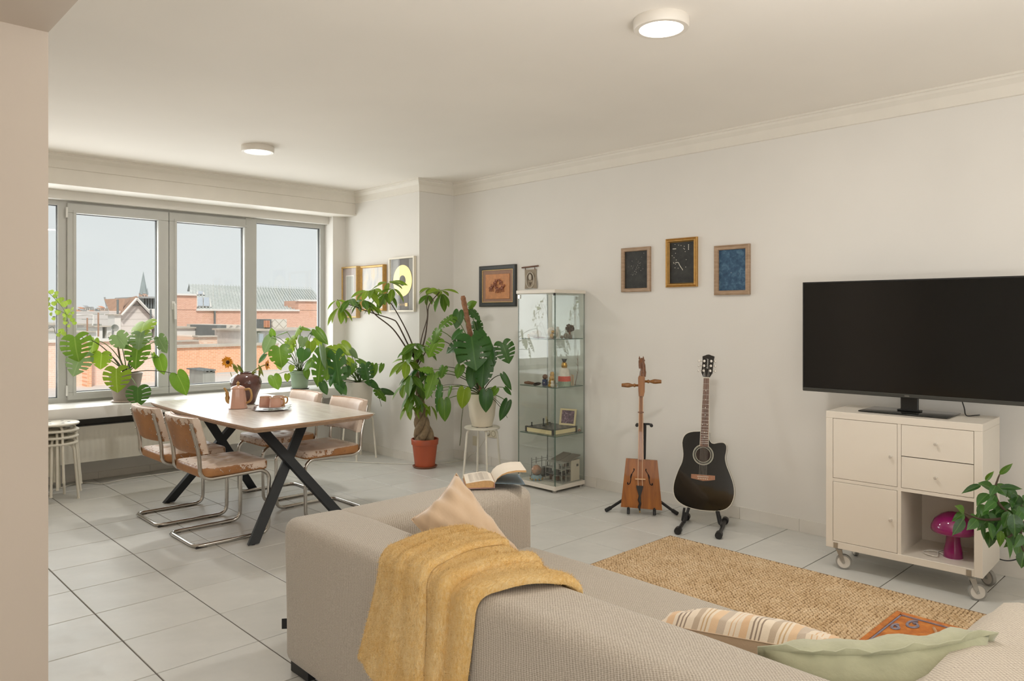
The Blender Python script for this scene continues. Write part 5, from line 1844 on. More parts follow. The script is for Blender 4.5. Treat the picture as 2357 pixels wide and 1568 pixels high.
# ================================================================= INSTRUMENTS
def tilted(name, label, cat, foot, face, lean):
    """thing standing at `foot`, its front looking along `face`, leaning back; local x right, y up, z to the viewer"""
    n = Vector((face[0], face[1], 0)).normalized()
    u = Vector((-n.y, n.x, 0))
    t = thing(name, label, cat, foot)
    t.matrix_world = frame_mat(foot, u, (0, 0, 1)) @ Matrix.Rotation(-lean, 4, 'X')
    return t
# ---- horse-head fiddle
fid = wood('fiddle_wood', (126, 70, 14), (166, 100, 28), .42, (1, .12, 1), (0, 0, 0), 30, .08)
fid_d = wood('fiddle_neck', (118, 70, 24), (152, 98, 42), .4, (1, .12, 1), (0, 0, 0), 34, .4)
carved_d = wood('fiddle_head', (92, 56, 32), (132, 84, 50), .4, (1, 1, 1), (0, 0, 0), 60, .3)
M0 = Vector((4.40, 3.20, 0))
face = (-.81, -.587)
mk = tilted('horse_head_fiddle', 'amber wooden fiddle with trapezoid body and carved horse head on a black stand', 'fiddle', M0 + Vector((0, 0, .055)), face, R(9))
bx, tx_, bh, bt = .147, .110, .345, .075
body = [(-bx, .0), (bx, -.012), (tx_ + .004, bh - .008), (-tx_, bh)]
MB().prism(body, -.004, .002, Matrix.Identity(4)).build('soundboard', fid, mk, 20)
MB().prism([(x * .985, y * .985 + .003) for x, y in body], -bt, -.004).build('side_rim', M('fiddle_side', (196, 186, 170), .4, vary=.05), mk, 20)
MB().prism([(x * 1.0, y) for x, y in body], -bt - .005, -bt).build('back_board', fid_d, mk, 20)
MB().prism([(-.021, bh * .985), (.017, bh * .985), (.013, .80), (-.015, .80)], .004, .026).build('neck', fid_d, mk, 20)
MB().prism([(-.019, .795), (.017, .795), (.024, .83), (.026, .93), (.02, .945), (-.018, .945), (-.024, .93), (-.022, .83)], .0, .04).build('peg_box', fid_d, mk, 20)
# horse head: arched neck, muzzle to the left, ears
hd = MB()
hd.tube(spline([(.008, .94, .018), (.012, .985, .018), (.008, 1.035, .02), (.0, 1.065, .024)], 5), [.024] * 5 + [.020] * 5 + [.017] * 6, 10)
hd.tube([(.004, 1.062, .02), (-.006, 1.05, .045), (-.01, 1.015, .062), (-.01, .995, .062)], [.018, .016, .011, .008], 10)
hd.build('horse_head', carved_d, mk, 60)
for s in (-1, 1):
    MB().lathe([(.007, 0), (.005, .012), (0, .026)], 8, Matrix.Translation((s * .014, 1.068, .016)) @ Matrix.Rotation(R(-90), 4, 'X')).build('ear', carved_d, mk)
for k in range(6):
    MB().ball((.016 - .002 * k, 1.06 - .018 * k, .004), (.011, .011, .011), 8, 6).build('mane', carved_d, mk)
peg = wood('peg_wood', (112, 70, 24), (150, 100, 44), .28, (1, 1, 1), (0, 0, 0), 40, .4)
for s, y in ((1, .905), (-1, .875)):
    mx = Matrix.Translation((s * .012, y, .02)) @ Matrix.Rotation(R(90) * s, 4, 'Y')
    MB().lathe([(0, 0), (.008, 0), (.009, .03), (.014, .034), (.014, .042), (.009, .046), (.010, .055), (.017, .075), (.018, .09), (.014, .125), (.013, .132), (0, .132)], 10, mx).build('tuning_peg', peg, mk, 50)
string_m = M('string_pale', (222, 190, 160), .5)
for x, xt in ((-.024, -.016), (.006, .012)):
    MB().tube([(xt, .80, .032), (x, .20, .026), (x + .002, .155, .018)], .0022, 6).build('string', string_m, mk)
MB().rbox((-.044, .197, .002), (.030, .206, .024), .002, 1).build('bridge', M('bridge_pale', (216, 176, 136), .5), mk, 30)
MB().rbox((-.026, .675, .02), (.018, .683, .036), .002, 1).build('upper_bridge', carved_d, mk, 30)
MB().prism([(-.036, .156), (.014, .154), (.010, .135), (-.006, .078), (-.016, .078), (-.034, .140)], .003, .016).build('tailpiece', black_m, mk, 30)
MB().tube([(-.011, .08, .009), (-.015, .055, .012), (-.008, .03, .012), (-.016, .005, .010), (-.011, -.02, .006)], [.008, .012, .008, .010, .004], 8).build('tail_carving', black_m, mk)
MB().tube([(-.011, -.018, .006), (-.011, -.034, .006)], .004, 8).build('end_pin', bronze, mk)
for s, ox_ in ((-1, -.072), (1, .052)):
    pts = [(ox_ + s * -.018, .275, .0025), (ox_ + s * -.020, .262, .0025), (ox_ + s * -.008, .243, .0025), (ox_ + s * .002, .218, .0025), (ox_ + s * .004, .19, .0025), (ox_ + s * .012, .166, .0025), (ox_ + s * .026, .164, .0025), (ox_ + s * .024, .176, .0025)]
    MB().tube(spline(pts, 4), [.0042] * 4 + [.003] * 6 + [.0055] * 4 + [.0034] * 8 + [.0045] * 7, 6, flat=.25).build('sound_hole', M('hole_dark', (34, 18, 12), .8), mk)
# its tripod stand
st_m = M('stand_black', (32, 32, 33), .45, vary=.05)
mst = tilted('instrument_stand', 'black tubular stand holding the horse head fiddle', 'stand', M0, face, 0)
MB().tube([(.0, .04, -.16), (.022, .40, -.20), (.026, .635, -.19)], .011, 10).build('upright', st_m, mst)
for s in (-1, 1):
    MB().tube(rounded_path([(.0, .16, -.165), (s * .10, .09, -.17), (s * .245, .014, -.055)], .03), .0105, 10).build('leg', st_m, mst)
    MB().tube([(s * .222, .026, -.075), (s * .255, .013, -.045)], .0145, 10).build('rubber_foot', black_m, mst)
    MB().tube(rounded_path([(s * .02, .045, -.16), (s * .092, .045, -.12), (s * .092, .050, .02)], .03), .009, 10).build('cradle_arm', st_m, mst)
    MB().tube(rounded_path([(s * .092, .05, .0), (s * .092, .012, .02)], .01), .011, 10).build('cradle_post', st_m, mst)
    MB().tube(rounded_path([(.022, .63, -.19), (.02 + s * .045, .636, -.15), (.02 + s * .05, .636, -.07)], .03), .008, 10).build('neck_hook', st_m, mst)
    MB().tube([(.02 + s * .05, .636, -.11), (.02 + s * .052, .636, -.066)], .012, 10).build('hook_sleeve', black_m, mst)

# ---- guitar
b = NB('black_lacquer')
b.col(srgb(12, 13, 12))
b.set(rough=.09, spec=.5, coat=.6)
lacq = b.m
G0 = Vector((4.42, 2.715, 0))
gface = (-.915, -.404)
gt = tilted('acoustic_guitar', 'black cutaway acoustic guitar with rosewood neck standing before the white wall', 'guitar', G0 + Vector((0, 0, .125)), gface, R(10.5))
K = .000835
raw = [(775, 690), (700, 700), (652, 730), (634, 790), (645, 880), (637, 950), (612, 1010), (588, 1080), (573, 1150), (580, 1220), (615, 1270), (680, 1303), (760, 1319), (840, 1322), (930, 1316), (992, 1296), (1035, 1252), (1057, 1180), (1050, 1100), (1022, 1020), (993, 950), (981, 890), (990, 830), (988, 792), (966, 772), (930, 774), (893, 783), (868, 776), (850, 745), (846, 692)]
ol = [((x - 810) * K, (1320 - y) * K) for x, y in raw]
cl = spline([(x, y, 0) for x, y in ol], 3)
ol = [(p.x, p.y) for p in cl]
inner = lambda d: [((x) * (1 - d / .2), (y - .25) * (1 - d / .27) + .25) for x, y in ol]
GD = .095
MB().prism(inner(.003), -.003, .0015).build('top', lacq, gt, 30)
n = len(ol)
mb = MB()
mb.add([(x, y, .001) for x, y in ol] + [(x, y, -.006) for x, y in ol] + [(x, y, .0012) for x, y in inner(.004)], [(i, (i + 1) % n, n + (i + 1) % n, n + i) for i in range(n)] + [(i, 2 * n + i, 2 * n + (i + 1) % n, (i + 1) % n) for i in range(n)])
ivb = M('ivory_binding', (226, 220, 204), .35)
mb.build('binding', ivb, gt, 40)
MB().prism(inner(.002), -GD, -.005).build('sides', M('guitar_side', (62, 60, 58), .15, vary=.05, coat=.5), gt, 30)
MB().prism(ol, -GD - .004, -GD + .004).build('back_binding', ivb, gt, 30)
SHX, SHY = (806 - 810) * K, (1320 - 880) * K
MB().lathe([(0, .0018), (.048, .0018), (.048, .0022), (0, .0022)], 36, Matrix.Translation((SHX, SHY, 0))).build('sound_hole', M('sound_hole_dark', (44, 30, 20), .7, vary=.3, scale=30), gt)
for r0, r1 in ((.049, .0525), (.059, .0605), (.064, .0695)):
    MB().lathe([(r0, .0016), (r0, .0023), (r1, .0023), (r1, .0016)], 40, Matrix.Translation((SHX, SHY, 0))).build('rosette', M('rosette_pale', (176, 174, 160), .35), gt)
rose = wood('rosewood', (74, 44, 28), (114, 74, 50), .35, (1, .15, 1), (0, 0, 0), 40)
nx = lambda y: (((793 + 845) / 2 - 810) * K + ((778 + 850) / 2 - (793 + 845) / 2) * K * ((1320 - 253) * K - y) / ((1320 - 253) * K - (1320 - 815) * K))
YN, YE = (1320 - 253) * K, (1320 - 815) * K
for nm, w0, w1, z0_, z1_, m_ in (('neck_binding', .0215, .030, .006, .0135, ivb), ('fretboard', .0195, .0275, .0075, .0142, rose)):
    MB().prism([(nx(YE) - w1, YE), (nx(YE) + w1, YE), (nx(YN) + w0, YN), (nx(YN) - w0, YN)], z0_, z1_).build(nm, m_, gt, 20)
MB().prism([(nx(YE + .1) - .018, YE + .10), (nx(YE + .1) + .018, YE + .10), (nx(YN) + .017, YN), (nx(YN) - .017, YN)], -.014, .006).build('neck', lacq, gt, 20)
frets = [YN - (YN - YE) * f for f in (.085, .17, .247, .32, .388, .452, .512, .568, .62, .668, .713, .755, .793, .83, .864, .896, .926, .953)]
for f in frets:
    MB().tube([(nx(f) - .02 - .006 * (YN - f) / .42, f, .0145), (nx(f) + .02 + .006 * (YN - f) / .42, f, .0145)], .0009, 5).build('fret', knob_m, gt)
for y in (358, 432, 498, 557, 698, 737):
    MB().ball((nx((1320 - y) * K), (1320 - y) * K, .0143), (.003, .003, .0006), 10, 5).build('inlay_dot', ivb, gt)
for x in (-.016, .016):
    MB().ball((nx((1320 - 634) * K) + x, (1320 - 634) * K, .0143), (.003, .003, .0006), 10, 5).build('inlay_dot', ivb, gt)
MB().rbox((nx(YN) - .021, YN - .001, .006), (nx(YN) + .021, YN + .005, .0165), .001, 1).build('nut', ivb, gt, 30)
hc = [(890, 940), (825, 800), (838, 620), (855, 430), (848, 285), (890, 268), (930, 255), (980, 232), (1030, 225), (1080, 235), (1120, 255), (1170, 268), (1215, 285), (1190, 430), (1175, 620), (1165, 800), (1080, 940)]
kx_ = 3.483 / 13.07 * K
head = [((x - 984) * kx_ + nx(YN), YN + .005 + (940 - y) * kx_) for x, y in hc]
hm = Matrix.Identity(4)
MB().prism(head, -.004, .011).build('headstock', lacq, gt, 20)
for x, y in ((905, 432), (1117, 432), (900, 580), (1107, 580), (893, 736), (1092, 736)):
    s = -1 if x < 984 else 1
    px_, py_ = (x - 984) * kx_ + nx(YN), YN + .005 + (940 - y) * kx_
    g_ = MB().lathe([(.0, .011), (.0085, .011), (.0085, .0125), (.0045, .013), (.004, .02), (0, .02)], 14, Matrix.Translation((px_, py_, 0))).build('tuner_post', knob_m, gt, 50)
    xe = nx(YN) + s * .052
    MB().tube([(px_ + s * .012, py_, .0), (xe, py_, .0)], .0025, 8).build('tuner_shaft', knob_m, g_)
    MB().ball((xe + s * .004, py_, .0), (.007, .0095, .003), 12, 8).build('tuner_button', knob_m, g_)
lm_ = Matrix.Translation((nx(YN) + (1008 - 984) * kx_, YN + .005 + (940 - 520) * kx_, .0113)) @ Matrix.Rotation(R(90), 4, 'Z')
text_mesh('Richwood', .0165, 'head_lettering', M('head_print', (216, 214, 208), .5), gt, lm_, .0002, 'CENTER', .25)
by0, by1 = (1320 - 1088) * K, (1320 - 1040) * K
bxc = (810 - 810) * K
mb = MB().prism([(-.079, by1 - .008 + .008), (-.079, by0 + .012), (-.03, by0 + .004), (.0, by0), (.03, by0 + .003), (.079, by0 + .012), (.079, by1)], .0015, .009)
mb.build('bridge', M('bridge_rosewood', (158, 112, 84), .4, vary=.12, scale=60), gt, 20)
MB().rbox((-.038, by1 - .014, .009), (.038, by1 - .011, .013), .0008, 1).build('saddle', ivb, gt, 30)
for k in range(6):
    x = -.030 + .012 * k
    MB().ball((x, by1 - .026, .010), (.0036, .0036, .003), 10, 6).build('bridge_pin', ivb, gt)
    xn = nx(YN) - .0165 + .0066 * k
    MB().tube([(x * .8, by1 - .024, .0105), (x * .8 + .0, by1 - .012, .0135), (xn, YN + .002, .0168), ((-1 if k < 3 else 1) * .02 + nx(YN), YN + .03 + .022 * (k if k < 3 else 5 - k), .015)], .00065, 4).build('string', knob_m, gt)
MB().ball((-.008, .02, -GD * .5), (.007, .007, .007), 8, 6).build('strap_button', knob_m, gt)
# A-frame guitar stand
gs = tilted('guitar_stand', 'low black folding stand with padded feet under the guitar', 'stand', G0, gface, 0)
for s in (-1, 1):
    xb = s * .125
    MB().tube([(xb + s * .005, .022, .17), (xb + s * .005, .022, -.16)], .0125, 10).build('foot_bar', st_m, gs)
    for z in (.185, -.175):
        MB().tube([(xb + s * .005, .024, z - .022), (xb + s * .005, .024, z + .022)], .0235, 14).build('rubber_foot', black_m, gs, 50)
    MB().tube(rounded_path([(xb, .022, -.02), (xb - s * .04, .16, -.06), (xb - s * .10, .36, -.175)], .05), .010, 10).build('strut', st_m, gs)
    MB().tube(rounded_path([(xb - s * .012, .09, -.02), (xb - s * .0, .062, .02), (xb - s * .004, .060, .075), (xb - s * .02, .150, .09)], .022), .0085, 10).build('cradle_hook', st_m, gs)
MB().tube([(-.03, .358, -.175), (.03, .358, -.175)], .010, 10).build('crossbar', st_m, gs)

# ================================================================= SOFT THINGS ON THE SOFA
b = NB('mohair_mustard')
v = b.coord()
n1 = b.noise(v, 7, 5, .65)
n2 = b.noise(b.coord('Object', (1, 1.6, .5)), 110, 5, .75, .6)
f = b.math('ADD', b.math('ADD', b.math('MULTIPLY', n1, .30), .14), b.math('MULTIPLY', n2, .50))
b.col(b.ramp(f, (.32, srgb(206, 150, 70)), (.5, srgb(236, 194, 124)), (.68, srgb(250, 226, 176))))
b.set(rough=.95, sheen=.9, spec=.1)
b.b.inputs['Sheen Tint'].default_value = srgb(236, 206, 150)
b.bump(b.math('ADD', n2, b.math('MULTIPLY', b.noise(v, 300, 3), .6)), .9, .006)
moh = b.m
thr = thing('throw_blanket', 'mustard yellow fuzzy mohair throw folded over the sofa back', 'blanket')
# section across the sofa back: outside face, rounded crest, inside face
def crest(s, off):
    """s in metres along the section from the outer bottom, returns x, z"""
    xo, xi, zt_, r_ = SX0 - .006 - off, SBX + .006 + off, SZ + .008 + off, .06
    h_out = zt_ - r_ - .20
    segs = [h_out, r_ * PI / 2, (xi - xo) - 2 * r_, r_ * PI / 2, .16]
    if s < segs[0]:
        return xo - .035 * (1 - s / segs[0]) ** 1.5, .20 + s
    s -= segs[0]
    if s < segs[1]:
        a = s / r_
        return xo + r_ - r_ * math.cos(a), zt_ - r_ + r_ * math.sin(a)
    s -= segs[1]
    if s < segs[2]:
        return xo + r_ + s, zt_ + .012 * math.sin(PI * s / segs[2])
    s -= segs[2]
    if s < segs[3]:
        a = s / r_
        return xi - r_ + r_ * math.sin(a), zt_ - r_ + r_ * math.cos(a)
    s -= segs[3]
    return xi + .004, zt_ - r_ - s
Stot = .93
def layer(nm, off, ya, yb, s0, s1, th, seed, nu=26, nv=64):
    """folded layer; ya(s)/yb(s) are its right and left edges, s0(t)/s1 its ends"""
    rg = random.Random(seed)
    ph = [rg.uniform(0, 6) for _ in range(6)]
    mb = MB()
    def P(u_, v_, side):
        sa = s0(u_)
        s = sa + (s1 - sa) * v_
        y0_, y1_ = ya(s), yb(s)
        y = y0_ + (y1_ - y0_) * u_
        rip = .010 * math.sin(u_ * 11 + s * 2.2 + ph[0]) * (.35 + u_ * .5) + .005 * math.sin(u_ * 23 - s * 1.5 + ph[1]) + .002 * math.sin(s * 9 + u_ * 6 + ph[2])
        edge = min(1, u_ / .10, (1 - u_) / .06, v_ / .02 + .05)
        t = th * (max(0.02, math.sqrt(max(0, 1 - (1 - edge) ** 2))))
        x, z = crest(s, off + .008 + rip * .6 + (t if side else 0))
        return (x, y, z)
    for side in (1, 0):
        for j in range(nv):
            for i in range(nu):
                mb.v.append(P(i / (nu - 1), j / (nv - 1), side))
    N = nu * nv
    for j in range(nv - 1):
        for i in range(nu - 1):
            a = j * nu + i
            mb.f += [(a, a + 1, a + nu + 1, a + nu), (N + a, N + a + nu, N + a + nu + 1, N + a + 1)]
    for j in range(nv - 1):
        a, c = j * nu, j * nu + nu - 1
        mb.f += [(a, a + nu, N + a + nu, N + a), (c, N + c, N + c + nu, c + nu)]
    for i in range(nu - 1):
        a, c = i, (nv - 1) * nu + i
        mb.f += [(a, N + a, N + a + 1, a + 1), (c, c + 1, N + c + 1, N + c)]
    mb.mi = [0] * len(mb.f)
    return mb.build(nm, moh, thr, 180)
cr = .42
lerp = lambda a, b_, t: a + (b_ - a) * max(0, min(1, t))
layer('lower_fold', .000, lambda s: lerp(1.66, 1.615, s / cr) + lerp(0, -.15, (s - cr) / .32), lambda s: 1.95, lambda u_: .0, Stot - .02, .022, 1)
layer('middle_fold', .019, lambda s: lerp(1.735, 1.715, s / cr) + lerp(0, -.06, (s - cr) / .3), lambda s: 1.99, lambda u_: .0, Stot - .05, .020, 2)
layer('upper_fold', .037, lambda s: lerp(1.785, 1.80, s / cr) + lerp(0, .02, (s - cr) / .3), lambda s: lerp(2.165, 2.035, s / cr), lambda u_: .02 + .085 * u_ ** 1.5, Stot - .08, .024, 3)

def fuzz(objs, count, seed):
    rg = random.Random(seed)
    mb = MB()
    for o in objs:
        me = o.data
        polys = me.polygons
        vs = me.vertices
        half = len(vs) // 2
        tris = [q for q in polys if max(q.vertices) < half]
        for _ in range(count):
            q = tris[rg.randrange(len(tris))]
            a, c = vs[q.vertices[0]].co, vs[q.vertices[2]].co
            e = vs[q.vertices[1]].co
            u_, v_ = rg.random(), rg.random()
            p = a + (e - a) * u_ + (c - e) * v_
            n = q.normal
            d = (n * rg.uniform(.25, .8) + Vector((rg.uniform(-1, 1), rg.uniform(-1, 1), rg.uniform(-1, .6))) * .8).normalized() * rg.uniform(.006, .014)
            s_ = d.cross(n)
            if s_.length < 1e-6:
                continue
            s_ = s_.normalized() * .00055
            k = len(mb.v)
            mb.v += [tuple(p - s_), tuple(p + s_), tuple(p + d)]
            mb.f.append((k, k + 1, k + 2))
    mb.mi = [0] * len(mb.f)
    f = mb.build('fuzz', moh, thr, 0)
    f['kind'] = 'stuff'
fuzz([o for o in COL.objects if o.parent == thr], 16000, 4)

def pillow(name, label, corners, T, mats, flange=0.0, seed=1, n=26, pinch=.06, split=True, droop=None, cat='cushion', curve=0.0):
    """corners: four points round the seam (TL, TR, BR, BL); swollen both sides, wrinkled toward corners"""
    TL, TR, BR, BL = [Vector(c) for c in corners]
    nrm = (TR - TL).cross(BL - TL).normalized()
    root = thing(name, label, cat, (TL + TR + BR + BL) / 4)
    o = Vector(root.location)
    rg = random.Random(seed)
    ph = [rg.uniform(0, 6.28) for _ in range(8)]
    W_ = (TR - TL).length
    def base(u_, v_):
        # u, v in -1..1; edges bow inwards between the corners
        k = pinch
        uu = u_ * (1 - k * (1 - v_ * v_) * abs(u_) ** 3)
        vv = v_ * (1 - k * (1 - u_ * u_) * abs(v_) ** 3)
        a, c = (uu + 1) / 2, (1 - vv) / 2
        p = TL * (1 - a) * (1 - c) + TR * a * (1 - c) + BR * a * c + BL * (1 - a) * c
        return p + nrm * curve * (1 - u_ * u_)
    def surf(u_, v_, sg):
        e = max(0, (1 - u_ ** 2)) ** .34 * max(0, (1 - v_ ** 2)) ** .34
        wr = .007 * math.sin(9 * u_ + 4 * v_ + ph[0]) * (abs(v_) ** 2) + .006 * math.sin(13 * u_ - 5 * v_ + ph[1]) * abs(v_) + .006 * math.sin(11 * v_ + 6 * u_ + ph[2]) * abs(u_) + .004 * math.sin(21 * (u_ + v_) + ph[3]) * (u_ * u_)
        return base(u_, v_) - o + nrm * sg * (T * .5 * e + wr * (e > .02) * min(1, e * 2))
    for sg, nm, m_ in ((1, 'front_cover', mats[0]), (-1, 'back_cover', mats[1])):
        mb = MB()
        mb.grid(lambda a, c: surf(-1 + 2 * a, 1 - 2 * c, sg), n, n)
        mb.build(nm, m_, root, 180)
    seam = [base(-1 + 2 * k / 20, 1) - o for k in range(20)] + [base(1, 1 - 2 * k / 20) - o for k in range(20)] + [base(1 - 2 * k / 20, -1) - o for k in range(20)] + [base(-1, -1 + 2 * k / 20) - o for k in range(20)]
    if flange:
        mb = MB()
        c = Vector((0, 0, 0))
        N = len(seam)
        fl = []
        for i, p in enumerate(seam):
            d = (seam[(i + 1) % N] - seam[i - 1]).normalized()
            out = d.cross(nrm)
            if out.dot(p) < 0:
                out = -out
            if i % 20 == 0:
                out = p.normalized() * 1.1
            wv = nrm * (.006 * math.sin(i * 1.1 + ph[4]) + .005 * math.sin(i * 2.3 + ph[5]))
            fl.append(p + out * flange + wv)
        mb.v = [tuple(p) for p in seam] + [tuple(p) for p in fl] + [tuple(p + nrm * .003) for p in seam] + [tuple(p + nrm * .003) for p in fl]
        for i in range(N):
            j = (i + 1) % N
            mb.f += [(i, j, N + j, N + i), (2 * N + i, 3 * N + i, 3 * N + j, 2 * N + j), (N + i, N + j, 3 * N + j, 3 * N + i)]
        mb.mi = [0] * len(mb.f)
        mb.build('flange', mats[2], root, 180)
    else:
        MB().tube(seam, .0022, 5, True).build('seam', mats[2], root, 180)
    return root
vel = M('beige_velvet', (200, 172, 140), .7, vary=.05, scale=8, sheen=.8, bump=.15, bscale=30, bdist=.006)
pillow('cushion', 'beige velvet cushion standing on its corner in the sofa corner', ((1.896, 2.27, .815), (1.675, 2.268, .675), (1.738, 1.94, .40), (1.956, 1.934, .53)), .15, (vel, vel, vel), 0, 3, pinch=.10)
b = NB('striped_cotton')
v = b.coord('Object')
sep = b.n('ShaderNodeSeparateXYZ')
b.l(v, sep.inputs[0])
# broad and narrow woven stripes across the length
t_ = b.math('FRACT', b.math('MULTIPLY', b.math('ADD', sep.outputs[1], 5.0), 1 / .225))
E = srgb(228, 214, 194)
rp_ = b.n('ShaderNodeValToRGB')
rp_.color_ramp.interpolation = 'CONSTANT'
stops = [(0, E), (.03, srgb(150, 132, 116)), (.05, E), (.08, srgb(150, 132, 116)), (.10, E), (.13, srgb(150, 132, 116)), (.155, E), (.20, srgb(222, 188, 150)), (.30, E), (.36, srgb(214, 178, 138)), (.375, E), (.42, srgb(214, 178, 138)), (.435, E), (.50, srgb(196, 180, 162)), (.60, srgb(222, 192, 156)), (.70, E), (.74, srgb(200, 170, 130)), (.76, E), (.79, srgb(200, 170, 130)), (.81, E), (.85, srgb(190, 172, 150)), (.93, E)]
e = rp_.color_ramp.elements
while len(e) < len(stops):
    e.new(.5)
for i, (p_, c_) in enumerate(stops):
    e[i].position, e[i].color = p_, c_
b.l(t_, rp_.inputs['Fac'])
b.col(rp_.outputs['Color'])
b.set(rough=.85, sheen=.3)
b.bump(b.noise(v, 400, 2), .3, .002)
strp = b.m
plain = M('plain_cotton', (206, 182, 156), .85, vary=.04, sheen=.3, bump=.15, bscale=200)
pillow('cushion', 'striped cream and brown cotton cushion leaning on the sofa back', ((1.93, 1.345, .485), (2.01, .80, .535), (2.21, .80, .42), (2.15, 1.36, .40)), .16, (strp, plain, plain), 0, 5, pinch=.04)
lin = M('sage_linen', (170, 171, 143), .85, vary=.09, scale=14, sheen=.4, bump=.35, bscale=24, bdist=.01)
pillow('cushion', 'sage green linen cushion with flanged edge in the near sofa corner', ((1.75, .90, .605), (2.11, .495, .66), (2.19, .58, .42), (1.84, .97, .37)), .20, (lin, lin, lin), .016, 9, pinch=.03, curve=-.035)

# ---- open book on the arm
bo = Vector((2.37, 2.555, SZ + .017))
sdir, rdir = Vector((.60, .80, 0)), Vector((.80, -.60, 0))
bk = thing('open_book', 'open hardback book lying on the sofa arm with blue grey cover', 'book', bo)
bk.matrix_world = frame_mat(bo, rdir, sdir)
page = M('book_page', (226, 216, 200), .8, vary=.03)
fore = M('book_edge', (208, 168, 118), .8, vary=.08, scale=100)
bookc = M('book_cover_blue', (104, 122, 134), .5, vary=.06)
boardp = M('book_board_pink', (188, 150, 140), .6)
BW, BH = .135, .205
def curved(nm, prof, th, mt, me_):
    """page block following prof [(x, z)] with thickness th below it"""
    mb = MB()
    n = len(prof)
    for y in (0, BH):
        mb.v += [(x, y, z) for x, z in prof]
    for y in (0, BH):
        mb.v += [(x, y, z - t) for (x, z), t in zip(prof, th)]
    for i in range(n - 1):
        mb.f.append((i, i + 1, n + i + 1, n + i)); mb.mi.append(0)
        mb.f.append((2 * n + i, 3 * n + i, 3 * n + i + 1, 2 * n + i + 1)); mb.mi.append(1)
        mb.f.append((i, 2 * n + i, 2 * n + i + 1, i + 1)); mb.mi.append(1)
        mb.f.append((n + i, n + i + 1, 3 * n + i + 1, 3 * n + i)); mb.mi.append(1)
    mb.f += [(0, n, 3 * n, 2 * n), (n - 1, 3 * n - 1, 4 * n - 1, 2 * n - 1)]
    mb.mi += [1, 1]
    return mb.build(nm, [mt, me_], bk, 30)
lp = [(-.002, .026), (-.02, .035), (-.05, .036), (-.09, .031), (-BW, .024)]
curved('left_pages', lp, [z - .004 for x, z in lp], page, fore)
rp2 = [(.0, .026), (.01, .045), (.03, .062), (.06, .074), (.10, .080), (BW + .012, .079)]
curved('right_pages', rp2, [.003, .004, .006, .008, .009, .010], page, fore)
MB().box((-BW - .004, -.004, 0), (-.004, BH + .004, .003)).build('left_board', boardp, bk, 0)
MB().box((-.005, -.004, 0), (-.001, BH + .004, .026)).build('spine', boardp, bk, 0)
cvr = MB()
cvr.add([(-.001, -.004, .022), (BW + .006, -.004, .012), (BW + .006, BH + .004, .012), (-.001, BH + .004, .022), (-.001, -.004, .025), (BW + .006, -.004, .015), (BW + .006, BH + .004, .015), (-.001, BH + .004, .025)], [(0, 3, 2, 1), (4, 5, 6, 7), (0, 1, 5, 4), (1, 2, 6, 5), (2, 3, 7, 6), (3, 0, 4, 7)])
cvr.build('right_board', bookc, bk, 0)
ink = M('print_grey_lines', (176, 168, 158), .8)
mb = MB()
for k in range(22):
    y = BH - .02 - .0075 * k
    for i in range(4):
        x0_, x1_ = -.022 - .024 * i, -.044 - .024 * i
        zz = lambda x: .0365 - .000 if x > -.05 else .036 - (abs(x) - .05) * .14
        mb.add([(x0_, y, zz(x0_) + .0006), (x1_, y, zz(x1_) + .0006), (x1_, y - .0022, zz(x1_) + .0006), (x0_, y - .0022, zz(x0_) + .0006)], [(0, 1, 2, 3)])
o = mb.build('text_lines', ink, bk, 0)
o['kind'] = 'stuff'

# ================================================================= ON THE DINING TABLE
TZ = .7506
pink = M('pink_lustre', (206, 160, 140), .16, vary=.05, scale=12, coat=.7)
giltc = M('gilt_ceramic', (184, 146, 92), .28, .5, vary=.1, scale=40)
# teapot
tp = thing('coffee_pot', 'tall pink lustre coffee pot with gilt spout and handle', 'coffee pot', G(548, 940, TZ), 0)
u_cam = math.atan2(-FX, FY)
tp.rotation_euler = (0, 0, u_cam)
PH = Matrix.Scale(1.0, 4)
MB().lathe([(0, .0), (.066, .0), (.070, .004), (.068, .012), (.0665, .015), (.056, .10), (.0515, .142), (.053, .146), (.047, .148), (0, .148)], 12).build('body', pink, tp, 25)
MB().lathe([(.051, .147), (.049, .153), (.034, .163), (.014, .169), (0, .170)], 24).build('lid', pink, tp, 60)
MB().lathe([(.012, .168), (.0085, .176), (.013, .184), (.012, .189), (.006, .192), (.004, .199), (0, .200)], 14).build('lid_knob', giltc, tp)
MB().tube(spline([(-.055, .0, .045), (-.076, 0, .058), (-.080, 0, .10), (-.086, 0, .125), (-.103, 0, .150)], 5), [.018] * 4 + [.017] * 5 + [.013] * 5 + [.009] * 5 + [.0075] * 2, 10).build('spout', giltc, tp)
MB().tube(rounded_path([(.050, 0, .138), (.088, 0, .145), (.102, 0, .10), (.094, 0, .055), (.060, 0, .038)], .02, 5), .0085, 10).build('handle', giltc, tp)
# vase with sunflowers
b = NB('brown_glaze')
v = b.coord()
n1 = b.noise(v, 22, 3)
b.col(b.ramp(b.noise(v, 8, 5), (.3, srgb(74, 44, 40)), (.7, srgb(104, 66, 58))))
b.set(rough=.16, coat=.6)
vo = b.n('ShaderNodeTexVoronoi')
vo.inputs['Scale'].default_value = 34
b.l(v, vo.inputs['Vector'])
b.bump(vo.outputs['Distance'], .25, .006)
VP_ = PD(566, HY, 5.80)
vz = Vector((VP_.x, VP_.y, TZ))
vs_ = thing('vase', 'dark brown glazed bulbous vase of sunflowers on the dining table', 'vase', vz)
MB().lathe([(0, 0), (.062, 0), (.070, .01), (.092, .08), (.112, .13), (.118, .165), (.110, .20), (.088, .222), (.056, .234), (.046, .238), (.048, .244), (.040, .245), (.038, .236), (.05, .225), (.09, .18), (.06, .05), (0, .03)], 36).build('body', b.m, vs_, 60)
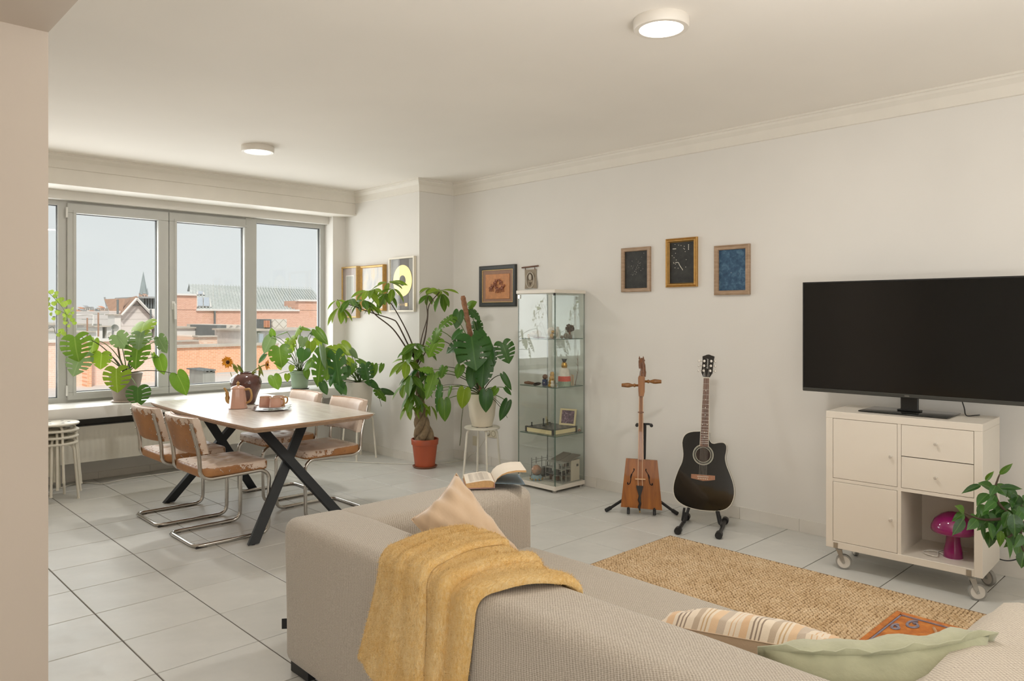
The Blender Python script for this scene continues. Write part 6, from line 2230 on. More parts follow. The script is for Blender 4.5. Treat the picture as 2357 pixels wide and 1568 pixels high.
petal_m = M('sunflower_petal', (226, 152, 30), .6, vary=.18, scale=40)
disk_m = M('sunflower_disk', (74, 42, 20), .9, vary=.3, scale=120)
stem_m = M('green_stem', (128, 142, 66), .6, vary=.15, scale=30)
sleaf_m = M('sunflower_leaf', (138, 154, 70), .6, vary=.2, scale=30)
def sunflower(label, head, face_dir, rad, leaves, seed):
    rg = random.Random(seed)
    fo = thing('sunflower', label, 'flower', vz + Vector((0, 0, .22)))
    h_ = Vector(head) - fo.location
    fd = Vector(face_dir).normalized()
    q = fd.to_track_quat('Z', 'Y').to_matrix().to_4x4()
    mm = Matrix.Translation(h_) @ q
    mid = Vector((h_.x * .45, h_.y * .45, h_.z * .75))
    MB().tube(bez((0, 0, -.03), mid, h_ - fd * .012, 10), .0045, 8).build('stem', stem_m, fo)
    MB().lathe([(0, -.012), (rad * .22, -.008), (rad * .27, .0), (rad * .22, .006), (0, .008)], 18, mm).build('flower_disk', disk_m, fo)
    for k in range(22):
        a = k * 2 * PI / 22 + rg.uniform(-.1, .1)
        L = rad * rg.uniform(.8, 1.08)
        w_ = rad * .17
        up = rg.uniform(-.15, .35) * rad
        d = Vector((math.cos(a), math.sin(a), 0))
        s_ = Vector((-math.sin(a), math.cos(a), 0))
        pts = [(d * rad * .3 - s_ * w_ * .5), (d * rad * .3 + s_ * w_ * .5), (d * L * .65 + s_ * w_ + Vector((0, 0, up * .6))), (d * L * .65 - s_ * w_ + Vector((0, 0, up * .6))), (d * L + s_ * w_ * rg.uniform(-.6, .6) + Vector((0, 0, up * rg.uniform(.3, 1.3))))]
        MB().add([mm @ p for p in pts], [(0, 1, 2, 3), (3, 2, 4)]).build('petal', petal_m, fo, 0)
    for k in range(8):
        a = k * PI / 4
        d = Vector((math.cos(a), math.sin(a), 0))
        s_ = Vector((-math.sin(a), math.cos(a), 0))
        MB().add([mm @ p for p in (d * rad * .15 - s_ * .007 + Vector((0, 0, -.012)), d * rad * .15 + s_ * .007 + Vector((0, 0, -.012)), d * rad * .6 + Vector((0, 0, -.008)))], [(0, 1, 2)]).build('sepal', stem_m, fo, 0)
    for (p0, p1, w_) in leaves:
        p0, p1 = Vector(p0) - fo.location, Vector(p1) - fo.location
        d = p1 - p0
        s_ = d.cross(Vector((FX, FY, .2))).normalized() * w_
        n_ = d.cross(s_).normalized()
        vs2 = [p0, p0 + d * .35 + s_, p0 + d * .35 - n_ * .006, p0 + d * .35 - s_, p0 + d * .7 + s_ * .7, p0 + d * .7 - n_ * .006, p0 + d * .7 - s_ * .7, p1]
        MB().add(vs2, [(0, 2, 1), (0, 3, 2), (1, 2, 5, 4), (2, 3, 6, 5), (4, 5, 7), (5, 6, 7)]).build('leaf', sleaf_m, fo, 180)
dv = depth(vz)
sunflower('sunflower facing left with dark centre, nearer the sash handle', PD(524, 834, dv - .03), (-.75, -.60, .1), .052, ((PD(536, 836, dv), PD(548, 862, dv - .02), .017), (PD(545, 838, dv), PD(562, 860, dv), .012), (PD(530, 855, dv), PD(534, 870, dv - .02), .003)), 1)
sunflower('sunflower seen from the side facing right, beside the green potted plant', PD(615, 840, dv - .02), (.62, -.62, .0), .046, ((PD(600, 845, dv), PD(596, 870, dv), .012), (PD(594, 838, dv), PD(607, 868, dv - .03), .012), (PD(590, 855, dv), PD(572, 868, dv - .02), .008)), 2)
# plates and cups
plt_p = M('plate_mauve', (196, 172, 166), .15, vary=.04, coat=.6)
rim_p = M('plate_rim_pale', (222, 216, 214), .2, .1)
pc = G(626, 943, TZ)
for k in range(3):
    p = thing('plate', ('mauve octagonal plate at the bottom of the stack of three', 'mauve octagonal plate in the middle of the stack of three', 'mauve octagonal plate on top of the stack under the pink cups')[k], 'plate', pc + Vector((.004 * k - .004, -.003 * k, .0098 * k)), R(12 + 9 * k), 'octagonal plates')
    MB().lathe([(0, 0), (.085, 0), (.09, .002), (.138, .0085), (.1395, .0095), (.088, .0045), (0, .004)], 8).build('dish', plt_p, p, 25)
    MB().lathe([(.134, .0088), (.140, .0096), (.140, .0106), (.134, .0098)], 8).build('rim', rim_p, p, 25)
pz = pc.z + .0098 * 2 + .0045
for k, (x, y, rot_) in enumerate(((611.5, 933, -35), (634.5, 936, -50), (641, 930, -20))):
    d = (.010, .0, .0)[k]
    q = PD(x, HY, depth(pc) + (.02, -.055, .05)[k])
    c = thing('cup', ('pink cup at the left of the three on the plates', 'pink cup in front of the others on the plates, handle to the right', 'pink cup at the back right of the plates')[k], 'cup', Vector((q.x, q.y, pz)), R(rot_), 'pink cups')
    MB().lathe([(0, 0), (.045, 0), (.0465, .004), (.0405, .066), (.0415, .069), (.0385, .069), (.037, .060), (.042, .008), (0, .006)], 28).build('cup_body', pink, c, 50)
    MB().lathe([(.0385, .0665), (.0418, .0665), (.042, .070), (.038, .070)], 28).build('gilt_rim', giltc, c)
    if k > 0 or True:
        MB().tube(rounded_path([(.040, 0, .058), (.062, 0, .060), (.066, 0, .038), (.058, 0, .016), (.046, 0, .014)], .012, 4), .0052, 8).build('handle', giltc, c)
# ================================================================= PLANTS
def leaf_mat(name, dark, light, vein, trans=.4, rough=.32):
    b = NB(name)
    v = b.coord()
    sep = b.n('ShaderNodeSeparateXYZ')
    b.l(v, sep.inputs[0])
    ax = b.math('ABSOLUTE', sep.outputs[0])
    rib = b.ramp(ax, (.0, (1, 1, 1)), (.012, (1, 1, 1)), (.03, (0, 0, 0)))
    side = b.math('FRACT', b.math('MULTIPLY', b.math('SUBTRACT', sep.outputs[1], b.math('MULTIPLY', ax, .8)), 7))
    sv = b.ramp(side, (.0, (.5, .5, .5)), (.07, (0, 0, 0)))
    n1 = b.noise(v, 2.2, 4)
    oi = b.n('ShaderNodeObjectInfo')
    base = b.ramp(b.math('ADD', b.math('MULTIPLY', n1, .5), b.math('MULTIPLY', oi.outputs['Random'], .5)), (.25, srgb(*dark)), (.75, srgb(*light)))
    c = b.mix(b.math('MULTIPLY', b.math('MAXIMUM', rib, sv), .5), base, srgb(*vein))
    b.col(c)
    b.set(rough=rough, spec=.45)
    b.bump(b.math('ADD', n1, b.math('MULTIPLY', sv, -.4)), .15, .02)
    tr = b.n('ShaderNodeBsdfTranslucent')
    g = b.n('ShaderNodeGamma')
    b.l(c, g.inputs['Color'])
    g.inputs['Gamma'].default_value = .75
    warm = b.mix(.35, g.outputs['Color'], srgb(150, 172, 30))
    b.l(warm, tr.inputs['Color'])
    mx = b.n('ShaderNodeMixShader')
    mx.inputs[0].default_value = trans
    b.l(b.b.outputs[0], mx.inputs[1])
    b.l(tr.outputs[0], mx.inputs[2])
    b.l(mx.outputs[0], b.out.inputs['Surface'])
    MATS[name] = b.m
    return b.m
LM = dict(
    b=leaf_mat('leaf_bright', (98, 130, 24), (138, 164, 42), (176, 196, 100), .40),
    m=leaf_mat('leaf_mid', (60, 104, 24), (96, 138, 36), (140, 168, 76), .32),
    d=leaf_mat('leaf_dark', (28, 72, 30), (52, 104, 40), (86, 128, 62), .22),
    g=leaf_mat('leaf_grey_sheen', (86, 110, 76), (112, 138, 96), (140, 158, 120), .25, .18),  # greyer base tone: the reflected sheen of these leaves is painted in
    t=leaf_mat('tree_leaf', (88, 122, 26), (126, 156, 42), (168, 188, 90), .36),
    u=leaf_mat('tree_leaf_low', (52, 94, 24), (86, 126, 36), (130, 158, 70), .3),
    f=leaf_mat('ficus_leaf', (26, 66, 28), (56, 104, 40), (98, 136, 66), .22, .25),
    i=leaf_mat('ivy_leaf', (120, 150, 44), (156, 180, 74), (180, 200, 116), .35, .5),
)
OUT = [(.0, .0), (.10, -.13), (.24, -.19), (.38, -.16), (.50, -.04), (.57, .12), (.59, .28), (.56, .44), (.49, .60), (.38, .75), (.24, .89), (.10, .99), (0, 1.06)]
def outline(t, O=OUT):
    x = t * (len(O) - 1)
    i = min(int(x), len(O) - 2)
    f = x - i
    return (O[i][0] * (1 - f) + O[i + 1][0] * f, O[i][1] * (1 - f) + O[i + 1][1] * f)
def monstera_mesh(slits, depth_, seed, curl=.16, droop=.22):
    rg = random.Random(seed)
    mb = MB()
    def Z(x, y):
        return .10 * abs(x) - curl * (x * x) * 2.2 - droop * max(0, y) ** 2 * .8 - .05 * max(0, -y)
    for s in (-1, 1):
        ts = []
        cuts = [(.30 + .50 * (k + .5) / slits + rg.uniform(-.02, .02)) for k in range(slits)] if slits else []
        t = 0
        allt = sorted([k / 15 for k in range(16)] + [c + d for c in cuts for d in (-.016, .016)])
        allt = [a for a in allt if not any(abs(a - c) < .0159 for c in cuts)]
        ring = []
        for a in allt:
            px, py = outline(a)
            qy = max(0, min(1.04, (a - .10) / .9 * 1.04)) if a > .1 else 0
            row = []
            for f in (0, .36, .70, 1):
                x, y = px * f, qy * (1 - f) + py * f
                # side veins sweep toward the tip
                y -= .06 * math.sin(PI * f) * (1 - a) * (1 if a > .2 else 0)
                row.append((s * x, y, Z(x, y)))
            ring.append(row)
        o = len(mb.v)
        for row in ring:
            mb.v += row
        for k in range(len(ring) - 1):
            mid = (allt[k] + allt[k + 1]) / 2
            cut = any(abs(mid - c) < .01 for c in cuts)
            for f in range(3):
                if cut and f >= (1 if depth_ > .6 else 2):
                    continue
                a = o + k * 4 + f
                mb.f.append((a, a + 1, a + 5, a + 4) if s > 0 else (a, a + 4, a + 5, a + 1))
    mb.mi = [0] * len(mb.f)
    return mb
ELL = [(0, 0), (.05, .04), (.13, .16), (.20, .32), (.24, .50), (.22, .68), (.14, .84), (.05, .95), (0, 1.0)]
OVA = [(0, 0), (.10, .03), (.22, .14), (.30, .30), (.31, .46), (.26, .64), (.16, .80), (.05, .94), (0, 1.02)]
ROU = [(0, 0), (.16, -.05), (.36, .02), (.48, .22), (.47, .46), (.34, .68), (.16, .82), (0, .9)]
def simple_mesh(O, fold=.25, droop=.25):
    mb = MB()
    n = 9
    for s in (-1, 1):
        o = len(mb.v)
        for k in range(n):
            x, y = outline(k / (n - 1), O)
            for f in (0, .55, 1):
                mb.v.append((s * x * f, y, fold * x * f - droop * y * y))
        for k in range(n - 1):
            for f in range(2):
                a = o + k * 3 + f
                mb.f.append((a, a + 1, a + 4, a + 3) if s > 0 else (a, a + 3, a + 4, a + 1))
    mb.mi = [0] * len(mb.f)
    return mb
SHAPES = {'s5': monstera_mesh(4, .7, 1), 's3': monstera_mesh(3, .5, 2), 's4': monstera_mesh(4, .7, 3, .3, .4), 'h': monstera_mesh(0, 0, 4), 'e': simple_mesh(ELL, .3, .22), 'o': simple_mesh(OVA, .3, .2), 'r': simple_mesh(ROU, .2, .15)}
HALF = {'s5': 1.18, 's3': 1.18, 's4': 1.18, 'h': 1.18, 'e': .48, 'o': .62, 'r': .96}
LME = {}
prng = random.Random(21)
def leaf(parent, shape, mk, base, tip, width, roll=0.0, face=None):
    """one blade from its stalk end to its tip; width in metres"""
    key = (shape, mk)
    if key not in LME:
        me = bpy.data.meshes.new('leaf')
        s = SHAPES[shape]
        me.from_pydata(s.v, [], s.f)
        me.materials.append(LM[mk])
        me.polygons.foreach_set('use_smooth', [True] * len(me.polygons))
        me.update()
        LME[key] = me
    base, tip = Vector(base), Vector(tip)
    y = (tip - base)
    L = y.length
    y.normalize()
    n = Vector(face) if face else Vector((-FX * .75, -FY * .75, .75))
    n = n - y * n.dot(y)
    n.normalize()
    n = Matrix.Rotation(roll, 3, y) @ n
    x = y.cross(n)
    o = put('leaf', LME[key], parent)
    m = Matrix.Identity(4)
    sx, sy = width / HALF[shape], L / 1.03
    pl = parent.location
    for i in range(3):
        m[i][0], m[i][1], m[i][2], m[i][3] = x[i] * sx, y[i] * sy, n[i] * (sx + sy) / 2, base[i] - pl[i]
    o.matrix_basis = m
    return o
stalk = M('leaf_stalk', (98, 122, 58), .5, vary=.15, scale=20)
stalk_d = M('leaf_stalk_dark', (74, 78, 48), .55, vary=.2, scale=20)
bark = M('young_bark', (72, 58, 44), .75, vary=.25, scale=40)
soil = M('potting_soil', (58, 44, 34), .95, vary=.4, scale=80, bump=.8, bscale=90, bdist=.01)
def stem(parent, p0, p1, lift=.35, r=.004, m_=None, out=None, n=10):
    pl = parent.location
    p0, p1 = Vector(p0) - pl, Vector(p1) - pl
    mid = (p0 + p1) / 2
    mid.z = max(p0.z, p1.z) * .5 + mid.z * .5 + lift * (p1 - p0).length * .5
    mid.x, mid.y = p0.x * .55 + p1.x * .45, p0.y * .55 + p1.y * .45
    MB().tube(bez(p0, mid, p1, n), [r * (1.15 - .4 * k / n) for k in range(n + 1)], 6).build('stem', m_ or stalk, parent, 180)
def px2m(px, d):
    return px / FPX * d
def monstera(root, crown, table, dfun, r=.0042, stems=True):
    """table rows: shape, material, base px, tip px, width px, depth shift of base, of tip, roll degrees"""
    for k, (sh, mk, bx_, by_, tx, ty, wpx, d0, d1, roll) in enumerate(table):
        B, T = dfun(bx_, by_, d0), dfun(tx, ty, d1)
        leaf(root, sh, mk, B, T, px2m(wpx, depth(B)), R(roll))
        if stems:
            c = Vector(crown) + Vector((prng.uniform(-.02, .02), prng.uniform(-.02, .02), prng.uniform(-.01, .01)))
            stem(root, c, B, .30, r, stalk if k % 3 else stalk_d)

# ---- A: monstera in the grey pot on the sill
pA = Vector((2.13, 7.06, SILL + .001))
potA = M('pot_grey_brown', (150, 138, 128), .45, vary=.04)
A = thing('potted_monstera', 'monstera with big slit leaves in a grey brown pot on the window sill at left', 'plant', pA)
MB().lathe([(0, .012), (.094, .012), (.136, .245), (.140, .25), (.133, .25), (.128, .225), (0, .225)], 36).build('pot', potA, A, 50)
MB().lathe([(0, 0), (.098, 0), (.118, .012), (.116, .014), (.096, .006), (0, .006)], 32).build('saucer', M('saucer_pink', (206, 190, 178), .4), A)
MB().lathe([(0, .226), (.127, .226), (.12, .234), (0, .238)], 24).build('soil', soil, A)
fA = lambda x, y, d: PY(x, y, 6.93 + d)
cA = pA + Vector((0, -.02, .235))
monstera(A, cA, [
    ('s5', 'm', 172, 776, 175, 830, 78, -.03, -.09, 8), ('s5', 'g', 188, 815, 166, 862, 60, .05, .0, -14),
    ('h', 'b', 217, 783, 207, 822, 31, .08, .08, 10), ('s3', 'b', 234, 813, 231, 848, 46, .0, -.04, -22),
    ('s5', 'b', 268, 850, 266, 902, 66, -.16, -.20, 0), ('s5', 'd', 317, 893, 315, 934, 62, -.22, -.26, 6),
    ('s3', 'b', 333, 742, 318, 773, 62, .05, -.08, 12), ('s5', 'g', 324, 766, 316, 800, 54, -.04, -.14, 0),
    ('s3', 'g', 268, 772, 290, 803, 46, .04, .0, 24), ('s5', 'm', 318, 790, 309, 846, 58, -.05, -.13, -8),
    ('s3', 'g', 365, 777, 380, 812, 34, -.02, -.10, 30), ('h', 'm', 366, 822, 376, 861, 30, .0, -.06, 0),
    ('h', 'm', 408, 862, 432, 908, 44, -.12, -.16, -20), ('h', 'b', 352, 815, 356, 843, 16, .05, .05, 30),
    ('h', 'd', 372, 782, 378, 806, 26, .06, .02, -30)], fA)
MB().tube([cA - pA, PY(276, 800, 7.06) - pA + Vector((0, 0, -.1)), PY(270, 790, 7.06) - pA], .008, 8).build('support_cane', M('cane_brown', (112, 92, 66), .7), A)
# trailing shoot low between the panes of the left light
for x, y in ((140, 812), (150, 836)):
    pass

# ---- B: green pot on the sill, right window
PBc = PD(690, HY, 7.66)
pB = Vector((PBc.x, min(PBc.y, 7.13), SILL + .001))
B_ = thing('potted_monstera', 'young monstera in a sage green pot on the sill beside the sunflowers', 'plant', pB)
potB = M('pot_sage', (150, 170, 146), .4, vary=.03)
MB().lathe([(0, .012), (.078, .012), (.094, .155), (.100, .158), (.102, .185), (.098, .188), (.093, .186), (.09, .165), (0, .165)], 36).build('pot', potB, B_, 50)
MB().lathe([(0, 0), (.084, 0), (.098, .012), (.095, .013), (.08, .006), (0, .006)], 32).build('saucer', M('saucer_dark', (92, 88, 80), .4), B_)
MB().lathe([(0, .168), (.09, .168), (.08, .176), (0, .18)], 24).build('soil', soil, B_)
dB = depth(pB)
fB = lambda x, y, d: PD(x, y, dB - .06 + d)
cB = pB + Vector((0, 0, .175))
monstera(B_, cB, [
    ('h', 'm', 628, 773, 625, 755, 16, .05, .05, 20), ('h', 'g', 659, 764, 634, 772, 9, .0, .0, 60), ('h', 'g', 624, 778, 607, 812, 30, .05, .0, -18),
    ('s3', 'm', 643, 800, 647, 843, 54, -.10, -.18, 0), ('s3', 'b', 692, 754, 676, 778, 22, .0, -.04, 20), ('h', 'm', 694, 755, 716, 759, 16, .0, .0, -20),
    ('h', 'm', 727, 760, 753, 791, 24, -.02, -.08, 18), ('h', 'd', 700, 805, 694, 832, 36, -.14, -.18, 0), ('h', 'b', 715, 788, 714, 813, 28, -.08, -.10, 10),
    ('s3', 'b', 677, 777, 656, 797, 27, .0, -.05, 15), ('h', 'm', 630, 866, 641, 895, 31, -.16, -.2, -10), ('h', 'b', 661, 862, 661, 879, 15, -.12, -.14, 0),
    ('h', 'm', 718, 829, 698, 852, 24, -.15, -.18, 10), ('h', 'b', 729, 779, 740, 797, 22, .0, -.02, -12), ('h', 'd', 609, 816, 593, 835, 21, -.02, -.05, 20),
    ('h', 'g', 699, 778, 695, 800, 24, -.02, -.05, -25), ('h', 'b', 641, 832, 645, 852, 19, -.1, -.12, 25), ('h', 'm', 705, 851, 707, 873, 16, -.16, -.18, 0),
    ('h', 'b', 672, 842, 668, 856, 15, -.12, -.14, 0), ('s3', 'b', 668, 782, 672, 812, 26, .03, .0, -20), ('h', 'd', 716, 766, 727, 772, 10, .04, .04, 0)], fB, .0032)

# ---- C: white planter on the corner stool
pC = Vector((*SC, .4515))
Cc = thing('potted_monstera', 'drooping monstera in a white planter in the window corner', 'plant', pC)
potW = M('pot_white_matt', (218, 212, 200), .55, vary=.02)
MB().lathe([(0, 0), (.108, 0), (.114, .006), (.148, .315), (.150, .32), (.143, .32), (.138, .295), (0, .295)], 40).build('pot', potW, Cc, 50)
MB().lathe([(0, .296), (.137, .296), (.12, .306), (0, .312)], 24).build('soil', soil, Cc)
dC = depth(pC)
fC = lambda x, y, d: PD(x, y, dC - .04 + d)
cC = pC + Vector((0, 0, .305))
monstera(Cc, cC, [
    ('s5', 'm', 741, 812, 728, 888, 46, -.16, -.24, 0), ('s5', 'd', 772, 818, 783, 906, 46, -.20, -.28, 6), ('s3', 'b', 789, 811, 754, 797, 30, -.02, -.1, -12),
    ('h', 'b', 786, 792, 808, 816, 30, .05, -.02, 15), ('h', 'g', 740, 799, 746, 850, 18, -.22, -.26, 30), ('h', 'd', 741, 882, 753, 908, 20, -.22, -.24, 0),
    ('h', 'm', 826, 829, 852, 843, 18, -.02, -.06, -15), ('s4', 'd', 841, 841, 847, 886, 34, -.16, -.22, 10), ('h', 'm', 861, 840, 857, 870, 20, -.12, -.14, 0),
    ('h', 'm', 880, 839, 873, 859, 13, -.14, -.16, 0), ('h', 'd', 853, 878, 872, 896, 17, -.16, -.2, 0), ('s3', 'm', 868, 898, 889, 922, 24, -.2, -.24, -14),
    ('h', 'd', 880, 899, 909, 907, 15, -.18, -.2, 20), ('h', 'd', 796, 846, 801, 868, 22, -.14, -.18, 0), ('h', 'b', 770, 823, 789, 842, 16, -.05, -.08, 20),
    ('h', 'd', 778, 880, 797, 907, 26, -.22, -.26, 0), ('s3', 'm', 757, 838, 752, 876, 30, -.2, -.24, -20), ('h', 'b', 800, 828, 819, 842, 20, -.05, -.06, 0),
    ('h', 'g', 808, 806, 822, 826, 16, -.02, -.06, 40), ('s3', 'd', 830, 848, 838, 868, 22, -.05, -.08, 0), ('h', 'm', 752, 808, 739, 838, 26, -.12, -.2, 10),
    ('s3', 'm', 812, 838, 806, 862, 24, -.06, -.1, 0), ('h', 'd', 766, 858, 757, 890, 22, -.22, -.24, 18)], fC, .0036)
MB().tube([Vector(fC(869, 905, -.22)) - pC, Vector(fC(874, 920, -.22)) - pC, Vector(fC(878, 936, -.22)) - pC], .0022, 5).build('aerial_root', stalk_d, Cc)

# ---- D: braided money tree
pDc = PD(975, HY, 7.08)
pD_ = Vector((pDc.x, pDc.y - .02, 0))
Dt = thing('money_tree', 'money tree with braided trunk in a terracotta plastic pot', 'plant', pD_)
terra = M('terracotta_plastic', (172, 82, 50), .42, vary=.03)
MB().lathe([(0, .015), (.094, .015), (.118, .215), (.126, .218), (.130, .268), (.126, .272), (.12, .27), (.114, .24), (0, .24)], 40).build('pot', terra, Dt, 50)
MB().lathe([(0, 0), (.104, 0), (.118, .016), (.115, .018), (.10, .007), (0, .007)], 36).build('saucer', M('saucer_terra', (128, 82, 60), .45), Dt)
MB().lathe([(0, .243), (.113, .243), (.09, .252), (0, .256)], 24).build('soil', soil, Dt)
dD = depth(pD_)
fD = lambda x, y, d=0: PD(x, y, dD - .03 + d)
trunk = M('braided_bark', (138, 118, 92), .8, vary=.3, scale=25, bump=.6, bscale=50, bdist=.01)
axis = spline([Vector((0, 0, .245)), fD(969, 960) - pD_, fD(966, 915) - pD_, fD(960, 870) - pD_, fD(955, 815) - pD_], 10)
for s in range(4):
    pts, rs = [], []
    n = len(axis)
    for k, p in enumerate(axis):
        f = k / (n - 1)
        a = s * PI / 2 + f * 4.2 * PI
        rad = .052 * (1 - f) ** 3 + .020 * (1 - .45 * f)
        pts.append(p + Vector((math.cos(a) * rad, math.sin(a) * rad * .8, 0)))
        rs.append(.028 * (1 - f) ** 2.2 + .0165 * (1 - .5 * f))
    MB().tube(pts, rs, 8).build('trunk_strand', trunk, Dt, 180)
def branch(pxs, r0=.008, r1=.004):
    pts = spline([fD(x, y, d) - pD_ for x, y, d in pxs], 6)
    n = len(pts)
    MB().tube(pts, [r0 + (r1 - r0) * k / (n - 1) for k in range(n)], 7).build('branch', bark, Dt, 180)
branch([(956, 825, 0), (940, 795, -.05), (916, 747, -.12), (902, 735, -.14), (858, 721, -.22), (806, 702, -.28)])
branch([(958, 830, 0), (938, 805, -.06), (905, 758, -.14), (868, 728, -.2), (854, 712, -.22), (852, 698, -.22)])
branch([(957, 820, 0), (946, 785, .02), (929, 748, .02), (905, 706, .0), (887, 684, -.02)])
branch([(962, 835, 0), (978, 778, -.04), (984, 735, -.06), (988, 702, -.08), (1012, 672, -.1)])
branch([(962, 830, 0), (970, 780, .02), (983, 732, .04), (982, 700, .05), (986, 680, .05)], .006, .003)
branch([(806, 702, -.28), (790, 696, -.3), (776, 690, -.32)], .004, .003)
branch([(960, 860, 0), (948, 838, -.1), (936, 828, -.16)], .006, .003)
branch([(958, 850, 0), (985, 800, -.12), (996, 780, -.16)], .006, .003)
crg = random.Random(9)
def palm(x, y, d, L, mk, n=6, a0=0.0, dz=-.45, spread=1.0):
    """fan of leaflets from one stalk end"""
    c = Vector(fD(x, y, d))
    Lm = px2m(L, depth(c))
    for k in range(n):
        a = a0 + 2 * PI * spread * k / n + crg.uniform(-.25, .25)
        z = dz + crg.uniform(-.35, .30)
        dirv = Vector((math.cos(a), math.sin(a), z)).normalized()
        l_ = Lm * crg.uniform(.78, 1.12)
        q = c + dirv * .012
        leaf(Dt, 'e', mk, q, q + dirv * l_, l_ * crg.uniform(.34, .42), crg.uniform(-.4, .4), Vector((dirv.x * .3 - FX * .35, dirv.y * .3 - FY * .35, 1)))
for (x, y, d, L, mk, n, dz) in ((782, 706, -.30, 46, 't', 5, -.9), (776, 690, -.32, 30, 't', 4, -.5), (808, 688, -.28, 44, 'u', 5, -.5), (845, 668, -.2, 44, 't', 6, -.5), (836, 690, -.24, 46, 'u', 5, -.6),
        (862, 664, -.2, 34, 't', 5, -.5), (888, 674, -.02, 46, 'u', 6, -.8), (894, 650, -.04, 42, 't', 6, -.2), (904, 664, -.05, 44, 't', 5, -.6), (855, 704, -.22, 26, 't', 4, -.8),
        (992, 662, .02, 36, 't', 6, -.3), (1014, 668, -.1, 40, 't', 6, -.2), (986, 678, .04, 30, 'u', 4, -.7), (1018, 674, -.11, 44, 'u', 3, -1.4),
        (948, 800, -.1, 44, 'u', 6, -.7), (936, 830, -.16, 48, 't', 5, -.6), (930, 828, -.18, 44, 't', 2, .1), (958, 790, -.1, 44, 'u', 5, -.3), (975, 800, -.1, 40, 'u', 5, -.6), (946, 862, -.15, 50, 'u', 6, -.9), (932, 884, -.18, 44, 't', 5, -1.0), (964, 880, -.14, 50, 'u', 6, -.8),
        (984, 862, -.1, 46, 'u', 5, -.9), (950, 905, -.14, 52, 'u', 5, -1.2), (968, 925, -.12, 36, 't', 5, -.9), (942, 930, -.15, 44, 't', 4, -1.2), (990, 932, -.1, 36, 't', 3, -1.6), (996, 860, -.08, 34, 'd', 4, -.9), (970, 845, -.12, 46, 'd', 5, -.6)):
    palm(x, y, d, L, mk, n, crg.uniform(0, 6.28), dz)
MB().tube([Vector((-.075, -.03, .25)), Vector((-.095, -.04, .29)), Vector((-.115, -.05, .315))], [.012, .009, .006], 7).build('cut_stub', trunk, Dt)

# ---- E: tall monstera with moss pole on the stool
pE = Vector((*SP, .4515))
E_ = thing('potted_monstera', 'tall dark monstera climbing a moss pole in a white pot on a stool', 'plant', pE)
MB().lathe([(0, 0), (.076, 0), (.088, .004), (.112, .09), (.124, .20), (.128, .285), (.130, .292), (.124, .293), (.118, .27), (0, .27)], 40).build('pot', M('pot_cream', (222, 212, 192), .5, vary=.03), E_, 50)
MB().lathe([(0, .271), (.117, .271), (.1, .28), (0, .284)], 24).build('soil', soil, E_)
dE = depth(pE)
fE = lambda x, y, d=0: PD(x, y, dE - .02 + d)
pole = M('coir_pole', (152, 110, 82), .95, vary=.25, scale=40, bump=1.0, bscale=70, bdist=.01)
ptop = fE(1065, 681, .0) - pE
pp = [Vector((0, 0, .27)).lerp(ptop, k / 40) for k in range(41)]
MB().tube(pp, [.0235 + .002 * math.sin(k * 2.1) for k in range(40)] + [.016], 12).build('moss_pole', pole, E_, 180)
cE = pE + Vector((0, 0, .28))
monstera(E_, cE, [
    ('s5', 'd', 1157, 790, 1172, 835, 50, -.02, -.06, 8), ('s4', 'm', 1041, 729, 1008, 748, 36, -.05, -.12, 12), ('h', 'd', 1056, 718, 1050, 756, 27, -.02, -.06, -10), ('h', 'm', 1079, 704, 1096, 694, 20, .06, .04, 20),
    ('s3', 'd', 1080, 712, 1106, 735, 30, .05, .0, -15), ('s5', 'd', 1085, 776, 1096, 846, 90, -.18, -.30, 0), ('s5', 'd', 1070, 780, 1026, 808, 44, -.14, -.2, 10), ('s3', 'd', 1114, 834, 1108, 890, 48, -.2, -.26, 4),
    ('h', 'd', 1120, 790, 1134, 830, 30, -.1, -.16, -14), ('s5', 'm', 1006, 782, 984, 820, 48, -.12, -.16, 0), ('h', 'd', 1058, 760, 1038, 780, 24, -.1, -.14, 20), ('h', 'm', 1022, 922, 1024, 970, 32, -.28, -.3, 0),
    ('h', 'b', 1069, 897, 1061, 940, 35, -.24, -.26, 8), ('h', 'd', 1119, 902, 1118, 949, 34, -.24, -.26, 0), ('h', 'm', 1142, 894, 1126, 914, 20, -.2, -.22, 0), ('h', 'd', 1158, 863, 1177, 898, 16, -.1, -.12, 20),
    ('h', 'd', 1163, 893, 1178, 909, 12, -.1, -.1, 0), ('h', 'd', 1168, 925, 1150, 968, 24, -.16, -.18, -8), ('s3', 'm', 1022, 845, 1014, 870, 22, -.2, -.24, 0), ('h', 'm', 1037, 891, 1029, 916, 12, -.2, -.2, 30),
    ('s3', 'm', 992, 852, 963, 848, 22, -.2, -.22, 0), ('s3', 'm', 999, 862, 981, 918, 30, -.2, -.26, -10), ('s3', 'd', 1012, 894, 1005, 950, 18, -.22, -.24, 0), ('h', 'd', 1102, 764, 1118, 800, 30, .0, -.06, 0),
    ('s3', 'd', 1096, 742, 1104, 772, 28, .08, .02, 15), ('h', 'd', 1070, 800, 1056, 836, 34, -.1, -.16, -12), ('s3', 'd', 1128, 806, 1134, 846, 30, -.1, -.14, 10), ('h', 'm', 1060, 842, 1052, 870, 24, -.14, -.18, 0), ('h', 'd', 1090, 846, 1084, 894, 34, -.12, -.18, -6), ('s3', 'm', 1008, 760, 996, 790, 26, -.1, -.14, 14)], fE, .0042)
MB().tube(spline([fE(1066, 938, -.25) - pE, fE(1062, 970, -.26) - pE, fE(1061, 1000, -.26) - pE, fE(1058, 1026, -.26) - pE], 5), .0032, 6).build('aerial_root', stalk_d, E_)
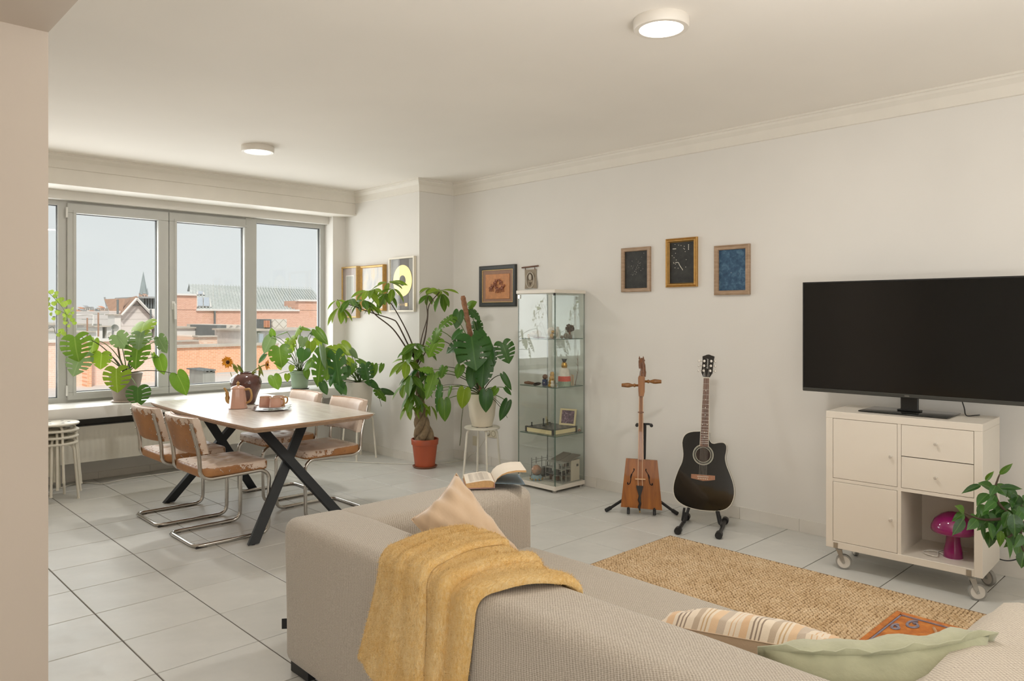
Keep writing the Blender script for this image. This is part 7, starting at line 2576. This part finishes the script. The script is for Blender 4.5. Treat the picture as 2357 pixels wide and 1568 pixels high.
for a, c in (((1120, 905), (1168, 962)), ((1130, 900), (1160, 940)), ((1125, 905), (1150, 936)), ((1085, 880), (1000, 905)), ((1080, 885), (1010, 890))):
    stem(E_, cE, fE(c[0], c[1], -.15), .35, .0026, stalk_d)

# ---- F: ficus at the right edge
pF = Vector((4.31, .52, 0))
Ff = thing('potted_ficus', 'leafy dark green ficus leaning into view at the right edge', 'plant', pF)
MB().lathe([(0, 0), (.11, 0), (.12, .01), (.15, .26), (.152, .27), (.144, .27), (.138, .24), (0, .24)], 36).build('pot', potW, Ff, 50)
MB().lathe([(0, .241), (.137, .241), (.12, .25), (0, .254)], 24).build('soil', soil, Ff)
dF = 3.34
fF = lambda x, y, d=0: PD(x, y, dF + d)
def fbranch(pts, r0=.007, r1=.003):
    q = spline([fF(*p) - pF if len(p) == 3 else Vector(p) for p in pts], 6)
    n = len(q)
    MB().tube(q, [r0 + (r1 - r0) * k / (n - 1) for k in range(n)], 7).build('branch', bark, Ff, 180)
q0 = Vector((0, 0, .25))
MB().tube(spline([q0, q0 + Vector((-.02, .02, .15)), fF(2356, 1205) - pF, fF(2330, 1190) - pF], 6), .010, 8).build('trunk', bark, Ff, 180)
fbranch([(2330, 1190, 0), (2300, 1160, .02), (2290, 1130, .04), (2296, 1105, .04), (2301, 1092, .04)])
fbranch([(2330, 1190, 0), (2290, 1196, -.02), (2262, 1196, -.03), (2240, 1190, -.04), (2219, 1180, -.05)])
fbranch([(2345, 1200, 0), (2330, 1230, -.03), (2315, 1240, -.05)])
fbranch([(2350, 1210, 0), (2350, 1245, -.03), (2356, 1270, -.05)])
fbranch([(2345, 1200, 0), (2350, 1160, .04), (2345, 1140, .05)])
ftab = [(2301, 1092, 2331, 1067, 13, .04), (2269, 1107, 2286, 1085, 11, .04), (2257, 1117, 2215, 1132, 15, .02), (2286, 1126, 2258, 1110, 24, .05), (2301, 1124, 2355, 1121, 19, .0), (2275, 1137, 2247, 1159, 24, .0), (2305, 1127, 2352, 1160, 24, .06), (2268, 1163, 2262, 1186, 20, -.02),
        (2291, 1155, 2266, 1174, 20, -.04), (2219, 1181, 2205, 1164, 22, -.06), (2218, 1183, 2195, 1199, 20, -.05), (2217, 1195, 2195, 1232, 22, -.08), (2248, 1196, 2229, 1219, 22, -.06), (2275, 1203, 2292, 1245, 26, -.08), (2262, 1204, 2265, 1243, 10, -.02), (2314, 1236, 2334, 1287, 26, -.10),
        (2304, 1222, 2302, 1259, 16, -.06), (2357, 1272, 2350, 1306, 26, -.08), (2333, 1184, 2340, 1238, 32, -.12), (2320, 1150, 2335, 1166, 22, .02), (2290, 1140, 2275, 1170, 20, .03), (2310, 1196, 2296, 1232, 24, .02), (2300, 1176, 2280, 1200, 24, .04), (2322, 1178, 2310, 1215, 22, -.04), (2345, 1165, 2357, 1198, 26, -.02), (2352, 1230, 2340, 1262, 24, -.05), (2345, 1140, 2330, 1170, 28, .05),
        (2318, 1215, 2330, 1250, 24, .0), (2354, 1140, 2374, 1165, 26, .02), (2360, 1200, 2378, 1238, 28, -.05), (2250, 1192, 2236, 1182, 14, .0), (2287, 1196, 2300, 1228, 20, .06), (2278, 1128, 2296, 1150, 20, .08), (2330, 1120, 2316, 1142, 16, .08), (2340, 1205, 2360, 1225, 22, .04), (2292, 1118, 2280, 1140, 18, .0), (2352, 1178, 2335, 1205, 22, -.08)]
for k, (a, b_, c, d, w_, dd) in enumerate(ftab):
    B, T = fF(a, b_, dd), fF(c, d, dd - .03)
    leaf(Ff, 'o', 'u' if k in (0, 1, 9, 16) else 'f', B, T, px2m(w_, dF), R(prng.uniform(-30, 30)))

for k in range(34):
    x, y = 2312 + prng.gauss(0, 26), 1178 + prng.gauss(0, 34)
    if x < 2262:
        x = 2262 + prng.uniform(0, 30)
    a = prng.uniform(-1.9, 1.9)
    L_ = prng.uniform(30, 46)
    dd = prng.uniform(.03, .14)
    leaf(Ff, 'o', 'f', fF(x, y, dd), fF(x + L_ * math.sin(a) * .8, y + L_ * (.45 + .5 * math.cos(a)), dd - .04), px2m(prng.uniform(20, 28), dF), R(prng.uniform(-40, 40)))

# ---- H: trailing pale vine at the left pane
pH = Vector((1.18, 7.08, SILL + .001))
Hh = thing('trailing_vine', 'pale green trailing vine hanging in front of the narrow left pane', 'plant', pH)
MB().lathe([(0, 0), (.07, 0), (.09, .15), (.092, .16), (.086, .16), (.08, .14), (0, .14)], 28).build('pot', potW, Hh, 50)
fH = lambda x, y, d=0: PY(x, y, 6.98 + d)
MB().tube(spline([Vector((0, 0, .14)), Vector((.0, 0, .5)), fH(88, 668) - pH, fH(108, 672) - pH, fH(128, 690) - pH, fH(148, 715) - pH, fH(158, 745) - pH], 6), .0022, 5).build('stem', stalk, Hh, 180)
MB().tube(spline([Vector((0, 0, .14)), Vector((.02, 0, .45)), fH(95, 690) - pH, fH(118, 706) - pH, fH(150, 722) - pH, fH(170, 738) - pH], 6), .002, 5).build('stem', stalk, Hh, 180)
MB().tube(spline([Vector((0, 0, .14)), Vector((.04, 0, .25)), fH(110, 758) - pH, fH(128, 768) - pH, fH(140, 764) - pH], 6), .002, 5).build('stem', stalk_d, Hh, 180)
for k, (x, y, w_) in enumerate(((116, 674, 11), (129, 684, 12), (134, 694, 13), (145, 703, 16), (157, 697, 13), (135, 721, 13), (154, 718, 13), (152, 728, 12), (150, 736, 11), (151, 745, 9), (166, 738, 10), (118, 724, 9), (117, 712, 11), (124, 700, 11), (142, 690, 10), (168, 712, 9), (172, 745, 9), (122, 735, 8), (112, 690, 10), (160, 730, 10), (112, 702, 10), (140, 764, 13), (146, 770, 11), (134, 772, 10), (157, 752, 8), (128, 676, 9), (165, 722, 8))):
    B = fH(x, y - w_ * .5, prng.uniform(-.05, .05))
    a = prng.uniform(-.7, .7)
    T = B + Vector((math.sin(a) * .6, 0, -math.cos(a))) * px2m(w_ * 1.05, depth(B)) + Vector((0, -.01, 0))
    leaf(Hh, 'r', 'i', B, T, px2m(w_ * 1.1, depth(B)), R(prng.uniform(-35, 35)))
